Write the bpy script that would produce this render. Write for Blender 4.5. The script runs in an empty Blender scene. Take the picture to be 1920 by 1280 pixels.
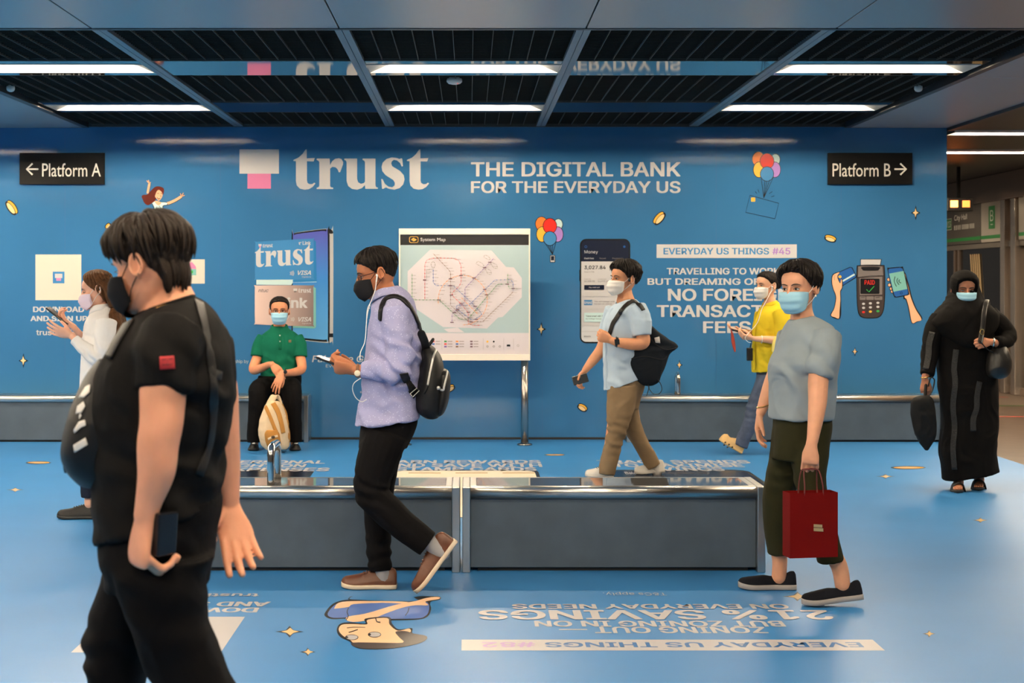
import bpy, bmesh, math, random, mathutils, mathutils.geometry
import numpy as np
from mathutils import Vector, Matrix
from mathutils.bvhtree import BVHTree

# ------------------------------------------------------------------ camera, world, exposure
F, CX, CY, H = 2800.0, 880.0, 534.0, 1.52      # focal length (px), vanishing point, eye height
scene = bpy.context.scene
col = scene.collection
cam_d = bpy.data.cameras.new('camera')
cam = bpy.data.objects.new('camera', cam_d); col.objects.link(cam)
cam.location = (0, 0, H); cam.rotation_euler = (math.radians(90), 0, 0)
cam_d.sensor_width = 36; cam_d.lens = F / 1920 * 36
cam_d.shift_x = (960 - CX) / 1920; cam_d.shift_y = -(640 - CY) / 1920
cam_d.clip_start = .05; cam_d.clip_end = 200
cam_d.dof.use_dof = True; cam_d.dof.focus_distance = 8.2; cam_d.dof.aperture_fstop = 5.6
scene.camera = cam
vs = scene.view_settings
scene.display_settings.display_device = 'sRGB'
vs.view_transform = 'Standard'; vs.look = 'None'; vs.gamma = 1; vs.exposure = 0.70
vs.use_curve_mapping = False
try:
    scene.cycles.use_denoising = True
    scene.cycles.max_bounces = 8
    scene.cycles.sample_clamp_indirect = 6
except Exception:
    pass
world = bpy.data.worlds.new('world'); scene.world = world; world.use_nodes = True
world.node_tree.nodes['Background'].inputs[0].default_value = (1, .95, .9, 1)
world.node_tree.nodes['Background'].inputs[1].default_value = .05
LAMP_POWER = 240.0
LAMP_COL = (1.0, .81, .57)

# ------------------------------------------------------------------ materials
MATS = {}
def srgb(r, g, b):
    f = lambda c: ((c/255 + .055)/1.055)**2.4 if c/255 > .04045 else c/255/12.92
    return (f(r), f(g), f(b))
def mat(name, c, rough=.6, metal=0, spec=.5, bump=0, bscale=200, vary=0, vscale=3, emit=0, sss=0, coat=0,
        stretch=None, aniso=0, sheen=0, alpha=1):
    if name in MATS: return MATS[name]
    m = bpy.data.materials.new(name); m.use_nodes = True
    nt = m.node_tree; b = nt.nodes['Principled BSDF']
    b.inputs['Base Color'].default_value = (*c, 1)
    b.inputs['Roughness'].default_value = rough
    b.inputs['Metallic'].default_value = metal
    b.inputs['Specular IOR Level'].default_value = spec
    if coat: b.inputs['Coat Weight'].default_value = coat; b.inputs['Coat Roughness'].default_value = .05
    if sheen: b.inputs['Sheen Weight'].default_value = sheen
    if sss:
        b.inputs['Subsurface Weight'].default_value = sss
        b.inputs['Subsurface Radius'].default_value = (.012, .005, .003)
        b.inputs['Subsurface Scale'].default_value = 1
    if emit:
        b.inputs['Emission Color'].default_value = (*c, 1); b.inputs['Emission Strength'].default_value = emit
    if alpha < 1: b.inputs['Alpha'].default_value = alpha
    tc = None
    def coords(sc):
        nonlocal tc
        if tc is None: tc = nt.nodes.new('ShaderNodeTexCoord')
        mp = nt.nodes.new('ShaderNodeMapping'); nt.links.new(tc.outputs['Object'], mp.inputs[0])
        mp.inputs['Scale'].default_value = sc
        return mp.outputs[0]
    if vary:
        n = nt.nodes.new('ShaderNodeTexNoise'); n.inputs['Scale'].default_value = vscale; n.inputs['Detail'].default_value = 5
        nt.links.new(coords((1, 1, 1)), n.inputs['Vector'])
        r = nt.nodes.new('ShaderNodeValToRGB')
        r.color_ramp.elements[0].position = .3; r.color_ramp.elements[1].position = .7
        r.color_ramp.elements[0].color = (*[x*(1-vary) for x in c], 1)
        r.color_ramp.elements[1].color = (*[min(1, x*(1+vary)) for x in c], 1)
        nt.links.new(n.outputs['Fac'], r.inputs[0]); nt.links.new(r.outputs[0], b.inputs['Base Color'])
    if bump:
        n = nt.nodes.new('ShaderNodeTexNoise'); n.inputs['Scale'].default_value = bscale; n.inputs['Detail'].default_value = 4
        nt.links.new(coords(stretch or (1, 1, 1)), n.inputs['Vector'])
        bp = nt.nodes.new('ShaderNodeBump'); bp.inputs['Strength'].default_value = bump; bp.inputs['Distance'].default_value = .01
        nt.links.new(n.outputs['Fac'], bp.inputs['Height']); nt.links.new(bp.outputs[0], b.inputs['Normal'])
    MATS[name] = m
    return m

def px(x, y, Y):                      # a point of the picture at depth Y
    return Vector(((x - CX)*Y/F, Y, H - (y - CY)*Y/F))
def pf(x, y):                         # a point of the picture on the floor
    Y = F*H/(y - CY)
    return ((x - CX)*Y/F, Y)

# ------------------------------------------------------------------ object helpers
def tag(o, label=None, cat=None, group=None, kind=None):
    if label: o['label'] = label
    if cat: o['category'] = cat
    if group: o['group'] = group
    if kind: o['kind'] = kind
    return o
def empty(name, loc, label=None, cat=None, group=None):
    o = bpy.data.objects.new(name, None); col.objects.link(o); o.location = loc
    o.empty_display_size = .1
    return tag(o, label, cat, group)
def world_of(o):
    m = Matrix.Identity(4)
    while o: m = (Matrix.Translation(o.location) @ o.rotation_euler.to_matrix().to_4x4()) @ m; o = o.parent
    return m
def link_mesh(name, verts, faces, mats, parent=None, smooth=True, fmats=None, label=None):
    """one mesh object; verts are world coordinates, stored relative to the parent"""
    me = bpy.data.meshes.new(name)
    inv = world_of(parent).inverted() if parent else Matrix.Identity(4)
    me.from_pydata([inv @ Vector(v) for v in verts], [], faces)
    if not isinstance(mats, (list, tuple)): mats = [mats]
    for m in mats: me.materials.append(m)
    if fmats: me.polygons.foreach_set('material_index', fmats)
    if smooth: me.polygons.foreach_set('use_smooth', [True]*len(me.polygons))
    me.update()
    o = bpy.data.objects.new(name, me); col.objects.link(o)
    if parent: o.parent = parent
    if label: o['label'] = label
    return o
class MB:
    """collects boxes, tubes and lofts for ONE mesh"""
    def __init__(s, flat=0): s.v = []; s.f = []; s.m = []; s.flat = flat
    def add(s, v, f, mi=0):
        n = len(s.v); s.v += [tuple(p) for p in v]; s.f += [tuple(i+n for i in q) for q in f]; s.m += [mi]*len(f); return s
    def box(s, x0, x1, y0, y1, z0, z1, mi=0):
        v = [(x, y, z) for z in (z0, z1) for y in (y0, y1) for x in (x0, x1)]
        return s.add(v, [(0,2,3,1), (4,5,7,6), (0,1,5,4), (2,6,7,3), (0,4,6,2), (1,3,7,5)], mi)
    def obox(s, c, ax, ay, az, mi=0):                        # oriented box, half axes
        c, ax, ay, az = map(Vector, (c, ax, ay, az))
        v = [c + ax*i + ay*j + az*k for k in (-1, 1) for j in (-1, 1) for i in (-1, 1)]
        return s.add(v, [(0,2,3,1), (4,5,7,6), (0,1,5,4), (2,6,7,3), (0,4,6,2), (1,3,7,5)], mi)
    def rings(s, R, closed_ring=True, cap=True, mi=0):
        n = len(R[0]); v = [p for r in R for p in r]; f = []
        for i in range(len(R)-1):
            for j in range(n if closed_ring else n-1):
                a = i*n+j; b = i*n+(j+1) % n
                f.append((a, b, b+n, a+n))
        if cap:
            c0 = sum((Vector(p) for p in R[0]), Vector())/n; c1 = sum((Vector(p) for p in R[-1]), Vector())/n
            v += [c0, c1]; k = len(v)
            for j in range(n):
                f.append((k-2, (j+1) % n, j)); b = (len(R)-1)*n
                f.append((k-1, b+j, b+(j+1) % n))
        return s.add(v, f, mi)
    def tube(s, pts, rad, n=14, sub=4, ref=None, mi=0, cap=True, roundcap=True):
        """tube along pts; rad = one value, a list, or a list of (ra, rb) with ra along ref"""
        P = [Vector(p) for p in pts]
        if not isinstance(rad, (list, tuple)): rad = [rad]*len(P)
        rad = [(r, r) if not isinstance(r, (list, tuple)) else r for r in rad]
        if sub > 1 and len(P) > 2:
            P, rad = crom(P, rad, sub)
        if roundcap and not s.flat:
            def capring(p, d, r, first):
                out = [(p + d*(max(r)*k), (r[0]*w, r[1]*w)) for k, w in ((.45, .86), (.8, .55), (.97, .2))]
                return out[::-1] if first else out
            d0 = (P[0]-P[1]).normalized(); d1 = (P[-1]-P[-2]).normalized()
            a = capring(P[0], d0, rad[0], True); b = capring(P[-1], d1, rad[-1], False)
            P = [q[0] for q in a] + P + [q[0] for q in b]; rad = [q[1] for q in a] + rad + [q[1] for q in b]
        R = []; rf = Vector(ref) if ref is not None else None
        if rf is None:
            t = (P[1]-P[0]).normalized(); rf = Vector((0, 0, 1)) if abs(t.z) < .8 else Vector((0, 1, 0))
        for i, p in enumerate(P):
            t = (P[min(i+1, len(P)-1)] - P[max(i-1, 0)])
            t = t.normalized() if t.length > 1e-9 else Vector((0, 0, 1))
            u = rf - t*rf.dot(t)
            u = u.normalized() if u.length > 1e-6 else t.orthogonal().normalized()
            if ref is None: rf = u
            w = t.cross(u)
            R.append([p + u*(rad[i][0]*math.cos(a)) + w*(rad[i][1]*math.sin(a)) for a in (2*math.pi*k/n for k in range(n))])
        return s.rings(R, cap=cap, mi=mi)
    def ball(s, c, r, n=16, axes=None, mi=0):
        r = r if isinstance(r, (list, tuple)) else (r, r, r); c = Vector(c)
        A = axes or (Vector((1, 0, 0)), Vector((0, 1, 0)), Vector((0, 0, 1)))
        R = []
        for i in range(1, n):
            th = math.pi*i/n
            R.append([c + A[0]*(r[0]*math.sin(th)*math.cos(a)) + A[1]*(r[1]*math.sin(th)*math.sin(a)) - A[2]*(r[2]*math.cos(th)) for a in (2*math.pi*k/(2*n) for k in range(2*n))])
        return s.rings(R, mi=mi)
    def build(s, name, mats, parent=None, smooth=True, bevel=0, label=None, solid=0, sub=0):
        o = link_mesh(name, s.v, s.f, mats, parent, smooth, s.m if isinstance(mats, (list, tuple)) else None, label)
        if solid:
            md = o.modifiers.new('s', 'SOLIDIFY'); md.thickness = solid; md.offset = 0
        if sub:
            md = o.modifiers.new('d', 'SUBSURF'); md.levels = md.render_levels = sub
        if bevel:
            md = o.modifiers.new('b', 'BEVEL'); md.width = bevel; md.segments = 3; md.limit_method = 'ANGLE'; md.angle_limit = .6
            md.harden_normals = False
            apply_mods(o)
            bm = bmesh.new(); bm.from_mesh(o.data)
            for e in bm.edges:
                if len(e.link_faces) == 2 and e.calc_face_angle(0) > .7: e.smooth = False
            bm.to_mesh(o.data); bm.free()
        elif solid or sub: apply_mods(o)
        return o
def apply_mods(o):
    bpy.context.view_layer.update()
    dg = bpy.context.evaluated_depsgraph_get()
    me = bpy.data.meshes.new_from_object(o.evaluated_get(dg), depsgraph=dg)
    o.modifiers.clear(); old = o.data; o.data = me; me.name = o.name
    bpy.data.meshes.remove(old)
    return o
def crom(P, rad, sub):
    Q = []; Rr = []
    n = len(P)
    for i in range(n-1):
        p0 = P[max(i-1, 0)]; p1 = P[i]; p2 = P[i+1]; p3 = P[min(i+2, n-1)]
        r0 = rad[max(i-1, 0)]; r1 = rad[i]; r2 = rad[i+1]; r3 = rad[min(i+2, n-1)]
        for k in range(sub):
            t = k/sub
            f = lambda a, b, c, d: .5*(2*b + (c-a)*t + (2*a-5*b+4*c-d)*t*t + (3*b-a-3*c+d)*t**3)
            Q.append(f(p0, p1, p2, p3)); Rr.append(tuple(max(.0005, f(*q)) for q in zip(r0, r1, r2, r3)))
    Q.append(P[-1]); Rr.append(rad[-1])
    return Q, Rr
def cr2(pts, n=5, closed=True):
    """smooth 2-D curve through points"""
    out = []; N = len(pts)
    for i in range(N if closed else N-1):
        g = (lambda j: pts[j % N]) if closed else (lambda j: pts[min(max(j, 0), N-1)])
        p = [g(i-1), g(i), g(i+1), g(i+2)]
        for k in range(n):
            t = k/n
            out.append(tuple(.5*(2*p[1][a] + (p[2][a]-p[0][a])*t + (2*p[0][a]-5*p[1][a]+4*p[2][a]-p[3][a])*t*t + (3*p[1][a]-p[0][a]-3*p[2][a]+p[3][a])*t**3) for a in (0, 1)))
    if not closed: out.append(tuple(pts[-1]))
    return out

# ------------------------------------------------------------------ flat print (vinyl graphics, screens, signs)
_txt = {}
try:                                   # Blender's own bundled sans face, where it has one
    import os
    SANS = bpy.data.fonts.load(os.path.join(bpy.utils.system_resource('DATAFILES'), 'fonts', 'Inter.woff2'))
except Exception:
    SANS = None
def text_polys(s, bold=0, shear=0, spacing=1, face=1):
    key = (s, bold, shear, spacing, face)
    if key in _txt: return _txt[key]
    c = bpy.data.curves.new('t', 'FONT'); c.body = s; c.offset = bold; c.shear = shear; c.space_character = spacing
    if face and SANS is not None: c.font = SANS
    c.resolution_u = 3; c.dimensions = '2D'; c.fill_mode = 'NONE'
    o = bpy.data.objects.new('t', c); col.objects.link(o)
    bpy.context.view_layer.update()
    dg = bpy.context.evaluated_depsgraph_get()
    me = bpy.data.meshes.new_from_object(o.evaluated_get(dg), depsgraph=dg)
    v = [(p.co.x, p.co.y) for p in me.vertices]; nxt = {}
    for e in me.edges: nxt.setdefault(e.vertices[0], []).append(e.vertices[1]); nxt.setdefault(e.vertices[1], []).append(e.vertices[0])
    bpy.data.objects.remove(o); bpy.data.curves.remove(c); bpy.data.meshes.remove(me)
    loops = []; seen = set()
    for i in range(len(v)):                       # contours, in the order of their points
        if i in seen or i not in nxt: continue
        L = [i]; seen.add(i); cur = i
        while True:
            q = [k for k in sorted(nxt[cur], key=lambda k: (k != cur+1, k)) if k not in seen]
            if not q: break
            cur = q[0]; seen.add(cur); L.append(cur)
        if len(L) > 2: loops.append(L)
    area = lambda L: .5*sum(v[L[k]][0]*v[L[(k+1) % len(L)]][1] - v[L[(k+1) % len(L)]][0]*v[L[k]][1] for k in range(len(L)))
    A = [area(L) for L in loops]; sg = 1 if A[max(range(len(A)), key=lambda k: abs(A[k]))] > 0 else -1
    def inside(p, L):
        c_ = False
        for k in range(len(L)):
            x1, y1 = v[L[k]]; x2, y2 = v[L[(k+1) % len(L)]]
            if (y1 > p[1]) != (y2 > p[1]) and p[0] < (x2-x1)*(p[1]-y1)/(y2-y1)+x1: c_ = not c_
        return c_
    outs = [k for k in range(len(loops)) if A[k]*sg > 0]; holes = {k: [] for k in outs}
    for k in range(len(loops)):
        if k in holes: continue
        c_ = [q for q in outs if inside(v[loops[k][0]], loops[q])]
        if c_: holes[min(c_, key=lambda q: abs(A[q]))].append(k)
    f = []; lay = [0]*len(v)
    for n_, k in enumerate(outs):
        idx = list(loops[k]); polys = [[Vector((*v[i], 0)) for i in loops[k]]]
        for h in holes[k]: polys.append([Vector((*v[i], 0)) for i in loops[h]]); idx += loops[h]
        for i in idx: lay[i] = n_ % 3
        f += [tuple(idx[i] for i in t) for t in mathutils.geometry.tessellate_polygon(polys)]
    x0 = min(p[0] for p in v); x1 = max(p[0] for p in v); y0 = min(p[1] for p in v); y1 = max(p[1] for p in v)
    v = [((p[0]-x0)/(x1-x0), (p[1]-y0)/max(1e-6, y1-y0), l) for p, l in zip(v, lay)]
    _txt[key] = (v, f, (x1-x0)/(y1-y0))
    return _txt[key]
class G:
    """a flat print made of filled shapes; `fn(x, y, layer)` puts it on its surface"""
    def __init__(s, fn): s.fn = fn; s.v = []; s.f = []; s.m = []; s.mats = []; s.l = 1.0
    def _mi(s, m):
        if m not in s.mats: s.mats.append(m)
        return s.mats.index(m)
    def poly(s, pts, m, layer=None):
        if layer is None: s.l += 1; layer = s.l
        n = len(s.v); s.v += [s.fn(p[0], p[1], layer) for p in pts]
        s.f.append(tuple(range(n, n+len(pts)))); s.m.append(s._mi(m)); return s
    def rect(s, x0, y0, x1, y1, m, r=0):
        if r:
            pts = []
            for cx, cy, a0 in ((x1-r, y0+r, -90), (x1-r, y1-r, 0), (x0+r, y1-r, 90), (x0+r, y0+r, 180)):
                pts += [(cx + r*math.cos(math.radians(a0+a)), cy + r*math.sin(math.radians(a0+a))) for a in range(0, 91, 18)]
            return s.poly(pts, m)
        return s.poly([(x0, y0), (x1, y0), (x1, y1), (x0, y1)], m)
    def ell(s, cx, cy, rx, ry, m, rot=0, n=24):
        c, d = math.cos(rot), math.sin(rot)
        return s.poly([(cx + rx*math.cos(a)*c - ry*math.sin(a)*d, cy + rx*math.cos(a)*d + ry*math.sin(a)*c) for a in (2*math.pi*k/n for k in range(n))], m)
    def line(s, pts, w, m, closed=False, layer=None):
        if layer is None: s.l += 1; layer = s.l
        if closed: pts = list(pts) + [pts[0]]
        mi = s._mi(m)
        N = len(pts); off = []
        for i in range(N):
            a = pts[max(i-1, 0)] if not (closed and i == 0) else pts[-2]
            b = pts[min(i+1, N-1)] if not (closed and i == N-1) else pts[1]
            dx, dy = b[0]-a[0], b[1]-a[1]; L = math.hypot(dx, dy) or 1
            ww = w[i] if isinstance(w, (list, tuple)) else w
            off.append((-dy/L*ww/2, dx/L*ww/2))
        n = len(s.v)
        for p, q in zip(pts, off):
            s.v.append(s.fn(p[0]+q[0], p[1]+q[1], layer)); s.v.append(s.fn(p[0]-q[0], p[1]-q[1], layer))
        for i in range(N-1):
            s.f.append((n+2*i, n+2*i+1, n+2*i+3, n+2*i+2)); s.m.append(mi)
        return s
    def text(s, t, x0, y0, x1, y1, m, bold=0, shear=0, spacing=1, layer=None, face=1):
        """fits the text into the box; (x0,y1) is its lower left corner in the picture's sense"""
        if layer is None: s.l += 1; layer = s.l
        v, f, asp = text_polys(t, 0, shear, spacing, face); mi = s._mi(m)
        # heavier weight: the glyphs are laid down again a hair's breadth to each side
        bx = bold*1.3/asp if bold else 0; by = bold*.7 if bold else 0
        sh = [(0, 0)] + ([(q*bx, r*by) for q, r in ((-1, 0), (1, 0), (-.5, 0), (.5, 0), (-.8, 1), (.8, 1), (-.8, -1), (.8, -1), (0, 1), (0, -1))] if bold else [])
        for ox, oy in sh:
            n = len(s.v); layer += .36
            s.v += [s.fn(x0 + (bx+(p[0]+ox)*(1-2*bx))*(x1-x0), y1 + (by+(p[1]+oy)*(1-2*by))*(y0-y1), layer + .12*p[2]) for p in v]
            s.f += [tuple(i+n for i in q) for q in f]; s.m += [mi]*len(f)
        s.l = max(s.l, layer) + 1
        return s
    def build(s, name, parent=None, label=None):
        return link_mesh(name, s.v, s.f, s.mats, parent, False, s.m, label)
# ================================================================== THE STATION HALL
YW, ZC = 14.70, 3.085            # feature wall, ceiling height
WHITE = (.80, .77, .74)
M_blue = mat('wall_vinyl_blue', (.036, .150, .325), rough=.07, spec=.55, bump=.008, bscale=14, stretch=(1, 1, .35), vary=.05, vscale=.8)
M_floor = mat('floor_vinyl_blue', (.033, .200, .49), rough=.42, spec=.48, bump=.03, bscale=120, vary=.06, vscale=1.2)
M_print = mat('print_white', (.55, .54, .55), rough=.18, spec=.5)
M_fprint = mat('floor_print_white', (.50, .48, .50), rough=.35)
M_steel = mat('brushed_steel', (.55, .53, .50), rough=.28, metal=1, bump=.02, bscale=60, stretch=(1, 20, 20))
M_steel2 = mat('polished_steel_panel', (.36, .39, .42), rough=.2, metal=1, bump=.015, bscale=6)
M_trough = mat('mirror_trough', (.30, .31, .32), rough=.045, metal=1)
M_cpanel = mat('ceiling_panel_grey', (.45, .45, .46), rough=.33, metal=.8, bump=.02, bscale=5)
M_cside = mat('ceiling_panel_pale', (.36, .36, .38), rough=.4, metal=.3)
M_grille = mat('grille_black', (.020, .018, .015), rough=.7, spec=.15)
M_gbar = mat('grille_bar', (.06, .057, .053), rough=.6, spec=.2)
M_strip = mat('ceiling_strip', (.22, .26, .29), rough=.4, metal=.6)
M_granite = mat('polished_granite', (.10, .095, .09), rough=.035, spec=.9, vary=.35, vscale=160)
M_bench = mat('bench_panel_grey', (.054, .078, .105), rough=.5, vary=.12, vscale=7)
M_dark = mat('dark_gap', (.012, .012, .014), rough=.7)
M_signblk = mat('sign_black', (.004, .004, .0043), rough=.5, spec=.15)
M_signtxt = mat('sign_text', (.78, .74, .66), rough=.4)
M_brown = mat('tile_brown', (.085, .056, .04), rough=.35, vary=.2, vscale=5)
M_pbrown = mat('platform_steel_brown', (.28, .205, .155), rough=.3, metal=.5)
M_glassd = mat('dark_glass', (.012, .011, .010), rough=.06, spec=.6)

# floor: blue vinyl field, edge at x = 4.70; brown platform tiles beyond
fl = MB(); fl.box(-9, 4.69, -3, 15.2, -.12, 0)
floor = tag(fl.build('floor', M_floor, smooth=False), kind='structure')
pf_ = MB(); pf_.box(4.69, 9.5, -3, 34, -.12, -.001)
platform = tag(pf_.build('floor_platform', M_brown, smooth=False), kind='structure')
g = G(lambda x, y, l: (x, y, .0003*l))
for (Y0, Y1, m) in ((18.9, 21.6, mat('tile_grey_brown', (.13, .095, .07), rough=.4)),):
    g.rect(4.75, Y0, 7.5, Y1, m)
for X0, Y0, X1, Y1, c in ((5.6, 17.2, 7.3, 17.26, (.5, .05, .03)), (5.6, 18.75, 7.3, 18.83, (.05, .12, .03)), (5.7, 20.2, 7.3, 20.26, (.5, .05, .03)), (5.4, 20.9, 7.4, 20.95, (.5, .07, .04))):
    g.rect(X0, Y0, X1, Y1, mat('floor_line_%.2f' % c[1], c, rough=.5))
g.build('queue_lines', platform)

# feature wall
wl = MB(); wl.box(-9, 4.70, YW, YW+.35, 0, ZC)
wall = tag(wl.build('wall_back', M_blue, smooth=False), kind='structure')
bb = MB(); bb.box(-9, 4.70, YW-.012, YW, 0.0, .022)
tag(bb.build('baseboard_back', M_dark, smooth=False), kind='structure')
sm = MB()
for X in (-3.98, -2.45, -.70, .72, 2.43, 3.66): sm.box(X-.0015, X+.0015, YW-.0005, YW+.001, .02, ZC)
sm.build('panel_joint', mat('joint_blue', (.02, .09, .24), rough=.3), wall, smooth=False)

# ceiling: one structure with its trays, grilles and strips as parts
XS = [-3.75, -2.265, -.78, .70, 2.20, 3.69]
ROWS = [10.80, 13.18]                       # lamp troughs over the passage
BACK = [5.6, 3.2, .8]                       # the same behind the camera's plane
cl = MB(); cl.box(-9, 9.5, -3, 34, ZC+.16, ZC+.22)
ceiling = tag(cl.build('ceiling', M_grille, smooth=False), kind='structure')
# grey panels in front of the first grille and to both sides
for X0, X1 in zip([-9]+XS, XS+[4.73]):
    b = MB(); b.box(X0+.004, X1-.004, 6.55, 8.95, ZC-.03, ZC+.15); b.build('ceiling_panel', M_cpanel, ceiling, smooth=False, bevel=.004)
for X0, X1 in ((-9, -3.80), (3.745, 4.73)):
    for Y0, Y1 in ((8.97, 11.15), (11.16, 14.69)):
        b = MB(); b.box(X0, X1, Y0, Y1, ZC-.02, ZC+.15); b.build('side_panel', M_cside, ceiling, smooth=False, bevel=.004)
b = MB(); b.box(4.70, 4.76, 8.97, 14.7, ZC-.05, ZC+.15); b.box(-3.80, -3.74, 8.95, 14.69, ZC-.02, ZC+.1); b.box(3.69, 3.745, 8.95, 14.69, ZC-.02, ZC+.1)
b.box(-3.8, 3.745, 8.94, 8.985, ZC-.034, ZC+.1); b.box(-9, 4.7, 14.655, 14.70, ZC-.012, ZC+.1)
b.build('edge_trim', mat('ceiling_edge', (.035, .035, .038), rough=.4), ceiling, smooth=False)
for X in XS[1:-1]:
    for s in (-1, 1):
        b = MB(); b.box(X+s*.0235-.0215, X+s*.0235+.0215, 8.985, 14.655, ZC-.008, ZC+.06)
        b.build('grid_strip', M_strip, ceiling, smooth=False)
def bands(rows, lo, hi, tw=.36):
    e = [lo]
    for r in sorted(rows): e += [r-tw, r+tw]
    e.append(hi); return [(e[i], e[i+1]) for i in range(0, len(e), 2)]
def grille(x0, x1, y0, y1, parent=ceiling):
    b = MB(); n = 11
    for i in range(1, n): 
        x = x0 + (x1-x0)*i/n; b.box(x-.0025, x+.0025, y0, y1, ZC+.004, ZC+.045)
    k = int((y1-y0)/.055)
    for i in range(k):
        y = y0 + (y1-y0)*(i+.5)/k; b.box(x0, x1, y-.004, y+.004, ZC+.014, ZC+.05, 1)
    b.box(x0, x1, y0-.001, y0+.012, ZC, ZC+.06); b.box(x0, x1, y1-.012, y1+.001, ZC, ZC+.06)
    b.build('grille', [M_gbar, M_grille], parent, smooth=False)
def trough(x0, x1, y, lamp, tw=.36):
    """polished tray between two strips; with an opening where a lamp sits"""
    b = MB(); z0, z1 = ZC, ZC+.012
    if not lamp: b.box(x0, x1, y-tw+.012, y+tw-.012, z0, z1)
    else:
        ly0, ly1, lx0, lx1 = lamp
        b.box(x0, x1, y-tw+.012, ly0, z0, z1); b.box(x0, x1, ly1, y+tw-.012, z0, z1)
        b.box(x0, lx0, ly0, ly1, z0, z1); b.box(lx1, x1, ly0, ly1, z0, z1)
    b.build('trough', M_trough, ceiling, smooth=False)
M_lamp = mat('lamp_diffuser', LAMP_COL, rough=.5, emit=LAMP_POWER)
M_lampbox = mat('lamp_reflector', (.50, .50, .50), rough=.5)
def ceiling_light(x0, x1, y0, y1, label, group=None, z=ZC):
    t = empty('ceiling_light', ((x0+x1)/2, (y0+y1)/2, z), label, 'ceiling light', group)
    dz = .075
    b = MB(); w = .006; q = .05
    for ya, yb in ((y0, y0+q), (y1, y1-q)):                          # sloping side reflectors
        v = [(x, y, zz) for x in (x0, x1) for y, zz in ((ya, z-.004), (ya, z+dz), (yb, z+dz), (ya+(w if yb > ya else -w), z-.004))]
        b.add(v, [(0, 1, 2, 3), (7, 6, 5, 4), (0, 4, 5, 1), (1, 5, 6, 2), (2, 6, 7, 3), (3, 7, 4, 0)])
    b.box(x0, x1, y0, y1, z+dz, z+dz+.01)
    b.build('reflector', M_lampbox, t, smooth=False)
    for xa, xb in ((x0, x0+.17), (x1, x1-.17)):
        b = MB(); v = [(xa, y, z+zz) for y in (y0+w, y1-w) for zz in (-.004, dz)] + [(xb, y, z+zz) for y in (y0+w, y1-w) for zz in (dz-.012, dz)]
        b.add(v, [(0, 2, 3, 1), (4, 5, 7, 6), (0, 4, 6, 2), (1, 3, 7, 5), (0, 1, 5, 4), (2, 6, 7, 3)]); b.build('end_reflector', mat('lamp_end', (.10, .11, .12), rough=.3), t, smooth=False)
    b = MB(); ym = (y0+y1)/2; b.tube([(x0+.15, ym, z+.045), (x1-.15, ym, z+.045)], .016, n=10, roundcap=False)
    b.build('tube', M_lamp, t)
    return t
lampbays = {0: 'left', 2: 'middle', 4: 'right'}
for r, Y in enumerate(ROWS):
    for i in range(5):
        x0, x1 = XS[i]+.045, XS[i+1]-.045
        if i in lampbays:
            lx0, lx1 = (x0+x1)/2-.69, (x0+x1)/2+.69
            a = (Y-.20, Y+.20)
            ceiling_light(lx0, lx1, *a, 'long white ceiling lamp, %s one of the row %s' % (lampbays[i], ('further from the blue wall' if r == 0 else 'nearest the blue wall')), 'lamps of the passage ceiling')
            trough(x0, x1, Y, (*a, lx0, lx1))
        else: trough(x0, x1, Y, None)
for Y0, Y1 in bands(ROWS, 8.985, 14.655):
    for i in range(5): grille(XS[i]+.045, XS[i+1]-.045, Y0, Y1)
for i, Y in enumerate(BACK):                       # ceiling over and behind the photographer: same lamps, plain panels between
    for X in (-3.0, -.04, 2.95)[:(3 if Y != 3.2 else 2)]:
        ceiling_light(X-.69, X+.69, Y-.2, Y+.2, 'long white ceiling lamp over the near part of the hall', 'lamps over the near part of the hall', ZC)
for X0, X1 in ((-9, -3.69), (-2.31, -.73), (.65, 2.26), (3.64, 4.73)):
    b = MB(); b.box(X0, X1, -3, 6.53, ZC, ZC+.15); b.build('ceiling_panel', M_cside, ceiling, smooth=False)
for X0, X1 in ((-3.69, -2.31), (-.73, .65), (2.26, 3.64)):
    e = [-3.0]
    for Y in sorted(BACK): e += [Y-.2, Y+.2]
    e.append(6.53)
    for k in range(0, len(e), 2):
        b = MB(); b.box(X0, X1, e[k], e[k+1], ZC, ZC+.15); b.build('ceiling_panel', M_cside, ceiling, smooth=False)
for X in (-5.15, -6.9):                            # the hall goes on to the left of the picture
    for Y in (3.2, 5.6, 8.2, 10.8, 13.18):
        ceiling_light(X-.69, X+.69, Y-.2, Y+.2, 'long white ceiling lamp over the left part of the hall', 'lamps over the left part of the hall', ZC-.12)
# platform-side lamps
for Y, x0, s in ((15.45, 4.98, 'nearer'), (17.65, 4.98, 'farther')):
    ceiling_light(x0, x0+2.4, Y-.13, Y+.13, 'long white lamp over the platform beyond the wall end, %s one' % s, 'lamps over the platform')
for Y in (19.4, 21.4, 23.4):  # lamps added out of sight behind the wall to brighten the platform
    ceiling_light(4.85, 6.0, Y-.15, Y+.15, 'added lamp brightening the platform, hidden behind the wall end', 'lamps over the platform', ZC-.12)
for Y in (9.2, 10.4, 11.6, 12.9, 14.1):  # extra lamps outside the view, added to light the platform side
    ceiling_light(5.7, 7.3, Y-.15, Y+.15, 'added unseen lamp brightening the platform, right of the hall', 'lamps over the platform', ZC-.03)
b = MB(); b.box(4.76, 7.7, 8.97, 15.3, ZC+.02, ZC+.15); b.box(4.76, 7.7, 15.62, 17.5, ZC+.02, ZC+.15); b.box(4.76, 7.7, 17.82, 34, ZC+.02, ZC+.15)
b.build('platform_ceiling', mat('platform_ceiling', (.03, .025, .02), rough=.4), ceiling, smooth=False)
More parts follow.
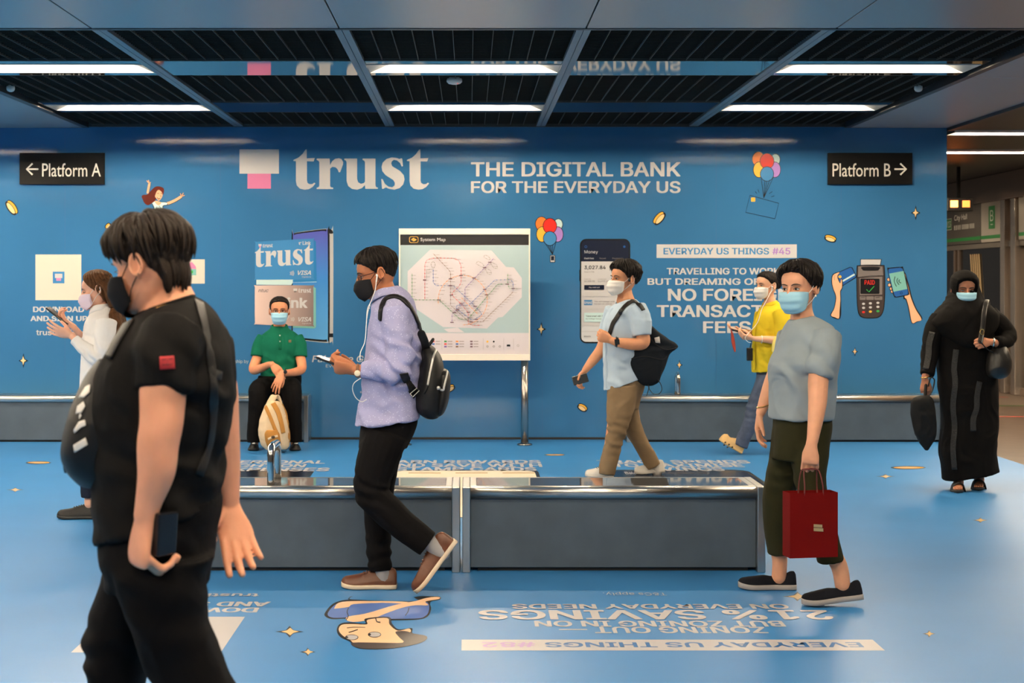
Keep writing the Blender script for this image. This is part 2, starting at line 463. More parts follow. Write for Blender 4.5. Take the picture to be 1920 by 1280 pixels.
# smoke detectors
for x, y, wh in ((852, 151, 'in the middle of the dark grille'), (1722, 165, 'near the right end of the dark grille'), (20, 165, 'at the far left of the dark grille')):
    Y = F*(ZC-H)/(CY-y); X = (x-CX)*Y/F; s = 1 if x == 852 else .55
    t = empty('smoke_detector', (X, Y, ZC), 'small round white detector %s' % wh, 'detector', 'detectors on the ceiling')
    R = []
    for z, r in ((.03, .05*s), (0, .06*s), (-.012, .058*s), (-.024, .045*s), (-.03, .02*s)):
        R.append([(X+r*math.cos(a), Y+r*math.sin(a), ZC+z) for a in (k*math.pi/12 for k in range(24))])
    MB().rings(R).build('housing', mat('detector_white', (.7, .68, .65), rough=.4), t)
    if x == 852: MB().ball((X+.025, Y-.03, ZC-.026), .004, 6).build('indicator', mat('indicator_red', (.9, .05, .03), emit=1.5), t)

# ------------------------------------------------------------------ platform edge: screen doors, header, signal
XP = 7.60
t = MB(); t.box(XP+.05, XP+.3, 12, 34, 0, ZC+.15)
pw = tag(t.build('wall_right', M_pbrown, smooth=False), kind='structure')
b = MB(); b.box(XP-.1, XP+.05, 12, 34, 2.72, ZC+.02); b.build('fascia', mat('fascia_bronze', (.36, .26, .19), rough=.25, metal=.7), pw, smooth=False, bevel=.01)
b = MB(); b.box(XP-.02, XP+.05, 12, 34, 0, .10); b.build('threshold', M_pbrown, pw, smooth=False)
b = MB(); b.box(XP-.03, XP+.05, 12, 34, 2.06, 2.14); b.build('lintel', mat('lintel_grey', (.22, .19, .16), rough=.4, metal=.4), pw, smooth=False)
for k, (Y0, Y1) in enumerate(((23.3, 25.6), (21.15, 23.2), (18.2, 20.4))):
    b = MB(); b.box(XP-.02, XP+.03, Y0, Y0+.09, .1, 2.06); b.box(XP-.02, XP+.03, Y1-.09, Y1, .1, 2.06); b.box(XP-.02, XP+.03, Y0, Y1, .1, .3)
    b.box(XP-.02, XP+.03, Y0, Y1, 1.0, 1.06)
    d = tag(b.build('door_%d' % (k+1), M_pbrown, smooth=False, bevel=.006), kind='structure')
    b = MB(); b.box(XP+.01, XP+.03, Y0+.09, Y1-.09, .3, 2.06); b.build('pane', M_glassd, d, smooth=False)
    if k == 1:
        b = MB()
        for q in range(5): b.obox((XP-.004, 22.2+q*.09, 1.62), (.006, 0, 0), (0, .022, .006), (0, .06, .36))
        b.build('door_reflection_strip', mat('painted_reflection_gold', (.60, .42, .22), rough=.3), d, smooth=False)  # slanted reflection on the door, modelled as pale gold slabs
for Y0 in (20.55, 20.95):
    b = MB(); b.box(XP-.1, XP+.05, Y0, Y0+.16, 0, 2.72); o = b.build('trim_%d' % int(Y0*10 % 10), mat('column_steel', (.55, .48, .42), rough=.25, metal=.8), smooth=False, bevel=.01)
    tag(o, kind='structure')
# header signs (tilted faces along the platform edge)
M_hdr = mat('header_sign_brown', (.09, .075, .06), rough=.4); M_hdrw = mat('header_sign_pale', (.42, .37, .31), rough=.45)
M_green = mat('line_green', srgb(40, 130, 60), rough=.4)
def hsign(Y0, Y1, m, name, label, cat):
    t = empty(name, (XP-.06, (Y0+Y1)/2, 2.14), label, cat)
    b = MB(); b.box(XP-.06, XP+.05, Y0, Y1, 2.14, 2.72); b.build('board', m, t, smooth=False, bevel=.006)
    return t
hm = lambda y, z, l: (XP-.0605-.0002*l, y, z)     # u = -Y reads left to right from the hall
hs = hsign(22.02, 25.0, M_hdr, 'station_sign', 'dark station name board above the platform doors, beside a pale panel', 'sign')
g = G(hm); g.rect(25.0, 2.19, 22.02, 2.24, M_green)
g.text('City Hall', 23.22, 2.60, 22.62, 2.49, M_signtxt, .01, face=0)
g.text('政府大厦', 23.22, 2.44, 22.92, 2.37, M_signtxt); g.text('சிட்டி ஹால்', 22.86, 2.44, 22.3, 2.37, M_signtxt)
g.rect(23.72, 2.56, 23.34, 2.38, mat('sign_white', (.7, .68, .6), rough=.4), r=0); g.rect(23.71, 2.55, 23.35, 2.39, M_green)
g.text('EW13', 23.68, 2.52, 23.38, 2.42, M_signtxt, .02)
g.build('lettering', hs)
hs = hsign(20.72+.42, 22.0, M_hdrw, 'platform_letter_sign', 'pale panel with a green letter plate above the platform doors', 'sign')
g = G(hm); g.rect(22.0, 2.19, 21.14, 2.24, M_green); g.rect(21.68, 2.66, 21.42, 2.33, M_green); g.text('B', 21.62, 2.60, 21.48, 2.44, M_signtxt, .01); g.rect(21.6, 2.40, 21.5, 2.385, M_signtxt)
g.build('lettering', hs)
hs = hsign(18.0, 20.5, M_hdrw, 'round_badge_sign', 'pale panel with a round green badge at the right picture edge', 'sign')
g = G(hm); g.rect(20.5, 2.19, 18.0, 2.24, M_green); g.ell(20.05, 2.5, .19, .12, M_green)
g.line([(20.15, 2.5), (19.95, 2.5)], .03, M_signtxt); g.line([(20.05, 2.44), (20.05, 2.56)], .03, M_signtxt)
g.build('badge', hs)
# signal lamps hanging at the wall end
sl = empty('signal_light', (*px(1800, 383, 20.0),), 'black signal box with two orange lamps, above the station name board', 'signal light')
p = px(1800, 383, 20.0); b = MB(); b.box(p.x-.17, p.x+.17, p.y-.02, p.y+.16, p.z-.09, p.z+.09); b.build('box', mat('signal_black', (.01, .01, .01), rough=.5), sl, smooth=False, bevel=.008)
for dx, e in ((-.085, 8), (.075, 2.0)):
    b = MB(); b.box(p.x+dx-.05, p.x+dx+.05, p.y-.028, p.y-.015, p.z-.04, p.z+.05); b.build('lamp', mat('signal_orange_%d' % e, (1, .22, .04), emit=e), sl, smooth=False, bevel=.004)
b = MB(); b.box(p.x-.02, p.x+.02, p.y+.04, p.y+.08, p.z+.09, ZC+.02); b.build('hanger', M_signblk, sl, smooth=False)

# ------------------------------------------------------------------ signs A and B on the wall
ws = YW/F
def wp(x, y, l=0): return ((x-CX)*ws, YW-.0010-.0001*l, H-(y-CY)*ws)
def platform_sign(x0, x1, label, draw):
    y0, y1 = 287, 346
    t = empty('direction_sign', ((x0+x1)/2*ws-CX*ws, YW, H-(y1-CY)*ws), label, 'sign')
    a = wp(x0, y1); c = wp(x1, y0); b = MB(); b.box(a[0], c[0], YW-.035, YW, a[2], c[2]); b.build('board', M_signblk, t, smooth=False, bevel=.003)
    Y = YW-.0355; s = Y/F
    g = G(lambda x, y, l: ((x-CX)*s, Y-.0001*l, H-(y-CY)*s)); draw(g); g.build('lettering', t)
def sA(g):
    g.text('Platform A', 79, 306, 189, 331, M_signtxt, .004, face=0)
    g.line([(52, 317), (72, 317)], 3, M_signtxt); g.line([(61, 306.5), (50, 317), (61, 327.5)], 3.2, M_signtxt)
def sB(g):
    g.text('Platform B', 1561, 306, 1670, 331, M_signtxt, .004, face=0)
    g.line([(1677, 317), (1697, 317)], 3, M_signtxt); g.line([(1688, 306.5), (1699, 317), (1688, 327.5)], 3.2, M_signtxt)
platform_sign(38.5, 197, 'black wall sign with a left arrow, reading Platform A', sA)
platform_sign(1551, 1709, 'black wall sign with a right arrow, reading Platform B', sB)
# ================================================================== PRINTS ON THE WALL (parts of the wall)
K = mat('print_black', (.012, .012, .014), rough=.2)
PINK = mat('print_pink', srgb(215, 125, 165), rough=.2); LILAC = mat('print_lilac', srgb(165, 125, 195), rough=.2)
BLUE = mat('print_blue', (.050, .215, .46), rough=.2); DBLUE = mat('print_deep_blue', srgb(40, 92, 160), rough=.2)
TEAL = mat('print_teal', srgb(120, 180, 172), rough=.2); GREYB = mat('print_card_grey', (.42, .36, .34), rough=.2)
SKIN2 = mat('print_skin', srgb(238, 178, 140), rough=.2); BROWNH = mat('print_hair', srgb(90, 30, 18), rough=.2)
PALE = mat('print_pale_teal', srgb(196, 222, 222), rough=.2); YEL = mat('print_yellow', srgb(240, 180, 70), rough=.2)
CREAM = mat('print_cream', srgb(240, 205, 150), rough=.2); RED = mat('print_red', srgb(215, 50, 42), rough=.2)
ORANGE = mat('print_orange', srgb(235, 125, 55), rough=.2); GRN = mat('print_green', srgb(60, 170, 80), rough=.2)
DGREY = mat('print_dark_grey', srgb(62, 54, 54), rough=.2); MGREY = mat('print_mid_grey', srgb(118, 110, 108), rough=.2)
NAVY = mat('print_navy', srgb(24, 30, 48), rough=.2); INDIGO = mat('print_indigo', srgb(82, 94, 176), rough=.2)
LETTERS = [
 [(680,52),(680,136),(757,133),(745,165),(682,163),(682,345),(688,367),(708,379),(735,377),(752,363),(763,372),(735,405),(700,425),(660,430),(615,420),(585,390),(577,350),(577,163),(552,160),(553,150),(600,130),(640,95),(668,54)],
 [(775,138),(898,138),(903,200),(920,165),(950,141),(985,135),(1010,142),(1027,170),(1025,195),(998,266),(985,266),(975,240),(955,220),(925,215),(903,232),(903,395),(910,407),(932,411),(932,424),(775,424),(775,412),(795,405),(800,390),(800,170),(790,158),(775,150)],
 [(1038,138),(1160,138),(1160,330),(1170,360),(1195,375),(1225,368),(1235,352),(1235,170),(1228,158),(1212,150),(1212,138),(1335,138),(1335,390),(1342,405),(1358,411),(1358,422),(1238,422),(1235,387),(1205,415),(1160,430),(1110,422),(1075,395),(1060,350),(1060,170),(1052,157),(1038,150)],
 [(1590,138),(1598,210),(1585,212),(1570,180),(1540,155),(1510,150),(1490,165),(1485,185),(1495,210),(1525,228),(1570,255),(1605,295),(1612,335),(1600,380),(1565,415),(1515,430),(1460,420),(1435,408),(1410,422),(1398,422),(1390,330),(1402,330),(1425,375),(1460,402),(1495,407),(1518,390),(1520,365),(1505,340),(1470,318),(1430,292),(1400,255),(1393,215),(1405,175),(1440,142),(1490,128),(1535,132),(1565,142),(1580,135)]]
LETTERS.append([(x+1083, y) for x, y in LETTERS[0]])
def wordmark(g, x0, y0, x1, y1, m, skew=0):
    sx = (x1-x0)/(1846-552); sy = (y1-y0)/(430-52)
    g.l += 1
    for L in LETTERS: g.poly([(x0+(x-552)*sx, y0+(y-52)*sy + skew*((x-552)*sx)) for x, y in L], m, g.l)
def shield(g, x0, y0, x1, y1, a, b):
    h = y1-y0; w = x1-x0
    g.rect(x0+.19*w, y0+.5*h, x1-.19*w, y1, b); g.rect(x0, y0, x1, y0+.62*h, a)
def coin(g, x, y, a, b, rot, flat=0):
    ca, sa = math.cos(rot), math.sin(rot); n = (-sa, ca); d = .38*b
    g.ell(x-n[0]*d, y-n[1]*d, a+1.6, b+1.4, K, rot); g.ell(x+n[0]*d, y+n[1]*d, a+1.6, b+1.4, K, rot)
    g.ell(x-n[0]*d*.9, y-n[1]*d*.9, a, b, YEL, rot); g.ell(x+n[0]*d, y+n[1]*d, a*.97, b*.95, K, rot); g.ell(x+n[0]*d*1.1, y+n[1]*d*1.1, a*.86, b*.8, CREAM, rot)
def spark_pts(x, y, w, h, k=.16):
    o = []
    for (dx, dy) in ((0, -1), (1, 0), (0, 1), (-1, 0)):
        o.append((x+dx*w, y+dy*h)); q = math.atan2(dy, dx)+math.pi/4
        o.append((x+math.cos(q)*w*k*1.6, y+math.sin(q)*h*k*1.6))
    return o
def sparkle(g, x, y, w, h):
    g.poly(spark_pts(x, y, w, h, .22), K); g.poly(spark_pts(x-.05*w, y-.02*h, w*.62, h*.62, .26), CREAM)
def balloons(g, x, y, s, tail):
    for dx, dy, rx, ry, m in ((-16, -26, 11, 13, ORANGE), (16, -25, 8, 10, PALE), (-15, -6, 10, 14, YEL), (15, -6, 10, 14, LILAC), (0, -22, 12.5, 14, RED), (0, 2, 12, 13, BLUE)):
        g.ell(x+dx*s, y+dy*s, (rx+1.2)*s, (ry+1.2)*s, K); g.ell(x+dx*s, y+dy*s, rx*s, ry*s, m)
    for dx, dy in ((-11, 8), (-4, 14), (0, 15), (5, 13), (12, 8)):
        g.line([(x+dx*s, y+dy*s), tail], .9, K)
WG = lambda: G(wp)
g = WG(); g.rect(464, 320, 508, 353.5, PINK); g.rect(449, 280, 523, 325.5, M_print); g.build('logo_block', wall)
g = WG(); wordmark(g, 550, 280, 804.5, 355.5, M_print); g.build('logo_lettering', wall)
g = WG(); g.text('THE DIGITAL BANK', 883, 303.5, 1276, 331, M_print, .032); g.text('FOR THE EVERYDAY US', 883, 339.5, 1276, 362, M_print, .032); g.build('slogan_lettering', wall)
g = WG(); g.rect(1231, 458, 1494, 483.5, M_print); g.text('EVERYDAY US THINGS', 1244, 464.5, 1442, 477, BLUE, .03); g.text('#45', 1448, 464.5, 1482, 477, LILAC, .03); g.build('banner_print', wall)
g = WG()
for t_, x0, x1, y0, y1 in (('TRAVELLING TO WORK —', 1250, 1487, 502, 514.5), ('BUT DREAMING OF TRAVEL', 1214, 1518, 521.5, 534), ('NO FOREIGN', 1252, 1483, 541, 564), ('TRANSACTION', 1231, 1502, 571.5, 594.5), ('FEES', 1318, 1408, 602, 624.5)):
    g.text(t_, x0, y0, x1, y1, M_print, .036)
g.build('offer_lettering', wall)
g = WG(); g.rect(66.5, 477, 152.5, 562.5, mat('print_warm_white', (.66, .59, .50), rough=.2)); g.rect(99, 509, 121, 531, BLUE); shield(g, 103, 513, 117, 526, M_print, PINK); g.build('download_card', wall)
g = WG(); g.text('DOWNLOAD', 62, 574.5, 158, 585, M_print, .045); g.text('AND SIGN UP', 57, 592, 164, 602, M_print, .045); g.text('trustbank.sg', 68, 618, 162, 631, M_print, .02); g.build('download_lettering', wall)
g = WG(); g.rect(336, 486, 384, 531.5, mat('print_warm_white', (.66, .59, .50), rough=.2)); g.poly([(346, 503), (350, 495), (360, 491), (367, 499), (368, 504)], PINK); g.rect(346, 504, 368, 516, TEAL); g.rect(352, 507, 362, 512, GRN); g.build('shop_picture', wall)
g = WG(); g.text('FairPrice Group', 585, 666, 722, 682, M_print, .012, .18); g.text('Everyone needs', 611, 683, 690, 690, M_print, 0); g.text('In partnership by', 404, 674, 466, 682, M_print, 0); g.build('partner_lettering', wall)
# hand with a card, terminal, hand with a phone
def q5(pts, ox, oy, s): return [(ox+x/s, oy+y/s) for x, y in pts]
def T(pts, n=4): return cr2(q5(pts, 1550, 470, 8.53), n)
g = WG()
arm = [(70,1030),(120,930),(145,820),(150,720),(110,610),(88,510),(95,410),(130,370),(205,345),(170,400),(180,460),(215,520),(232,455),(245,490),(242,590),(215,650),(218,780),(205,960),(195,1080),(130,1062)]
cardq = [(200,345),(375,268),(400,275),(465,400),(460,420),(262,550),(245,500),(200,520),(170,440)]
g.poly(q5([(190,340),(372,258),(412,268),(478,405),(470,432),(258,562),(190,520)], 1550, 470, 8.53), K)
g.poly(q5(cardq, 1550, 470, 8.53), DBLUE); g.poly(q5([(240,480),(440,365),(452,388),(245,505)], 1550, 470, 8.53), PALE)
g.poly(cr2([(p[0]*1.0, p[1]) for p in q5([(60,1040),(112,925),(134,820),(138,720),(98,610),(76,510),(84,400),(125,358),(212,335),(182,400),(190,455),(214,505),(234,440),(258,490),(252,595),(226,655),(228,780),(216,1080)], 1550, 470, 8.53)], 4), K)
g.poly(T(arm), SKIN2); g.ell(1550+212/8.53, 470+415/8.53, 3, 2.6, YEL)
g.line(q5([(125,470),(118,420),(135,385)], 1550, 470, 8.53), .6, K)
g.build('card_hand_print', wall)
g = WG()
g.poly(q5([(538,240),(538,130),(882,130),(862,240)], 1550, 470, 8.53), K); g.poly(q5([(547,238),(547,140),(868,140),(850,238)], 1550, 470, 8.53), M_print)
g.poly(T([(478,270),(510,232),(700,222),(890,228),(928,262),(938,560),(925,870),(890,1010),(820,1072),(700,1082),(590,1075),(520,1030),(488,900),(474,560)]), K)
g.poly(T([(490,275),(520,245),(700,236),(885,240),(915,268),(924,560),(912,865),(880,1000),(810,1058),(700,1068),(600,1062),(532,1020),(500,890),(486,560)]), DGREY)
g.poly(q5([(505,250),(890,250),(905,400),(500,425)], 1550, 470, 8.53), MGREY); g.poly(T([(565,260),(838,260),(835,300),(800,318),(600,318),(570,300)]), K)
g.line(q5([(490,425),(700,402),(915,398)], 1550, 470, 8.53), 1, K)
g.poly(q5([(525,440),(890,412),(888,700),(530,710)], 1550, 470, 8.53), MGREY); g.rect(1550+538/8.53, 470+445/8.53, 1550+845/8.53, 470+690/8.53, K, r=2)
g.text('PAID', 1550+605/8.53, 470+470/8.53, 1550+768/8.53, 470+540/8.53, RED, .02)
g.line(q5([(636,618),(675,658),(758,566)], 1550, 470, 8.53), 1.3, GRN)
for a, b in ((528, 622), (632, 752), (762, 888)): g.rect(1550+a/8.53, 470+728/8.53, 1550+b/8.53, 470+785/8.53, MGREY, r=1.2)
for a, b in ((545, 605), (780, 850)): g.line(q5([(a, 748), (b, 742)], 1550, 470, 8.53), .8, K)
for j, yy in enumerate((848, 912, 980)):
    for i, xx in enumerate((588, 698, 818)):
        g.ell(1550+xx/8.53, 470+(yy-i*8)/8.53, 2.9, 2.1, [M_print, M_print, (RED, YEL, GRN)[i]][j])
g.build('payment_terminal_print', wall)
g = WG()
ph = [(985,300),(1010,285),(1180,270),(1215,290),(1300,650),(1300,690),(1270,705),(1110,735),(1085,715),(1060,640),(990,370)]
g.poly(cr2(q5([(1225,740),(1262,780),(1300,900),(1355,1150),(1440,1140),(1530,1085),(1440,930),(1370,760),(1325,580),(1290,460),(1265,372),(1235,375)], 1550, 470, 8.53), 4), K)
g.poly(cr2(q5([(1245,725),(1275,770),(1318,920),(1365,1145),(1440,1130),(1517,1095),(1425,940),(1350,760),(1305,580),(1275,470),(1258,385),(1240,385)], 1550, 470, 8.53), 4), SKIN2)
for xx, yy, r in ((990, 460, 2.6), (1003, 547, 2.6), (1028, 606, 2.3), (1046, 652, 2.2)): g.ell(1550+xx/8.53, 470+yy/8.53, r+1, r+1, K); g.ell(1550+xx/8.53, 470+yy/8.53, r, r, SKIN2)
g.poly(cr2(q5([(970,300),(1000,272),(1185,258),(1228,285),(1316,655),(1312,702),(1270,718),(1105,748),(1072,720),(1046,640)], 1550, 470, 8.53), 3), K)
g.poly(q5(ph, 1550, 470, 8.53), DBLUE); g.poly(q5([(998,365),(1228,322),(1288,610),(1068,655)], 1550, 470, 8.53), TEAL)
for k, (x, r) in enumerate(((1085, 80), (1128, 55), (1160, 28))): g.line(cr2(q5([(x+8, 490-r), (x-6, 490), (x+30, 490+r)], 1550, 470, 8.53), 5, False), 1.2, K)
g.ell(1550+1193/8.53, 470+675/8.53, 2.4, 2.4, K); g.ell(1550+1193/8.53, 470+675/8.53, 1.7, 1.7, DBLUE)
g.build('phone_hand_print', wall)
# balloons
g = WG(); balloons(g, 1031, 445, .98, (1036, 477)); g.rect(1031, 478, 1041, 492, K, r=1.5); g.rect(1032, 479, 1040, 491, M_print, r=1); g.rect(1033, 480, 1039, 488, NAVY); g.build('phone_balloons_print', wall)
g = WG(); balloons(g, 1438, 324, 1.0, (1432, 371)); g.line([(1406, 366), (1460, 381), (1453, 410), (1398, 398)], 1, K, True); g.rect(1408, 370, 1416, 378, YEL, r=1)
g.line([(1416, 359), (1419, 363)], .8, K); g.line([(1421, 355), (1423, 361)], .8, K); g.line([(1442, 363), (1448, 359)], .8, K); g.line([(1446, 369), (1452, 367)], .8, K)
g.build('card_balloons_print', wall)
for x, y, a, b, r in ((22, 389, 14, 5.2, .95), (1236, 409, 13, 5, -.85), (1557, 447, 10, 4, .3), (1092, 764, 8.5, 4, .55), (843, 728, 9, 4, -.5), (203, 424, 5, 3, -.9)):
    g = WG(); coin(g, x, y, a, b, r); g.build('coin_print', wall)
for x, y, w, h in ((1717, 399, 9, 14), (1603, 659, 6, 9), (1015, 617, 9, 14), (1274, 684, 6, 10), (44, 676, 9, 14)):
    g = WG(); sparkle(g, x, y, w, h); g.build('sparkle_print', wall)
# leaping woman
def w8(pts): return [(240+x/12.8, 320+y/12.8) for x, y in pts]
g = WG()
g.line(cr2(w8([(470,545),(500,400),(515,310)]), 4, False), 5.2, K); g.line(cr2(w8([(470,545),(498,400),(515,310)]), 4, False), 4.2, SKIN2)
for p in ((450, 235), (490, 222), (545, 275)): g.line(w8([(515, 315), p]), 2.2, K); g.line(w8([(515, 315), p]), 1.4, SKIN2)
g.line(cr2(w8([(800,800),(960,785),(1130,715),(1290,615)]), 4, False), [6.2]*12+[5], K); g.line(cr2(w8([(800,795),(960,780),(1130,710),(1290,610)]), 4, False), [5]*12+[4], SKIN2)
for p in ((1255, 545), (1330, 530), (1360, 590)): g.line(w8([(1290, 610), p]), 2.2, K); g.line(w8([(1290, 610), p]), 1.4, SKIN2)
g.poly(cr2(w8([(560,760),(640,720),(760,740),(930,755),(950,820),(850,850),(850,950),(890,1080),(960,1180),(1040,1290),(640,1290),(625,1000),(610,860)]), 3), K)
g.poly(cr2(w8([(575,765),(640,735),(760,752),(930,765),(935,815),(835,838),(838,950),(875,1085),(940,1190),(1020,1280),(652,1280),(640,1000),(625,860)]), 3), PALE)
g.poly(cr2(w8([(640,740),(680,720),(760,740),(800,775),(740,830),(680,800)]), 3), SKIN2)
g.line(cr2(w8([(750,840),(800,910),(920,940)]), 4, False), .8, K); g.line(cr2(w8([(690,860),(690,980),(730,1030)]), 4, False), .8, K)
g.poly(cr2(w8([(700,375),(800,390),(865,440),(850,560),(790,600),(700,620),(650,720),(560,790),(480,825),(400,780),(350,680),(330,610),(380,575),(460,570),(540,490),(620,410)]), 4), BROWNH)
g.poly(cr2(w8([(690,500),(740,460),(800,500),(830,560),(820,630),(770,700),(730,715),(680,660),(650,610)]), 4), SKIN2)
g.line(cr2(w8([(700,640),(735,680),(775,655)]), 4, False), 1, K); g.line(w8([(770,600),(788,600),(790,630)]), .8, K); g.line(cr2(w8([(705,555),(725,535),(745,555)]), 3, False), .8, K); g.line(cr2(w8([(790,550),(803,535),(815,555)]), 3, False), .8, K)
g.poly(cr2(w8([(1030,1110),(1110,1100),(1180,1130),(1100,1220),(1020,1290)]), 3), SKIN2)
g.poly(cr2(w8([(1050,1090),(1100,1030),(1130,1060),(1220,1090),(1270,1130),(1250,1165),(1180,1140),(1100,1105)]), 3), K)
g.build('leaping_woman_print', wall)
# large phone with two bank cards
def w2(pts): return [(470+x/5.565, 420+y/5.565) for x, y in pts]
g = WG()
g.poly(cr2(w2([(430,140),(445,105),(490,85),(760,50),(840,60),(862,110),(860,1180),(850,1220),(800,1238),(560,1215),(440,1190),(428,1150)]), 3), mat('print_silver', (.45, .44, .44), rough=.2))
g.poly(cr2(w2([(428,140),(442,105),(485,88),(745,55),(800,62),(824,110),(824,1170),(808,1215),(770,1228),(560,1208),(438,1188),(428,1150)]), 3), K)
m = bpy.data.materials.new('print_screen_gradient'); m.use_nodes = True
nt = m.node_tree; bs = nt.nodes['Principled BSDF']; bs.inputs['Roughness'].default_value = .2
tc = nt.nodes.new('ShaderNodeTexCoord'); sp = nt.nodes.new('ShaderNodeSeparateXYZ'); rp = nt.nodes.new('ShaderNodeValToRGB'); mr = nt.nodes.new('ShaderNodeMapRange')
nt.links.new(tc.outputs['Object'], sp.inputs[0]); nt.links.new(sp.outputs['Z'], mr.inputs[0]); mr.inputs[1].default_value = wp(0, 636)[2]; mr.inputs[2].default_value = wp(0, 434)[2]
nt.links.new(mr.outputs[0], rp.inputs[0]); nt.links.new(rp.outputs[0], bs.inputs['Base Color'])
for e, c in zip(rp.color_ramp.elements, (srgb(90, 160, 215), srgb(84, 88, 172))): e.color = (*c, 1)
rp.color_ramp.elements.new(.55).color = (*srgb(62, 128, 196), 1)
g.poly(cr2(w2([(440,150),(455,118),(495,102),(740,72),(785,80),(804,120),(806,1160),(792,1195),(760,1206),(560,1188),(452,1172),(440,1130)]), 3), m)
g.poly(cr2(w2([(815,50),(850,65),(860,95),(825,98)]), 3), K); g.poly(w2([(824,1140),(860,1140),(860,1180),(824,1180)]), K)
g.rect(470+835/5.565, 420+330/5.565, 470+850/5.565, 420+475/5.565, mat('print_silver', (.45, .44, .44)), r=1); 
g.build('large_phone_print', wall)
g = WG(); g.l = 20
g.poly(w2([(60,560),(650,560),(690,605),(440,610),(425,635),(60,632)]), PALE)
g.poly(w2([(660,165),(680,180),(688,600),(440,608),(440,580),(655,560)]), mat('print_shade_blue', srgb(44, 120, 176), rough=.2))
g.poly(cr2(w2([(50,195),(60,185),(340,168),(640,152),(656,165),(658,365),(656,560),(640,576),(340,579),(60,580),(46,565),(45,380)]), 2), BLUE)
wordmark(g, 470+44/5.565, 420+240/5.565, 470+655/5.565, 420+452/5.565, M_print, -.05)
wordmark(g, 470+125/5.565, 420+206/5.565, 470+232/5.565, 420+245/5.565, M_print, -.03); shield(g, 470+82/5.565, 420+208/5.565, 470+115/5.565, 420+240/5.565, M_print, PINK)
g.text('Link', 470+543/5.565, 420+178/5.565, 470+628/5.565, 420+216/5.565, M_print, .03); g.text('t\u2032', 470+500/5.565, 420+186/5.565, 470+530/5.565, 420+216/5.565, M_print, .03)
g.text('VISA', 470+492/5.565, 420+484/5.565, 470+630/5.565, 420+530/5.565, M_print, .035, .3); g.text('Signature', 470+535/5.565, 420+543/5.565, 470+630/5.565, 420+560/5.565, M_print)
for k in range(4): g.line(cr2(w2([(410+k*11, 500-k*5), (419+k*11, 515), (410+k*11, 528+k*4)]), 4, False), .9, M_print)
g.build('blue_card_print', wall)
g = WG(); g.l = 40
g.poly(w2([(440,650),(655,652),(680,668),(682,1072),(668,1088),(440,1080)]), TEAL)
m = bpy.data.materials.new('print_card_gradient'); m.use_nodes = True; nt = m.node_tree; bs = nt.nodes['Principled BSDF']; bs.inputs['Roughness'].default_value = .2
tc = nt.nodes.new('ShaderNodeTexCoord'); sp = nt.nodes.new('ShaderNodeSeparateXYZ'); rp = nt.nodes.new('ShaderNodeValToRGB'); mr = nt.nodes.new('ShaderNodeMapRange')
nt.links.new(tc.outputs['Object'], sp.inputs[0]); nt.links.new(sp.outputs['X'], mr.inputs[0]); mr.inputs[1].default_value = wp(478, 0)[0]; mr.inputs[2].default_value = wp(588, 0)[0]
nt.links.new(mr.outputs[0], rp.inputs[0]); nt.links.new(rp.outputs[0], bs.inputs['Base Color'])
rp.color_ramp.elements[0].color = (*srgb(226, 196, 186), 1); rp.color_ramp.elements[1].color = (*srgb(128, 112, 110), 1)
g.poly(cr2(w2([(45,655),(60,640),(340,638),(640,640),(655,655),(656,860),(654,1050),(640,1066),(340,1058),(60,1045),(46,1030),(44,840)]), 2), m)
wordmark(g, 470+498/5.565, 420+668/5.565, 470+632/5.565, 420+716/5.565, M_print); shield(g, 470+446/5.565, 420+672/5.565, 470+486/5.565, 420+712/5.565, M_print, MGREY)
g.text('ntuc', 470+80/5.565, 420+676/5.565, 470+188/5.565, 420+710/5.565, MGREY, .03, .25)
g.text('Link', 470+300/5.565, 420+765/5.565, 470+595/5.565, 420+875/5.565, M_print, .045)
g.text('VISA', 470+498/5.565, 420+970/5.565, 470+632/5.565, 420+1016/5.565, M_print, .035, .3); g.text('Signature', 470+538/5.565, 420+1028/5.565, 470+632/5.565, 420+1046/5.565, M_print)
for k in range(3): g.line(cr2(w2([(420+k*13, 978-k*4), (430+k*13, 992), (420+k*13, 1006+k*4)]), 4, False), .9, M_print)
g.build('silver_card_print', wall)
# app phone
def w3(x, y): return (1080+x/6.095, 440+y/6.095)
g = WG(); g.rect(*w3(38, 400), *w3(60, 530), K, r=1); g.rect(*w3(44, 46), *w3(620, 1240), K, r=12); g.rect(*w3(60, 62), *w3(604, 1222), NAVY, r=10)
g.rect(*w3(60, 305), *w3(604, 1100), M_print); g.rect(*w3(60, 1040), *w3(604, 1222), mat('print_light_grey', (.62, .62, .63), rough=.2), r=9)
g.rect(*w3(60, 1100), *w3(604, 1110), mat('print_line_grey', (.55, .54, .54), rough=.2))
g.text('Money', *w3(96, 178), *w3(250, 222), M_print); g.text('Credit Card', *w3(94, 260), *w3(202, 278), M_print, .02); g.text('Deposit', *w3(268, 260), *w3(342, 282), MGREY, .01); g.text('Payments', *w3(415, 260), *w3(540, 282), MGREY, .01)
g.ell(*w3(112, 136), 2.4, 2.4, DBLUE); g.ell(*w3(112, 136), 1.7, 1.7, NAVY); g.ell(*w3(552, 136), 2.2, 2.2, DBLUE)
g.text('3,027.84', *w3(95, 352), *w3(338, 402), K, .012); g.text('Balance (S$)', *w3(95, 414), *w3(208, 434), MGREY)
g.text('Credit limit', *w3(94, 500), *w3(168, 512), MGREY); g.text('20,000.00', *w3(92, 522), *w3(214, 544), DGREY); g.text('Available limit', *w3(250, 500), *w3(345, 512), MGREY); g.text('16,972.16', *w3(250, 522), *w3(372, 544), DGREY)
g.rect(*w3(93, 574), *w3(322, 628), NAVY, r=.8); g.text('Pay credit card', *w3(148, 592), *w3(268, 612), M_print)
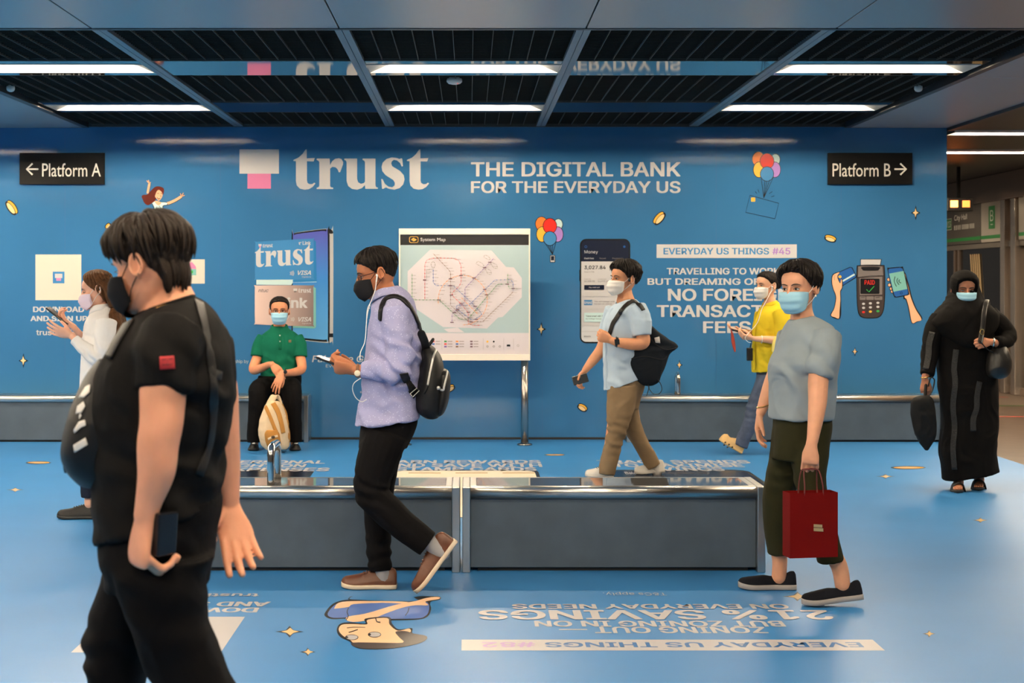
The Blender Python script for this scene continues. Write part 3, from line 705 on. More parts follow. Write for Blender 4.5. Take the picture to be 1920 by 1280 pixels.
LG = mat('print_line_grey', (.55, .54, .54)); g.rect(*w3(60, 690), *w3(604, 704), LG); g.rect(*w3(60, 840), *w3(604, 850), LG); g.rect(*w3(60, 1030), *w3(604, 1040), LG)
g.rect(*w3(92, 745), *w3(185, 802), BLUE); wordmark(g, *w3(95, 755), *w3(183, 792), M_print)
g.text('View and manage cards', *w3(208, 754), *w3(440, 772), DGREY); g.text('Manage with settings', *w3(208, 782), *w3(410, 798), MGREY)
g.rect(*w3(92, 890), *w3(580, 995), PALE, r=1.5); g.text('Travel smart with Trust', *w3(110, 918), *w3(345, 938), DGREY, .02); g.text('No foreign transaction fees', *w3(110, 952), *w3(390, 970), DGREY); g.text('Rewards', *w3(92, 1150), *w3(168, 1168), DGREY)
g.build('app_phone_print', wall)

# ================================================================== PRINTS ON THE FLOOR (parts of the floor)
fw = lambda x, y, l: (x, y, .0005+.0001*l)
def ffit(g, t, xa, xb, ya, yb, m, bold=.03, flip=False, r=True):
    """text between picture columns xa..xb and rows ya (far) .. yb (near), lying on the floor"""
    ym = (ya+yb)/2; Y = F*H/(ym-CY); X0, X1 = (xa-CX)*Y/F, (xb-CX)*Y/F
    Ya, Yb = F*H/(ya-CY), F*H/(yb-CY)
    if flip: g.text(t, X1, Yb, X0, Ya, m, bold)
    else: g.text(t, X0, Ya, X1, Yb, m, bold)
fpg = lambda x, y, l: (*pf(x, y), .0005+.0001*l)
FW = M_fprint
FB = mat('floor_print_blue', (.03, .15, .40), rough=.35); FL = mat('floor_print_lilac', srgb(185, 150, 205), rough=.35); FK = mat('floor_print_black', (.012, .012, .014), rough=.35)
g = G(fw); g.rect(-.033, 6.21, 1.728, 6.40, FW); ffit(g, 'EVERYDAY US THINGS', 1022, 1616, 1204, 1213.5, FB, .03, True); ffit(g, '#82', 904, 1004, 1204, 1213.5, FL, .03, True); g.build('floor_banner', floor)
g = G(fw)
for t_, a, b, c, d in (('ZONING OUT —', 1048, 1437, 1175, 1187), ('BUT ZONING IN ON', 1002, 1470, 1164, 1175), ('21% SAVINGS', 897, 1558, 1144, 1162), ('ON EVERYDAY NEEDS', 960, 1478, 1133, 1142)): ffit(g, t_, a, b, c, d, FW, .035, True)
ffit(g, 'T&Cs apply.', 1131, 1249, 1110.5, 1117, FW, 0, True); g.build('floor_offer_lettering', floor)
g = G(fw); g.rect(-1.648, 6.177, -1.028, 6.842, FW); g.build('floor_download_card', floor)
g = G(fw); ffit(g, 'DOWNLOAD', 204, 484, 1139, 1148, FW, .045, True); ffit(g, 'AND SIGN UP', 200, 506, 1128, 1137, FW, .045, True); ffit(g, 'trustbank.sg', 248, 486, 1111.5, 1119, FW, .02, True); g.build('floor_download_lettering', floor)
g = G(fw)
for t_, a, b, c, d in (('PERSONAL', 427, 611, 863, 869), ('INSIGHT ON', 370, 573, 870, 876), ('EXPENSES', 413, 618, 877, 883.5)): ffit(g, t_, a, b, c, d, FW, .04)
g.build('floor_insight_lettering', floor)
g = G(fw)
for t_, a, b, c, d in (('EARN REWARDS', 722, 1014, 862.5, 868.5), ('AND SAVE WITH', 718, 1016, 869, 875.5), ('STAMP CARDS', 741, 1006, 876, 883)): ffit(g, t_, a, b, c, d, FW, .04)
g.build('floor_reward_lettering', floor)
g = G(fw)
for t_, a, b, c, d in (('TRACK SPENDS', 1120, 1405, 862.5, 868.5), ('TO MAXIMISE', 1148, 1393, 869, 875.5), ('SAVINGS', 1190, 1357, 876, 883)): ffit(g, t_, a, b, c, d, FW, .04)
g.build('floor_savings_lettering', floor)
for (xa, xb, inner, nm) in ((410, 592, NAVY, 'dark'), (736, 1008, mat('floor_print_cream', srgb(236, 224, 200), rough=.35), 'cream'), (1130, 1400, NAVY, 'dark')):
    Y0 = F*H/(880.5-CY); X0, X1 = (xa-CX)*Y0/F, (xb-CX)*Y0/F
    g = G(fw); g.rect(X0, 9.75, X1, Y0, FK, r=.14); g.rect(X0+.03, 9.78, X1-.03, Y0-.06, inner, r=.12)
    if nm == 'cream': 
        for q in range(3): g.rect(X0+.14+q*.38, Y0-.24, X0+.40+q*.38, Y0-.18, mat('floor_print_gold', srgb(190, 160, 110), rough=.4))
    elif xa > 1000: ffit(g, 'Balance', 1172, 1212, 884.5, 889, FW, .02); ffit(g, '24,384.20', 1240, 1330, 884.5, 889, MGREY, .02)
    g.build('floor_phone_print', floor)
# floor coins and sparkles
for x, y, w, h in ((72, 867, 24, 2.6), (1040, 852.5, 20, 1.8), (1703, 876.5, 33, 3.2), (184, 967, 22, 6)):
    g = G(fpg); g.ell(x, y, w, h, FK); g.ell(x+w*.04, y, w*.86, h*.62, YEL); g.ell(x-w*.05, y-h*.1, w*.6, h*.35, CREAM); g.build('floor_coin_print', floor)
for x, y, w, h in ((28, 918, 17, 4.5), (1660, 893, 18, 4.5), (1838, 975, 15, 5), (543, 1184, 26, 11), (577, 1222, 15, 8), (1495, 1118, 28, 9), (1742, 1188, 12, 7)):
    g = G(fpg); g.poly(spark_pts(x, y, w, h, .24), FK); g.poly(spark_pts(x+1, y, w*.66, h*.66, .3), CREAM); g.build('floor_sparkle_print', floor)
# boy with folded arms (upside down to us)
def w4(pts): return [(560+x/3.2, 1080+y/3.2) for x, y in pts]
SHIRT = mat('floor_print_shirt', srgb(84, 118, 190), rough=.35); FS = mat('floor_print_skin', srgb(245, 200, 160), rough=.35); FH = mat('floor_print_hair', srgb(70, 60, 60), rough=.35)
g = G(fpg)
g.poly(cr2(w4([(305,125),(325,122),(320,140),(700,150),(690,125),(780,120),(845,122),(848,140),(790,155),(795,200),(770,245),(700,262),(560,265),(400,262),(290,255),(200,258),(158,240),(160,215),(205,165),(260,145),(300,140)]), 3), FK)
g.poly(cr2(w4([(320,150),(690,155),(775,160),(780,210),(755,242),(690,255),(400,255),(290,248),(210,250),(175,235),(185,205),(230,165)]), 3), SHIRT)
g.poly(cr2(w4([(215,190),(240,160),(330,150),(520,150),(650,155),(640,165),(500,160),(330,168),(300,185),(220,195)]), 3), FS)
g.poly(cr2(w4([(285,262),(300,242),(400,225),(520,190),(600,168),(700,150),(770,130),(840,125),(840,138),(760,152),(778,175),(700,175),(620,190),(520,225),(430,262),(330,275)]), 3), FS)
g.line(cr2(w4([(640,237),(655,215),(662,190)]), 4, False), 1.6, FK); g.line(cr2(w4([(285,262),(298,240),(290,215),(300,190)]), 4, False), 1.6, FK)
g.poly(cr2(w4([(400,285),(400,255),(540,245),(560,285),(600,320),(680,312),(685,345),(770,365),(735,400),(600,430),(450,440),(345,430),(310,395),(250,365),(228,325),(250,285),(310,278)]), 4), FK)
g.poly(cr2(w4([(415,262),(530,252),(545,290),(595,328),(660,315),(672,335),(630,350),(625,400),(480,405),(345,405),(310,385),(262,355),(240,320),(262,292),(330,288),(410,290)]), 4), FS)
g.poly(cr2(w4([(580,335),(640,330),(690,345),(770,362),(735,395),(610,428),(450,436),(345,428),(320,400),(480,400),(625,400),(605,370)]), 3), FH)
for x, y in ((318, 368), (455, 352)):
    g.ell(560+x/3.2, 1080+y/3.2, 12.5, 5.4, FK); g.ell(560+x/3.2, 1080+y/3.2, 11.3, 4.4, FW); g.ell(560+(x-30)/3.2, 1080+y/3.2, 3, 2, FK)
g.line(w4([(300,340),(355,322)]), 1.6, FK); g.line(cr2(w4([(290,312),(340,308),(400,310)]), 4, False), 1, FK); g.line(cr2(w4([(462,255),(470,275),(490,278)]), 4, False), 2, FK)
g.build('folded_arms_boy_print', floor)
# ================================================================== BENCHES
def handle_pts(X, y0, y1, z0, h):
    return [(X, y0, z0), (X, y0, z0+h-.05), (X, y0+.018, z0+h-.012), (X, y0+.055, z0+h), (X, y1-.055, z0+h), (X, y1-.018, z0+h-.012), (X, y1, z0+h-.05), (X, y1, z0)]
def bench(X0, X1, Y0, Y1, label, ends=(1, 1), handles=(), z=.452):
    t = empty('bench', ((X0+X1)/2, (Y0+Y1)/2, 0), label, 'bench')
    p = .042
    b = MB(); b.box(X0+p, X1-p, Y0+.03, Y1-.02, .02, z-.06); b.build('panel', M_bench, t, smooth=False, bevel=.004)
    b = MB(); b.box(X0+p+.04, X1-p-.04, Y0+.055, Y1-.04, 0, .02); b.build('plinth', M_dark, t, smooth=False)
    b = MB(); b.box(X0+p+.035, X1-p-.035, Y0+.05, Y1-.04, z-.035, z+.0005); b.build('granite_seat', M_granite, t, smooth=False, bevel=.001)
    b = MB(); b.box(X0+p, X1-p, Y1-.04, Y1, z-.05, z); b.box(X0+p, X0+p+.035, Y0+.05, Y1-.04, z-.05, z); b.box(X1-p-.035, X1-p, Y0+.05, Y1-.04, z-.05, z)
    b.build('seat_rim', M_steel, t, smooth=False, bevel=.003)
    R = [[(x, Y0+.024+.026*math.cos(a)*1.0, z-.033+.033*math.sin(a)) for a in (math.pi/2*q/6*1 + 0 for q in range(-0, 25))][:24] for x in (X0+p, X1-p)]
    b = MB(); b.rings(R); b.box(X0+p, X1-p, Y0+.03, Y0+.052, z-.05, z); b.build('front_rail', M_steel, t)
    for s, on in zip((0, 1), ends):
        if not on: continue
        xa, xb = (X0, X0+p) if s == 0 else (X1-p, X1)
        b = MB(); b.box(xa, xb, Y0-.012, Y1, 0, z+.001); b.build('end_frame', M_steel, t, smooth=False, bevel=.005)
    for X in handles:
        b = MB(); b.tube(handle_pts(X, Y0+.08, Y1-.06, z, .2), .021, n=16, roundcap=False); b.build('armrest', mat('chrome', (.72, .70, .67), rough=.08, metal=1), t)
    return t
bench(-1.645, -.050, 7.90, 8.31, 'grey steel bench with loop armrest behind the man in the lavender shirt', handles=(-1.06,))
bench(-.037, 1.565, 7.90, 8.31, 'grey steel bench with dark stone top beside the woman with the red bag')
bench(-8.6, -1.555, 14.42, 14.685, 'long grey bench along the blue wall under the man in green')
bench(1.52, 4.60, 14.42, 14.685, 'long grey bench along the blue wall behind the woman in yellow', handles=(2.03,))

# ================================================================== SYSTEM MAP ON TWO POSTS
YB = 14.14; bs_ = YB/F
def bp(x, y): return ((x-CX)*bs_, H-(y-CY)*bs_)
tb = empty('map_board', (bp(871, 0)[0], YB, 0), 'white framed system map board standing on two steel posts by the wall', 'map board')
(x0, z1), (x1, z0) = bp(748, 428.5), bp(994, 675.5)
b = MB(); b.box(x0, x1, YB+.004, YB+.075, z0, z1); b.build('back_panel', mat('board_white', (.74, .70, .62), rough=.4), tb, smooth=False, bevel=.004)
M_frame = mat('frame_cream', (.80, .74, .64), rough=.35)
zt = bp(0, 439.5)[1]; zb = bp(0, 664)[1]; xl = bp(750.5, 0)[0]; xr = bp(991.5, 0)[0]
for nm, q in (('top_rail', (x0, x1, zt, z1)), ('bottom_rail', (x0, x1, z0, zb)), ('side_rail', (x0, xl, zb, zt)), ('side_rail', (xr, x1, zb, zt))):
    b = MB(); b.box(q[0], q[1], YB-.018, YB+.004, q[2], q[3]); b.build(nm, M_frame, tb, smooth=False, bevel=.003)
YS = YB-.001; ss = YS/F
def mm(x, y, l): return ((x-CX)*ss, YS-.00008*l, H-(y-CY)*ss)
def A(x, y): return (740+x/4.7407, 420+y/4.7407)
g = G(mm)
SEA = mat('map_sea', srgb(166, 188, 194), rough=.3); LAND = mat('map_land', srgb(210, 202, 208), rough=.3)
g.rect(750.5, 439.5, 991.5, 664, LAND); g.rect(750.5, 459.5, 991.5, 624, SEA); g.rect(750.5, 440, 991.5, 459.3, K)
g.text('System Map', *A(230, 122), *A(452, 160), M_print, .004, face=0)
g.rect(*A(130, 110), *A(210, 166), YEL, r=3.5); g.rect(*A(133, 113), *A(207, 163), K, r=3.2); g.poly([A(145, 138), A(168, 122), A(196, 138), A(168, 154)], YEL); g.line([A(150, 146), A(178, 128)], .7, K); g.line([A(160, 150), A(188, 132)], .7, K)
g.poly([A(*p) for p in ((315,228),(860,235),(990,380),(1060,385),(1130,480),(1130,650),(960,825),(920,830),(820,928),(430,915),(200,760),(115,650),(115,420))], LAND)
g.poly([A(435, 932), A(560, 920), A(620, 962), A(480, 962)], LAND)
LINES = {'map_red': ((215, 60, 60), [[(268,672),(268,360),(285,320),(330,303),(520,303),(570,325),(590,370),(590,520),(570,555),(512,610),(512,635),(590,708),(655,790),(655,880),(695,903),(760,898)]]),
 'map_green': ((50, 140, 70), [[(155,440),(155,660),(175,673),(395,673),(580,845),(650,845),(910,540),(930,533),(1005,533),(1005,440)], [(1005,533),(1020,572),(1105,572)]]),
 'map_purple': ((120, 85, 160), [[(510,872),(510,800),(625,690),(625,570),(880,305)]]),
 'map_blue': ((50, 95, 170), [[(343,400),(343,520),(370,546),(520,546),(700,715),(770,790),(770,810),(690,855),(560,760),(545,735),(560,720),(660,720),(890,497),(1030,493),(1052,520),(1052,590)]]),
 'map_brown': ((120, 90, 70), [[(343,262),(480,405),(497,430),(497,720),(660,868),(780,868),(1035,620),(1052,600)]]),
 'map_orange': ((235, 145, 60), [[(605+218*math.cos(a), 675+220*math.sin(a)) for a in (math.pi*2*k/40 for k in range(-21, 11))], [(590,650),(740,800)]]),
 'map_grey': ((150, 145, 140), [[(343,330),(325,350),(325,370),(343,395),(360,375),(360,350),(343,330)], [(740,330),(720,350),(770,380),(800,385),(780,350),(740,330)], [(800,275),(790,295),(840,320),(850,310),(830,285),(800,275)], [(845,340),(880,390),(915,395),(905,360),(860,342)], [(800,390),(830,445),(860,450),(855,415),(820,395)], [(285,490),(285,405),(340,402)]])}
rnd = random.Random(4)
for nm, (c, ls) in LINES.items():
    m = mat(nm, srgb(*c), rough=.3)
    for L in ls:
        P = [A(*p) for p in L]; g.line(P, .55, m)
        for a, b_ in zip(P, P[1:]):
            d = math.hypot(b_[0]-a[0], b_[1]-a[1]); k = max(1, int(d/6.2))
            for i in range(k):
                x, y = a[0]+(b_[0]-a[0])*(i+.5)/k, a[1]+(b_[1]-a[1])*(i+.5)/k
                g.rect(x-.95, y-.65, x+.95, y+.65, m)
                if nm != 'map_grey' or i % 2: w = rnd.uniform(3.5, 8); g.rect(x+1.8, y-.35, x+1.8+w, y+.3, mat('map_text', srgb(150, 140, 140), rough=.3))
for x, y in ((590, 708), (715, 730), (530, 785), (560, 760), (800, 580), (815, 628), (705, 480), (590, 457), (497, 487), (497, 546), (505, 630), (395, 673), (655, 785), (725, 845), (680, 868), (510, 872), (800, 388), (845, 340), (1052, 572), (1000, 534), (268, 497)):
    p = A(x, y); g.rect(p[0]-3.2, p[1]-1, p[0]+3.2, p[1]+1, mat('map_node', srgb(110, 80, 90), rough=.3))
for i, (x, c) in enumerate(((345, 'map_red'), (452, 'map_green'), (555, 'map_orange'), (682, 'map_grey'))):
    for j in range(3):
        cc = [['map_red', 'map_blue', 'map_green'], ['map_green', 'map_red', 'map_purple'], ['map_orange', 'map_blue', 'map_brown'], ['map_node']*3][i][j]
        if i == 0 and j == 2: continue
        p = A(x, 1041+j*23); g.rect(p[0]-2.4, p[1]-1.4, p[0]+2.4, p[1]+1.4, MATS[cc]); g.rect(p[0]+4, p[1]-.9, p[0]+13, p[1]+.6, MATS['map_text'])
for x in (420, 787, 968, 1055): g.line([A(x, 1015), A(x, 1115)], .4, MATS['map_text'])
g.ell(*A(824, 1042), 2, 2, YEL); g.ell(*A(880, 1042), 1.8, 1.8, K)
for x in (824, 880, 934): g.ell(*A(x, 1085), 2, 1.9, MGREY); g.ell(*A(x, 1085), 1.2, 1.1, LAND)
g.rect(*A(995, 1068), *A(1026, 1086), K); g.ell(*A(1095, 1078), 2, 2, MGREY); g.ell(*A(1095, 1078), 1.5, 1.5, LAND)
g.build('map_sheet', tb)
b = MB(); b.box(xl, xr, YB-.010, YB-.008, zb, zt)
mg = mat('cover_sheet', (.9, .9, .9), rough=.04, alpha=.012, spec=.2)
b.build('clear_cover', mg, tb, smooth=False)
for x in (757.5, 984):
    X = (x-CX)*bs_; b = MB(); b.tube([(X, YB+.04, 0.012), (X, YB+.04, z0+.02)], .035, n=24, roundcap=False); po = b.build('post', mat('post_steel', (.36, .34, .32), rough=.25, metal=1), tb)
    R = [[(X+r*math.cos(a), YB+.04+r*math.sin(a), z) for a in (k*math.pi/14 for k in range(28))] for r, z in ((.072, 0), (.072, .01), (.066, .016), (.04, .018), (.036, .03))]
    MB().rings(R).build('base_flange', mat('post_steel', (.36, .34, .32)), po)
# ================================================================== TOOLS FOR PEOPLE
def remesh(mb, voxel, smooth=2, name='tmp'):
    me = bpy.data.meshes.new(name); me.from_pydata([Vector(v) for v in mb.v], [], mb.f)
    o = bpy.data.objects.new(name, me); col.objects.link(o)
    r = o.modifiers.new('r', 'REMESH'); r.mode = 'VOXEL'; r.voxel_size = voxel
    if smooth:
        s = o.modifiers.new('s', 'SMOOTH'); s.factor = .5; s.iterations = smooth
    bpy.context.view_layer.update()
    dg = bpy.context.evaluated_depsgraph_get()
    m2 = bpy.data.meshes.new_from_object(o.evaluated_get(dg), depsgraph=dg)
    bpy.data.objects.remove(o); bpy.data.meshes.remove(me)
    n = len(m2.vertices); V = np.empty(n*3, np.float32); m2.vertices.foreach_get('co', V)
    N = np.empty(n*3, np.float32); m2.vertices.foreach_get('normal', N)
    fs = [tuple(p.vertices) for p in m2.polygons]
    bpy.data.meshes.remove(m2)
    return V.reshape(-1, 3).astype(float), N.reshape(-1, 3).astype(float), fs
def hash3(i, j, k, seed):
    h = (i*374761393 + j*668265263 + k*2147483647 + seed*1274126177) & 0xFFFFFFFF
    h = ((h ^ (h >> 13))*1274126177) & 0xFFFFFFFF
    return ((h ^ (h >> 16)) & 0xFFFF)/32767.5 - 1
def vnoise(P, seed=0):
    I = np.floor(P).astype(np.int64); f = P - I; u = f*f*(3-2*f)
    out = 0
    for a in (0, 1):
        for b in (0, 1):
            for c in (0, 1):
                w = (u[:, 0] if a else 1-u[:, 0])*(u[:, 1] if b else 1-u[:, 1])*(u[:, 2] if c else 1-u[:, 2])
                out = out + w*hash3(I[:, 0]+a, I[:, 1]+b, I[:, 2]+c, seed)
    return out
def folds(V, N, amp=.004, scale=(9, 9, 5), seed=0, spots=()):
    """cloth folds: soft ridges everywhere, stronger around the given points"""
    Q = V*np.array(scale); warp = vnoise(V*6+3, seed+7)[:, None]*np.array([1.2, 1.2, 1.2])
    n1 = vnoise(Q+warp, seed); n2 = vnoise(Q*2.1+warp*1.5, seed+1)
    r = (1-np.abs(n1)*2)*.7 + (1-np.abs(n2)*2)*.3
    d = amp*r
    for s in spots:
        c, rad, a = s[0], s[1], s[2]; ax = np.array(s[3]) if len(s) > 3 else np.array([0, 0, 1.]); fr = s[4] if len(s) > 4 else 40
        L = V - np.array(c); dist = np.linalg.norm(L, axis=1); w = np.exp(-(dist/rad)**2)
        ph = L @ ax*fr*2*math.pi/6.28 + vnoise(V*14, seed+3)*2.2
        d = d + a*w*np.sin(ph)
    return V + N*d[:, None]
def frame(fwd, up=(0, 0, 1)):
    f = Vector(fwd).normalized(); u = Vector(up); u = (u - f*u.dot(f)).normalized(); return f, u.cross(f), u     # fwd, left, up
HEADT = [(-.117,.050,.015,.012),(-.113,.078,-.002,.027),(-.105,.090,.006,.038),(-.09,.0935,.026,.047),(-.07,.0925,.056,.055),(-.045,.091,.076,.061),(-.02,.0895,.088,.067),
         (0,.086,.095,.0705),(.022,.0905,.099,.0745),(.045,.0905,.099,.0765),(.068,.082,.094,.0735),(.09,.062,.077,.06),(.105,.038,.05,.040),(.113,.018,.024,.019)]
def head_rings(n=56):
    z = np.array([h[0] for h in HEADT]); zz = np.concatenate([np.linspace(-.117, .1, 52), np.linspace(.103, .1135, 6)])
    cols = [np.interp(zz, z, [h[k] for h in HEADT]) for k in (1, 2, 3)]
    R = []
    for i, h in enumerate(zz):
        f, b, w = (c[i] for c in cols); ring = []
        for k in range(n):
            a = 2*math.pi*k/n; ca, sa = math.cos(a), math.sin(a); e = .86
            ring.append(np.array([(f if ca > 0 else b)*np.sign(ca)*abs(ca)**e, w*np.sign(sa)*abs(sa)**e, h]))
        R.append(ring)
    for r in R:                                                     # sockets, brow, cheeks, lips
        for p in r:
            if p[0] > .02:
                for s in (1, -1):
                    p[0] -= .011*math.exp(-(((p[1]-s*.031)/.017)**2 + ((p[2]-.001)/.013)**2))
                    p[0] += .004*math.exp(-(((p[1]-s*.030)/.022)**2 + ((p[2]-.022)/.008)**2))
                    p[0] += .005*math.exp(-(((p[1]-s*.042)/.02)**2 + ((p[2]+.03)/.02)**2))
                p[0] += .006*math.exp(-((p[1]/.022)**2 + ((p[2]+.066)/.007)**2)) + .006*math.exp(-((p[1]/.020)**2 + ((p[2]+.078)/.007)**2))
                p[0] += .005*math.exp(-((p[1]/.02)**2 + ((p[2]+.103)/.014)**2))
    return R
HEAD_R = head_rings()
class Head:
    def __init__(s, c, fwd, up=(0, 0, 1), k=1.0):
        s.c = Vector(c); s.f, s.l, s.u = frame(fwd, up); s.k = k
        v = []; f = []; n = len(HEAD_R[0])
        for r in HEAD_R: v += [Vector(p) for p in r]
        for i in range(len(HEAD_R)-1):
            for j in range(n): a = i*n+j; b = i*n+(j+1) % n; f.append((a, b, b+n, a+n))
        v += [Vector((.03, 0, -.118)), Vector((-.003, 0, .1145))]
        for j in range(n): f.append((len(v)-2, (j+1) % n, j)); q = (len(HEAD_R)-1)*n; f.append((len(v)-1, q+j, q+(j+1) % n))
        s.lv, s.lf = v, f; s.bvh = BVHTree.FromPolygons(v, f)
    def W(s, x, y, z): return s.c + (s.f*x + s.l*y + s.u*z)*s.k
    def loc(s, p): d = (Vector(p)-s.c)/s.k; return Vector((d.dot(s.f), d.dot(s.l), d.dot(s.u)))
    def rad(s, d):
        h = s.bvh.ray_cast(Vector((-.005, 0, .012)), d); return h[3] if h[0] is not None else .09
    def add(s, mb, ears=(1, -1)):
        mb.add([s.W(*p) for p in s.lv], s.lf)
        k = s.k; W = s.W
        mb.tube([W(.086,0,.016), W(.097,0,-.006), W(.107,0,-.026), W(.110,0,-.037), W(.100,0,-.046)], [.0065*k,.0075*k,.0095*k,.0105*k,.007*k], n=10)
        for q in (1, -1): mb.ball(W(.097, q*.0125, -.040), .0085*k, 6)
        for q in ears:
            A = (s.f*.95 + s.l*q*.18).normalized(); B = (s.u - A*s.u.dot(A)).normalized(); C = A.cross(B)
            A2 = (A*.97 - B*.12).normalized()
            mb.ball(W(-.018, q*.0775, -.004), (.0175*k, .0065*k, .030*k), 9, (A2, C, B))
            R = []                                                    # rim
            P = []
            for t in range(-60, 245, 20):
                a = math.radians(t); P.append(W(-.018, q*.085, -.004) + (A2*(-.0165*math.cos(a)) + B*(.029*math.sin(a)))*k + s.l*q*.003*k)
            mb.tube(P, .0054*k, n=7, sub=1); mb.ball(W(-.002, q*.079, -.010), (.006*k, .006*k, .008*k), 6)
            mb.ball(W(-.014, q*.078, -.034), (.008*k, .005*k, .009*k), 6, (A, C, B))
        return mb
    def eyes(s, mb, look=(1, 0, 0), lid=.0, mi=(1, 2, 3), size=1.0, brow=1.0, sides=(1, -1)):
        """mi: white, iris/lash, brow"""
        for q in sides:
            e = s.W(.0768, q*.0315, -.0005); k = s.k*size
            mb.ball(e, (.0075*k, .0145*k, .0072*k*(1-lid)), 8, (s.f, s.l, s.u), mi[0])
            mb.ball(e + s.f*.0052*k + s.l*look[1]*.006*k + s.u*look[2]*.004*k, (.0036*k, .0062*k, .0064*k*(1-lid)), 7, (s.f, s.l, s.u), mi[1])
            L = [s.W(.0768+.0066, q*(.0315-.0155), -.002), s.W(.0768+.0095, q*(.0315-.005), .0060-lid*.005), s.W(.0768+.0078, q*(.0315+.007), .0058-lid*.005), s.W(.0768-.0008, q*(.0315+.0165), .000)]
            mb.tube(L, [.0008*k, .0016*k, .0016*k, .0008*k], n=6, sub=3, mi=mi[1])
            B_ = [s.W(.0905, q*.012, .0185), s.W(.0925, q*.026, .0235), s.W(.0865, q*.042, .0235), s.W(.074, q*.054, .0175)]
            mb.tube(B_, [.0022*k*brow, .003*k*brow, .0026*k*brow, .001*k], n=6, sub=3, mi=mi[2])
    def mask(s, parent, m, mstrap, pleat=1, name='face_mask', fit=1.0, ears=(1, -1), label=None):
        W = s.W; nu, nv = 28, 18; V = []
        cz = [(0, .1035, -.012), (.18, .120, -.030), (.38, .127, -.052), (.6, .122, -.074), (.8, .112, -.098), (1, .088, -.120)]
        for j in range(nv+1):
            v = j/nv; xc = np.interp(v, [c[0] for c in cz], [c[1] for c in cz])*fit; zc = np.interp(v, [c[0] for c in cz], [c[2] for c in cz])
            xs = np.interp(v, [0, 1], [.040, .038]); ys = np.interp(v, [0, .5, 1], [.0735, .070, .058]); zs = np.interp(v, [0, 1], [-.020, -.085])
            for i in range(nu+1):
                u = (i/nu*2-1); a = u*math.pi/2; ca, sa = math.cos(a), math.sin(a)
                sharp = abs(ca)**.72
                y = ys*np.sign(sa)*abs(sa)**.88; x = xs + (xc-xs)*sharp; z = zs + (zc-zs)*abs(ca)**.5
                if j == 0: x += 0
                r = .0022*pleat*(math.sin(v*3*2*math.pi) if .1 < v < .92 else 0)*(ca**.3 if ca > 0 else 0)
                V.append(W(x + r, y, z))
        f = []
        for j in range(nv):
            for i in range(nu): a = j*(nu+1)+i; f.append((a, a+1, a+nu+2, a+nu+1))
        b = MB().add(V, f); o = b.build(name, m, parent, solid=.0022*s.k, label=label)
        if mstrap is not None:
            for q in ears:
                st = MB()
                st.tube([W(.041, q*.0735, -.024), W(.02, q*.080, -.006), W(-.008, q*.083, .022), W(-.026, q*.088, .012), W(-.033, q*.088, -.012)], .0016*s.k, n=6)
                st.tube([W(.040, q*.060, -.083), W(.018, q*.076, -.060), W(-.006, q*.083, -.038), W(-.028, q*.088, -.022), W(-.033, q*.088, -.012)], .0016*s.k, n=6)
                st.build('ear_loop', mstrap, o)
        return o
    def hair(s, parent, m, line, thick, n=90, streak=.0035, seed=1, name='hair', extra=None, up=None, fr=26):
        """line(az) = elevation (deg) where hair starts (az 0 = face, 180 = back); thick(az, el) in metres"""
        o = Vector((-.005, 0, .012)); R = []; rnd = random.Random(seed)
        for i in range(1, n):
            el = -90 + 180*i/n; ring = []
            for j in range(2*n):
                az = 360*j/(2*n); a, e = math.radians(az), math.radians(el)
                d = Vector((math.cos(e)*math.cos(a), math.cos(e)*math.sin(a), math.sin(e)))
                A = az if az <= 180 else 360-az
                r = s.rad(d); L = line(A)
                w = 1/(1+math.exp(-(el-L)/2.4)); t = thick(A, el)
                strk = streak*(math.sin(a*fr + 2.2*math.sin(e*5+a*2) + seed) + .7*math.sin(a*fr*2.3 + 3*math.sin(e*7) + 2) + .5*math.sin(a*9+e*16+seed*3))*math.cos(e)**.5
                rr = r + (t + strk*min(1, t/.012))*w - .014*(1-w)
                ring.append(s.W(*(o + d*rr)))
            R.append(ring)
        b = MB().rings(R)
        if extra: extra(b)
        return b.build(name, m, parent)
    def locks(s, b, specs, mi=0):
        """specs: (az0, el0, az1, el1, lift0, lift1, radius): tapered locks lying on the head"""
        o = Vector((-.005, 0, .012))
        for az0, el0, az1, el1, t0, t1, r in specs:
            P = []
            for q in range(6):
                w = q/5; a = math.radians(az0+(az1-az0)*w); e = math.radians(el0+(el1-el0)*w)
                d = Vector((math.cos(e)*math.cos(a), math.cos(e)*math.sin(a), math.sin(e)))
                P.append(s.W(*(o + d*(s.rad(d) + t0+(t1-t0)*w + .006*math.sin(w*math.pi)))))
            b.tube(P, [r*.5, r, r, r*.85, r*.55, r*.12], n=6, sub=2, mi=mi)
FING = [(.031, .089, (.042, .025, .021), .0092), (.0105, .093, (.046, .028, .022), .0094), (-.0105, .090, (.043, .027, .021), .0089), (-.030, .083, (.034, .021, .019), .0079)]
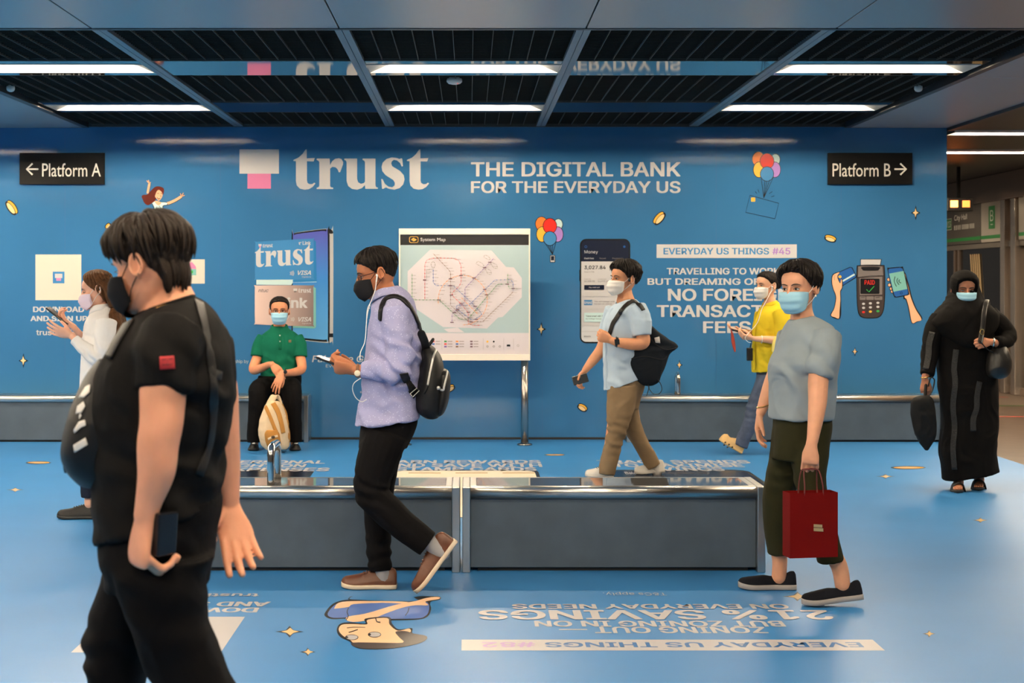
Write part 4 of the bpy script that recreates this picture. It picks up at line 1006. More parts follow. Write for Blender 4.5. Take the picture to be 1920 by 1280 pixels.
def hand(mb, w, fwd, back, tv, curl=(20, 25, 15), thumb=(40, 20), s=1.0, spread=1.0, per=None, fr=1.06):
    """palm, four fingers and a thumb from the wrist w; back = back-of-hand normal; tv = thumb side; curl in degrees per joint"""
    w = Vector(w); x = Vector(fwd).normalized(); z = Vector(back); z = (z - x*z.dot(x)).normalized(); y = z.cross(x)
    if y.dot(Vector(tv)) < 0: y = -y
    P = lambda a, b, c: w + (x*a + y*b + z*c)*s
    mb.tube([P(-.02,0,0), P(.012,.001,0), P(.045,.002,.001), P(.075,.0,.001), P(.092,0,-.001), P(.098,0,-.002)], [(.026*s,.019*s),(.029*s,.019*s),(.039*s,.0165*s),(.0425*s,.0145*s),(.039*s,.011*s),(.034*s,.006*s)], ref=y, n=16, roundcap=False)
    for i, (by, bx, L, r) in enumerate(FING):
        c = per[i] if per else curl; p = P(bx-.012, by, 0); a = (.5-i/3)*.22*spread; d = (x*math.cos(a) + y*math.sin(a)); pts = [p]; ang = 0
        r = r*fr; rr = [r*s]
        for k in range(3):
            ang += math.radians(c[k]); dd = d*math.cos(ang) - z*math.sin(ang)
            n_ = pts[-1] + dd*(L[k] + (.012 if k == 0 else 0))*s; pts += [pts[-1]*.5 + n_*.5, n_]; rr += [r*s*(.97-.07*k), r*s*(.95-.08*k)]
        mb.tube(pts, rr, n=10, sub=3)
    o, c = math.radians(thumb[0]), math.radians(thumb[1])
    d = (x*math.cos(o) + y*math.sin(o))*.92 - z*.38; p = P(.018, .018, -.006); pts = [p]; rr = [.0145*s]
    for k, (L, r) in enumerate(((.040, .0125), (.032, .0105), (.025, .0085))):
        n_ = pts[-1] + d.normalized()*L*s; pts.append(n_); rr.append(r*s); d = d*math.cos(c) + (x*.6 - y*.8 - z*.25)*math.sin(c)
    mb.tube(pts, rr, n=10, sub=3)
    return P
class Person:
    def __init__(s, Y0, foot_px, label, group=None):
        s.Y0 = Y0; s.root = empty('person', ((foot_px-CX)*Y0/F, Y0, 0), label, 'person', group)
    def p(s, x, y, d=0): return px(x, y, s.Y0+d)
    def levels(s, mb, L, n=40, ex=2.3, sub=4, cap=True):
        """horizontal rings: (y or (y_left, y_right), x_left, x_right, half depth, depth offset)"""
        rows = []
        for r in L:
            y, xl, xr, hd = r[:4]; d = r[4] if len(r) > 4 else 0
            yl, yr = y if isinstance(y, (tuple, list)) else (y, y); rows.append((yl, yr, xl, xr, hd, d))
        A = np.array(rows, float); Q = []
        for i in range(len(A)-1):
            p0, p1, p2, p3 = A[max(i-1, 0)], A[i], A[i+1], A[min(i+2, len(A)-1)]
            for k in range(sub):
                t = k/sub; Q.append(.5*(2*p1 + (p2-p0)*t + (2*p0-5*p1+4*p2-p3)*t*t + (3*p1-p0-3*p2+p3)*t**3))
        Q.append(A[-1]); R = []
        for yl, yr, xl, xr, hd, d in Q:
            a = s.p(xl, yl, d); b = s.p(xr, yr, d); c = (a+b)/2; h = (b-a)/2; ring = []
            for k in range(n):
                t = 2*math.pi*k/n; ct, st = math.cos(t), math.sin(t)
                ring.append(c + h*(np.sign(ct)*abs(ct)**(2/ex)) + Vector((0, hd*np.sign(st)*abs(st)**(2/ex), 0)))
            R.append(ring)
        return mb.rings(R, cap=cap)
    def limb(s, mb, J, n=18, sub=5, ref=None):
        """joints (x, y, depth offset, radius)"""
        return mb.tube([s.p(j[0], j[1], j[2]) for j in J], [j[3] for j in J], n=n, sub=sub, ref=ref)
    def body(s, mb, m, voxel=.0045, head=None, smooth=2, look=(1, 0, 0), lid=0, mats=None, eyes=True, brow=1, size=1.0, name='body'):
        V, N, f = remesh(mb, voxel, smooth)
        b = MB(); b.add([tuple(v) for v in V], f)
        ms = [m]
        if head is not None and eyes:
            head.eyes(b, look, lid, brow=brow, size=size); ms = [m, mat('eye_white', (.62, .58, .54), rough=.15), mat('eye_dark', (.012, .008, .006), rough=.15), mat('brow_hair', (.022, .016, .013), rough=.7)]
        return b.build(name, ms, s.root)
    def cloth(s, name, mb, m, voxel=.006, amp=.003, scale=(9, 9, 5), seed=0, spots=(), smooth=3, label=None, parent=None):
        V, N, f = remesh(mb, voxel, smooth)
        if amp or spots: V = folds(V, N, amp, scale, seed, [(tuple(s.p(*q[0])),)+tuple(q[1:]) for q in spots])
        return link_mesh(name, [tuple(v) for v in V], f, m, parent or s.root, True, None, label)
    def shoe(s, heel, toe, m, msole, L=None, up=(0, 0, 1), h=.085, w=.047, sole=.024, lace=None, low=False, name='shoe', toe_h=.046, open_=False):
        """heel and toe: points of the sole's underside"""
        a = Vector(heel); b = Vector(toe); x = (b-a); L = x.length; x = x.normalized(); z = Vector(up); z = (z-x*z.dot(x)).normalized(); y = z.cross(x)
        ws = [(0,.0,.60),(.02,.0,.66),(.08,0,.74),(.2,0,.76),(.38,-.01,.72),(.55,0,.86),(.70,.02,1.0),(.83,.02,.95),(.93,.01,.74),(.985,0,.40),(1,0,.16)]
        hs = [(0,.72),(.03,.92),(.10,1.0),(.2,.97),(.3,.9),(.42,.86),(.55,.74),(.68,.62),(.82,toe_h/h),(.93,toe_h/h*.8),(.985,toe_h/h*.45),(1,toe_h/h*.2)]
        if low: hs = [(0,.72),(.03,.95),(.10,.92),(.2,.70),(.32,.56),(.45,.60),(.55,.66),(.68,.60),(.82,.52),(.93,.40),(.985,.25),(1,.1)]
        R = []; S0 = []
        for t in np.linspace(0, 1, 40):
            W = np.interp(t, [q[0] for q in ws], [q[2] for q in ws])*w; hh = np.interp(t, [q[0] for q in hs], [q[1] for q in hs])*h
            spring = .010*max(0, (t-.72)/.28)**2
            c = a + x*(L*t) + z*(sole*.75+spring); ring = []
            for k in range(24):
                q = 2*math.pi*k/24; cq, sq = math.cos(q), math.sin(q)
                yy = W*.97*np.sign(cq)*abs(cq)**.75*(1 - .42*max(0, sq)**1.5*(1 if t < .6 else .7)); zz = hh*sq if sq > 0 else .004*sq
                ring.append(c + y*yy + z*zz)
            R.append(ring)
            ring = []
            for k in range(24):
                q = 2*math.pi*k/24; cq, sq = math.cos(q), math.sin(q)
                ring.append(a + x*(L*t) + z*(sole*.5 + spring + sole*.5*np.sign(sq)*abs(sq)**.3) + y*(W*1.04+.001)*np.sign(cq)*abs(cq)**.6)
            S0.append(ring)
        V, N, f = remesh(MB().rings(R), .0045, 2)
        o = link_mesh(name, [tuple(v) for v in V], f, m, s.root)
        MB().rings(S0).build('sole', msole, o)
        if lace is not None:
            b = MB()
            for k in range(5):
                t = .36+.055*k; hh = np.interp(t, [q[0] for q in hs], [q[1] for q in hs])*h; W = np.interp(t, [q[0] for q in ws], [q[2] for q in ws])*w
                c = a + x*(L*t) + z*(sole*.75+hh+.001)
                b.tube([c - y*W*.38 - z*.007, c + x*.006, c + y*W*.38 - z*.007], .0026, n=6)
            b.build('laces', lace, o)
        return o
def collar(parent, c, fwd, up, r, m, h=.042, drop=.036, gap=30, point=.030, name='collar', kx=1.0, flare=.008):
    """folded shirt collar around the neck at c; gap = half opening at the front in degrees"""
    f, l, u = frame(fwd, up); c = Vector(c); V = []; F_ = []; n = 44; rows = 6
    for i in range(n+1):
        a = math.radians(gap + (360-2*gap)*i/n); ca, sa = math.cos(a), math.sin(a); fr = max(0, math.cos(a))**2
        d = f*ca*kx + l*sa
        for (rr, zz) in ((r-.002, -.012), (r, h*.45), (r+.002, h*(1-.25*fr)), (r+.007, h*(1.0-.25*fr)), (r+.012+flare*.5, h*.4-.15*drop*fr), (r+.014+flare, h-.030-drop*(.35+.9*fr*point/.03))):
            V.append(c + d*rr + u*zz - u*(.012*fr))
    for i in range(n):
        for j in range(rows-1): a = i*rows+j; F_.append((a, a+1, a+rows+1, a+rows))
    return MB().add(V, F_).build(name, m, parent, solid=.003)
def proj(bvh, x, y, off=.002):
    """the point of a surface that shows at picture point (x, y), lifted a little towards the viewer's side"""
    o = Vector((0, 0, H)); d = (px(x, y, 5.0)-o).normalized(); h = bvh.ray_cast(o, d)
    if h[0] is None: return None
    n = h[1] if h[1].dot(d) < 0 else -h[1]
    return h[0] + n*off
def bvh_of(o):
    M = world_of(o); return BVHTree.FromPolygons([M @ v.co for v in o.data.vertices], [tuple(p.vertices) for p in o.data.polygons])
def strap_on(bvh, pts, hw, th, name, m, parent, sub=5, off=.004):
    """flat strap lying on a surface along picture points"""
    Q = cr2(pts, sub, False); P = [proj(bvh, x, y, off) for x, y in Q]; P = [p for p in P if p is not None]
    if len(P) < 3: return None
    b = MB(); R = []
    for i, p in enumerate(P):
        t = (P[min(i+1, len(P)-1)]-P[max(i-1, 0)]).normalized(); h = bvh.find_nearest(p); n = (p-h[0]); n = n.normalized() if n.length > 1e-6 else Vector((0, -1, 0))
        y = n.cross(t).normalized()
        R.append([p + y*hw*a + n*th*c for a, c in ((-1, -.5), (1, -.5), (1, .5), (.9, .7), (-.9, .7), (-1, .5))])
    return b.rings(R).build(name, m, parent)
def patch_on(bvh, poly, name, m, parent, off=.0015, n=1):
    """flat mark printed on a surface: picture polygon subdivided and laid onto it"""
    pts = []; N = len(poly)
    for i in range(N):
        for k in range(n): t = k/n; pts.append((poly[i][0]*(1-t)+poly[(i+1) % N][0]*t, poly[i][1]*(1-t)+poly[(i+1) % N][1]*t))
    cx, cy = sum(p[0] for p in pts)/len(pts), sum(p[1] for p in pts)/len(pts)
    V = []; F_ = []
    for s in (1, .66, .33):
        for p in pts: V.append(proj(bvh, cx+(p[0]-cx)*s, cy+(p[1]-cy)*s, off))
    V.append(proj(bvh, cx, cy, off))
    if any(v is None for v in V): return None
    M = len(pts)
    for j in range(2):
        for i in range(M): a = j*M+i; b = j*M+(i+1) % M; F_.append((a, b, b+M, a+M))
    for i in range(M): F_.append((2*M+i, 2*M+(i+1) % M, 3*M))
    return MB().add(V, F_).build(name, m, parent, solid=.0012)
# materials of skin, hair and cloth
def skin(name, c): return mat('skin_'+name, srgb(*c), rough=.5, spec=.35, sss=.12, vary=.08, vscale=14, bump=.05, bscale=260)
def fabric(name, c, rough=.85, bump=.18, bscale=900, vary=.06, vscale=10, sheen=.0): return mat('cloth_'+name, c, rough=rough, spec=.10, bump=bump, bscale=bscale, vary=vary, vscale=vscale, sheen=sheen)
def hairmat(name, c, rough=.42): return mat('hair_'+name, c, rough=rough+.14, spec=.13, bump=.12, bscale=160, stretch=(1, 1, .12), vary=.3, vscale=30)
BLACKC = fabric('black_cotton', (.0065, .006, .006)); BLACKT = fabric('black_trouser', (.0030, .0026, .0030)); BLACKN = mat('black_nylon', (.005, .005, .0055), rough=.5, spec=.3, bump=.15, bscale=500)
HB = hairmat('black', (.010, .0075, .0065)); PHONE = mat('phone_black', (.010, .010, .012), rough=.25); SCREEN = mat('phone_glass', (.012, .016, .02), rough=.25, spec=.25)
SURG = fabric('surgical_blue', srgb(158, 205, 226), bump=.1, vary=.02); LOOP = mat('ear_loop_white', (.65, .65, .65), rough=.6)
def phone(name, c, x, y, L, W, T, label, screen=True, lens=False):
    """slab phone: x = long direction, y = short direction"""
    x = Vector(x).normalized(); y = Vector(y); y = (y-x*y.dot(x)).normalized(); z = x.cross(y); c = Vector(c)
    t = empty(name, c, label, 'phone')
    b = MB(); b.obox(c, x*L/2, y*W/2, z*T/2); b.build('case', PHONE, t, smooth=False, bevel=min(.004, T*.4))
    b = MB(); b.obox(c+z*(T/2+.0004), x*(L/2-.005), y*(W/2-.004), z*.0004); b.build('screen', SCREEN, t, smooth=False)
    return t
# ================================================================== MAN IN BLACK, CLOSEST, CHEST BAG
P = Person(3.6, 300, 'tall man in black T-shirt and trousers with black mask, closest to the camera')
S1 = skin('warm_pink', (236, 166, 132))
hd = Head(P.p(281, 497), (-.90, .38, -.23), (-.2, .08, 1), .93)
mb = MB(); hd.add(mb)
P.limb(mb, [(297, 515, .01, .058), (312, 552, .01, .062), (322, 600, .01, .085)])                        # neck
P.levels(mb, [(595, 275, 372, .08, .0), (640, 245, 405, .13), (760, 225, 400, .15), (900, 230, 380, .14), (1000, 240, 375, .13), (1060, 250, 360, .12)])
P.limb(mb, [(310, 680, -.17, .05), (306, 720, -.19, .054), (303, 788, -.205, .050), (296, 835, -.21, .0475), (293, 885, -.212, .043), (279, 940, -.212, .031), (273, 968, -.212, .0275)])
hand(mb, P.p(272, 972, -.212), (-.16, .0, -1), (-.80, -.60, .0), (-.6, .8, 0), curl=(58, 62, 30), thumb=(20, 30), s=1.12, fr=1.12)
P.limb(mb, [(409, 700, .17, .045), (407, 735, .18, .053), (412, 800, .19, .050), (419, 870, .2, .043), (427, 925, .2, .031), (429, 945, .2, .027)])
hand(mb, P.p(429, 947, .2), (.30, -.42, -.86), (-.25, .92, -.4), (-1, -.1, -.2), curl=(10, 14, 10), thumb=(46, 18), s=1.08, spread=.9, fr=1.15, per=[(6, 10, 8), (10, 14, 10), (12, 16, 12), (10, 14, 12)])
for J in ([(305, 1050, -.08, .07), (325, 1200, -.09, .06), (430, 1400, -.09, .05), (550, 1650, -.09, .042)], [(290, 1050, .08, .07), (232, 1200, .09, .05), (200, 1400, .09, .045), (135, 1660, .09, .042)]): P.limb(mb, J)
P.body(mb, S1, .0042, hd, look=(1, 0, -.5), lid=.75, size=.55)
# T-shirt
mb = MB(flat=1)
P.levels(mb, [((590, 556), 262, 362, .062, .005), ((600, 572), 246, 388, .10), ((622, 605), 226, 414, .155), (655, 206, 434, .192), (705, 184, 438, .205), (765, 172, 434, .20), (850, 174, 420, .19), (925, 180, 412, .19), ((1012, 940), 186, 414, .19)])
P.limb(mb, [(330, 628, -.13, .078), (312, 672, -.175, .074), (305, 730, -.195, .0615)], ref=(1, 0, 0))
P.limb(mb, [(392, 640, .12, .060), (396, 682, .15, .061), (402, 741, .175, .0565)], ref=(1, 0, 0))
sh1 = P.cloth('t_shirt', mb, BLACKC, .006, .005, (5, 5, 9), 3, [((330, 880, -.1), .2, .008, (.5, 0, 1), 60), ((385, 740, -.1), .16, .008, (1, 0, .4), 60), ((310, 700, -.2), .09, .006, (.6, 0, 1), 70)])
bs1 = bvh_of(sh1)
b = MB(); R = []                                                                                         # neck rib
for k in range(41):
    a = 2*math.pi*k/40; R.append(P.p(312+51*math.cos(a), 573-17*math.cos(a)+2*math.sin(a), .005+.066*math.sin(a)))
b.tube(R, (.006), n=8, sub=1); b.build('neckband', BLACKC, sh1)
patch_on(bs1, [(299, 669), (326, 667), (328, 691), (300, 693)], 'sleeve_badge', mat('badge_red', srgb(165, 32, 40), rough=.7), sh1, n=4)
for q in (((304, 674), (310, 673)), ((316, 673), (322, 672)), ((304, 683), (322, 682)), ((313, 674), (313, 689))):
    (xa, ya), (xb, yb) = q; patch_on(bs1, [(xa, ya), (xb+1.2, yb), (xb+1.2, yb+1.6), (xa, ya+1.8)], 'badge_stroke', mat('badge_dark', srgb(110, 18, 26), rough=.7), sh1, off=.003, n=2)
b = MB(); R = []
for k in range(37):
    a = 2*math.pi*k/36; R.append(P.p(306+45*math.cos(a), 566-16*math.cos(a)+6, .066*math.sin(a)))
b.tube(R, .0012, n=6, sub=1); b.build('gold_chain', mat('gold', (.75, .48, .16), rough=.25, metal=1), P.root, label='thin gold neck chain')
# trousers
mb = MB(flat=1)
P.levels(mb, [((985, 925), 192, 410, .175, 0), ((1030, 960), 194, 410, .185), (1065, 202, 392, .18), (1095, 205, 388, .15)])
P.levels(mb, [(1040, 205, 402, .12, -.075), (1085, 214, 387, .118, -.085), (1137, 236, 387, .112, -.09), (1194, 254, 398, .104, -.09), (1240, 272, 416, .1, -.09), (1290, 300, 440, .095, -.09), (1400, 372, 505, .088, -.09), (1520, 440, 560, .08, -.09), (1640, 500, 605, .078, -.09), (1706, 530, 622, .08, -.09)])
P.levels(mb, [(1040, 204, 392, .12, .075), (1110, 186, 345, .115, .09), (1156, 172, 312, .11, .09), (1197, 161, 292, .104, .09), (1250, 166, 276, .1, .09), (1300, 168, 268, .095, .09), (1400, 150, 245, .09, .09), (1520, 118, 208, .08, .09), (1640, 90, 178, .078, .09), (1690, 80, 170, .08, .09)])
P.cloth('trousers', mb, BLACKT, .0065, .004, (7, 7, 8), 9, [((300, 1110, -.1), .16, .006, (.4, 0, 1), 60), ((180, 1210, .1), .12, .006, (0, 0, 1), 75)])
SOLEB = mat('sole_black', (.012, .012, .012), rough=.6)
P.shoe(Vector((P.p(588, 1690, -.09).x, 3.51, .02)), Vector((P.p(400, 1700, -.09).x, 3.51, 0)), BLACKN, SOLEB)
P.shoe(Vector((P.p(160, 1700, .09).x, 3.69, 0)), Vector((P.p(-40, 1700, .09).x, 3.72, .0)), BLACKN, SOLEB)
# hair and mask
def line1(A): return np.interp(A, [0, 35, 60, 78, 88, 100, 120, 150, 180], [24, 20, 9, -6, 8, 10, -26, -50, -55])
def th1(A, el): return np.interp(el, [-40, -20, 0, 25, 50, 75, 90], [.001, .008, .014, .020, .024, .024, .023])*np.interp(A, [0, 60, 120, 180], [1.0, .95, .9, .8])
rn = random.Random(5)
def ex1(b):
    sp = []
    for k in range(210):
        az = rn.uniform(-180, 180); e0 = rn.uniform(45, 86); A = abs(az)
        e1 = max(line1(A)-rn.uniform(-3, 7), e0-rn.uniform(35, 70)); sp.append((az, e0, az+rn.uniform(-14, 14), e1, .024, .014+rn.uniform(0, .012), rn.uniform(.004, .008)))
    for k in range(46): az = rn.uniform(-60, 60); sp.append((az*.8, rn.uniform(50, 70), az, line1(abs(az))-rn.uniform(0, 8), .026, .012, rn.uniform(.004, .007)))
    b.tube([hd.W(-.058, 0, 0), hd.W(-.063, 0, -.035), hd.W(-.060, 0, -.056)], [(.056, .030), (.054, .023), (.042, .010)], ref=hd.l, n=18)
    for k in range(40):
        q = rn.uniform(-1, 1); e = rn.uniform(-.008, .008); c_ = .018*(1-q*q)
        b.tube([hd.W(-.066-c_, q*.062, .03+e), hd.W(-.074-c_, q*.060, -.01+e), hd.W(-.074-c_, q*.056, -.045+e), hd.W(-.068-c_*.8, q*.050, -.080+e*1.5)], [.005, .0065, .006, .0012], n=6, sub=3)
    hd.locks(b, sp)
hd.hair(P.root, HB1 := hairmat('near_black', (.017, .0115, .0085), .4), line1, th1, seed=4, extra=ex1)
BM = fabric('black_mask', (.012, .012, .014), bump=.1)
hd.mask(P.root, BM, BM, pleat=.4, fit=1.0)
# bag worn on the chest, with white letters down its side
cb = empty('chest_bag', P.p(190, 905), 'black bag with white letters worn on the chest of the man closest to us', 'bag')
mb = MB(); P.levels(mb, [(672, 186, 226, .05, -.02), (700, 168, 250, .10), (735, 152, 262, .135), (780, 136, 266, .15), (820, 124, 266, .155), (852, 121, 262, .15), (882, 133, 252, .13), (905, 152, 236, .09)])
o = P.cloth('pouch', mb, BLACKN, .006, .003, (8, 8, 8), 12, parent=cb); bb_ = bvh_of(o)
LW = mat('bag_letter_white', (.75, .72, .68), rough=.5)
for q in ([(173,682),(191,678),(194,688),(177,693)], [(150,745),(162,726),(170,722),(169,736),(158,746)], [(144,776),(147,762),(158,753),(161,762),(154,774)], [(140,806),(149,791),(160,787),(162,797),(152,802),(141,812)], [(139,834),(161,820),(165,833),(141,848)]):
    patch_on(bb_, q, 'letter', LW, cb, n=3, off=.003)
patch_on(bb_, [(150,779),(152,775),(154,779),(150,786)], 'letter', LW, cb, n=2, off=.003)
strap_on(bs1, [(243, 606), (222, 640), (206, 672)], .016, .006, 'shoulder_strap', BLACKN, cb)
strap_on(bs1, [(372, 566), (382, 610), (391, 660), (397, 705), (399, 760), (392, 830), (372, 890)], .012, .002, 'back_strap', BLACKN, cb)
strap_on(bs1, [(392, 690), (400, 700), (412, 704)], .010, .003, 'strap_buckle', BLACKN, cb)
b = MB(); b.tube([P.p(124, 858, .03), P.p(121, 872, .03), P.p(123, 884, .03)], .004, n=8); b.build('strap_tail', BLACKN, cb)
phone('phone_case', P.p(309, 1000, -.205), (.06, 0, 1), (.55, .83, 0), .098, .060, .022, 'black phone case in the lowered hand of the man closest to us')
# ================================================================== MAN IN LAVENDER SHIRT WITH BACKPACK
P = Person(7.40, 720, 'man in lavender shirt and black trousers with backpack, looking down at a phone')
S2 = skin('deep_tan', (176, 112, 78))
hd = Head(P.p(706, 513), (-.965, -.12, -.24), (-.2, 0, 1), 1.0)
mb = MB(); hd.add(mb)
P.limb(mb, [(714, 520, 0, .05), (722, 545, 0, .054), (730, 570, 0, .075)])
P.levels(mb, [(575, 708, 762, .09), (620, 702, 772, .14), (700, 700, 772, .14), (800, 700, 765, .13)])
P.limb(mb, [(745, 590, -.15, .045), (751, 660, -.19, .045), (750, 688, -.2, .042), (715, 694, -.19, .036), (684, 694, -.175, .029), (668, 693, -.165, .026)])
hand(mb, P.p(664, 692, -.16), (-.96, .05, .10), (.05, -.80, -.60), (.1, -.5, .9), curl=(48, 62, 40), thumb=(20, 14), s=1.0)
P.limb(mb, [(738, 590, .15, .045), (740, 660, .19, .045), (738, 690, .19, .042), (705, 698, .13, .034), (676, 698, .02, .026)])
hand(mb, P.p(674, 697, .01), (-.9, -.35, .22), (.1, .5, -.85), (0, .8, .5), curl=(30, 35, 25), thumb=(35, 18), s=1.0)
for J in ([(722, 800, -.08, .07), (700, 880, -.08, .06), (692, 925, -.09, .055), (750, 985, -.09, .048), (800, 1014, -.09, .034)], [(722, 800, .08, .07), (708, 900, .08, .06), (711, 1000, .08, .05), (713, 1055, .08, .034)]): P.limb(mb, J)
P.body(mb, S2, .0045, hd, look=(1, 0, -.6), lid=.5, size=.9)
LAV = fabric('lavender', srgb(158, 158, 196), vary=.04, bump=.1)
# fine pale dots woven into the shirt
nt = LAV.node_tree; bs = nt.nodes['Principled BSDF']; src = bs.inputs['Base Color'].links[0].from_socket
vo = nt.nodes.new('ShaderNodeTexVoronoi'); vo.inputs['Scale'].default_value = 95; tcn = nt.nodes.new('ShaderNodeTexCoord'); nt.links.new(tcn.outputs['Object'], vo.inputs['Vector'])
lt = nt.nodes.new('ShaderNodeMath'); lt.operation = 'LESS_THAN'; lt.inputs[1].default_value = .19; nt.links.new(vo.outputs['Distance'], lt.inputs[0])
mx = nt.nodes.new('ShaderNodeMixRGB'); nt.links.new(lt.outputs[0], mx.inputs[0]); nt.links.new(src, mx.inputs[1]); mx.inputs[2].default_value = (*srgb(205, 205, 228), 1); nt.links.new(mx.outputs[0], bs.inputs['Base Color'])
mb = MB(flat=1)
P.levels(mb, [((566, 536), 699, 748, .058), ((574, 545), 696, 762, .10), ((586, 566), 696, 776, .165), (612, 692, 786, .195), (655, 687, 791, .195), (700, 682, 789, .185), (745, 677, 784, .175), (775, 671, 785, .18), ((797, 783), 664, 787, .19)])
P.limb(mb, [(738, 583, -.14, .078), (744, 625, -.18, .070), (750, 668, -.2, .064), (745, 692, -.205, .060), (722, 694, -.2, .055), (700, 694, -.19, .046), (678, 693, -.18, .037)])
P.limb(mb, [(738, 583, .14, .078), (742, 640, .18, .066), (742, 688, .195, .058), (712, 696, .15, .048), (684, 697, .05, .037)])
sh2 = P.cloth('shirt', mb, LAV, .006, .005, (6, 6, 8), 5, [((745, 690, -.2), .12, .015, (.6, 0, .8), 85), ((720, 760, -.1), .2, .008, (.6, 0, .8), 50), ((766, 640, -.1), .12, .009, (.3, 0, 1), 70)])
bs2 = bvh_of(sh2)
collar(P.root, P.p(723, 556), (-.96, -.1, -.12), (.16, 0, 1), .060, LAV, h=.046, drop=.02, gap=14)
mb = MB(); mb.box(-.001, .001, -.001, .001, 0, .001)
b = MB(); b.tube([P.p(698, 572, -.045), P.p(692, 630, -.07), P.p(685, 700, -.06), P.p(673, 790, -.06)], (.0026), n=6); b.build('placket_edge', LAV, sh2)
for y, x in ((600, 694), (640, 690), (735, 677), (765, 672)):
    b = MB(); b.ball(P.p(x, y, -.055), .0055, 6); b.build('button', mat('button_grey', (.3, .3, .36), rough=.4), sh2)
mb = MB(flat=1)
P.levels(mb, [((782, 772), 680, 782, .16), ((810, 800), 675, 781, .165), (840, 673, 762, .15)])
P.limb(mb, [(726, 812, -.075, .108), (712, 850, -.085, .104), (699, 893, -.09, .092), (698, 926, -.09, .084), (722, 953, -.09, .078), (752, 981, -.09, .073), (783, 1005, -.09, .070), (802, 1019, -.09, .066)])
P.limb(mb, [(726, 812, .075, .105), (714, 870, .085, .090), (710, 930, .09, .075), (709, 990, .09, .066), (711, 1040, .09, .060), (713, 1068, .09, .058)])
P.cloth('trousers', mb, BLACKT, .006, .003, (7, 7, 9), 8, [((690, 925, -.1), .1, .008, (.5, 0, 1), 90), ((712, 1040, .1), .1, .006, (0, 0, 1), 90)])
TAN = mat('shoe_leather_brown', srgb(82, 40, 14), rough=.42, vary=.15, vscale=18, bump=.06, bscale=300); SOLEC = mat('sole_cream', srgb(214, 196, 170), rough=.6)
SOCK = fabric('sock_grey', (.34, .33, .33))
fz = lambda x, d, z=0: Vector((P.p(x, 1000, d).x, P.Y0+d, z))
P.shoe(fz(744, .08), fz(640, .09), TAN, SOLEC, h=.088, w=.050, lace=TAN, sole=.026)
b = MB(); b.tube([P.p(723, 1088, .085), P.p(719, 1076, .085), P.p(714, 1058, .085)], [.036, .040, .040], n=14); b.build('sock', SOCK, P.root)
a = P.p(858, 1016, -.09); c = P.p(785, 1111, -.09); c.z = .004
P.shoe(a, c, TAN, SOLEC, up=(-.79, 0, .61), h=.088, w=.050, lace=TAN, sole=.026)
b = MB(); b.tube([P.p(829, 1036, -.09), P.p(812, 1022, -.09), P.p(797, 1008, -.09)], .040, n=14); b.build('sock', SOCK, P.root, label='grey sock with red stripes')
def lineS(A): return np.interp(A, [0, 35, 60, 74, 84, 96, 112, 150, 180], [34, 30, 18, -2, -8, 14, -16, -36, -38])
def thS(A, el): return np.interp(el, [-40, -20, 0, 25, 50, 75, 90], [.000, .004, .009, .016, .021, .022, .022])
def locks_for(head, line, n, seed, r=(.003, .006), top=.018, tip=.010, spread=12):
    q = random.Random(seed)
    def ex(b):
        sp = []
        for k in range(n):
            az = q.uniform(-180, 180); e0 = q.uniform(42, 86); e1 = max(line(abs(az))-q.uniform(-3, 6), e0-q.uniform(30, 65))
            sp.append((az, e0, az+q.uniform(-spread, spread), e1, top, tip+q.uniform(0, .006), q.uniform(*r)))
        head.locks(b, sp)
    return ex
hd.hair(P.root, HB, lineS, thS, seed=2, extra=locks_for(hd, lineS, 90, 8))
hd.mask(P.root, BM, BM, pleat=.3, fit=1.02)
# glasses
def glasses(head, parent, m, lens=None, r=(.021, .015)):
    b = MB()
    for q in (1, -1):
        P_ = [head.W(.094-abs(math.cos(a))*.0*1+(-.014 if q*math.cos(a) > 0 else 0)*abs(math.cos(a)), q*.033+r[0]*math.cos(a), -.002+r[1]*math.sin(a)) for a in (2*math.pi*k/20 for k in range(21))]
        b.tube(P_, .0016*head.k, n=6, sub=1)
        b.tube([head.W(.080, q*.055, .004), head.W(.05, q*.0735, .005), head.W(-.012, q*.080, .006), head.W(-.026, q*.080, -.006)], .0018*head.k, n=6)
    b.tube([head.W(.097, .012, .002), head.W(.1, 0, .005), head.W(.097, -.012, .002)], .0014*head.k, n=6)
    return b.build('glasses', m, parent)
glasses(hd, P.root, mat('frame_dark_red', (.035, .008, .010), rough=.25))
# earphones with their cable
EW = mat('earphone_white', (.80, .80, .80), rough=.35)
e = hd.W(.004, .086, -.010)
b = MB(); b.ball(e, .0075, 7); b.tube([e, e+Vector((-.004, -.004, -.03))], .0035, n=8)
eo = b.build('earphone', EW, P.root)
b = MB(); b.tube([e+Vector((-.004, -.004, -.028)), P.p(703, 545, -.12), P.p(695, 566, -.12), P.p(689, 580, -.125), P.p(687, 605, -.14), P.p(684, 640, -.15), P.p(676, 660, -.17), P.p(675, 675, -.2)], .0022, n=6, sub=6)
b.tube([P.p(676, 709, -.2), P.p(664, 718, -.18), P.p(661, 730, -.16), P.p(667, 745, -.13), P.p(678, 753, -.12), P.p(687, 749, -.16)], .0022, n=6, sub=6)
b.tube([P.p(693, 578, -.12), P.p(690, 576, -.13), P.p(694, 571, -.13), P.p(690, 584, -.13), P.p(688, 596, -.13)], .0018, n=6, sub=4)
b.build('cable', EW, eo)
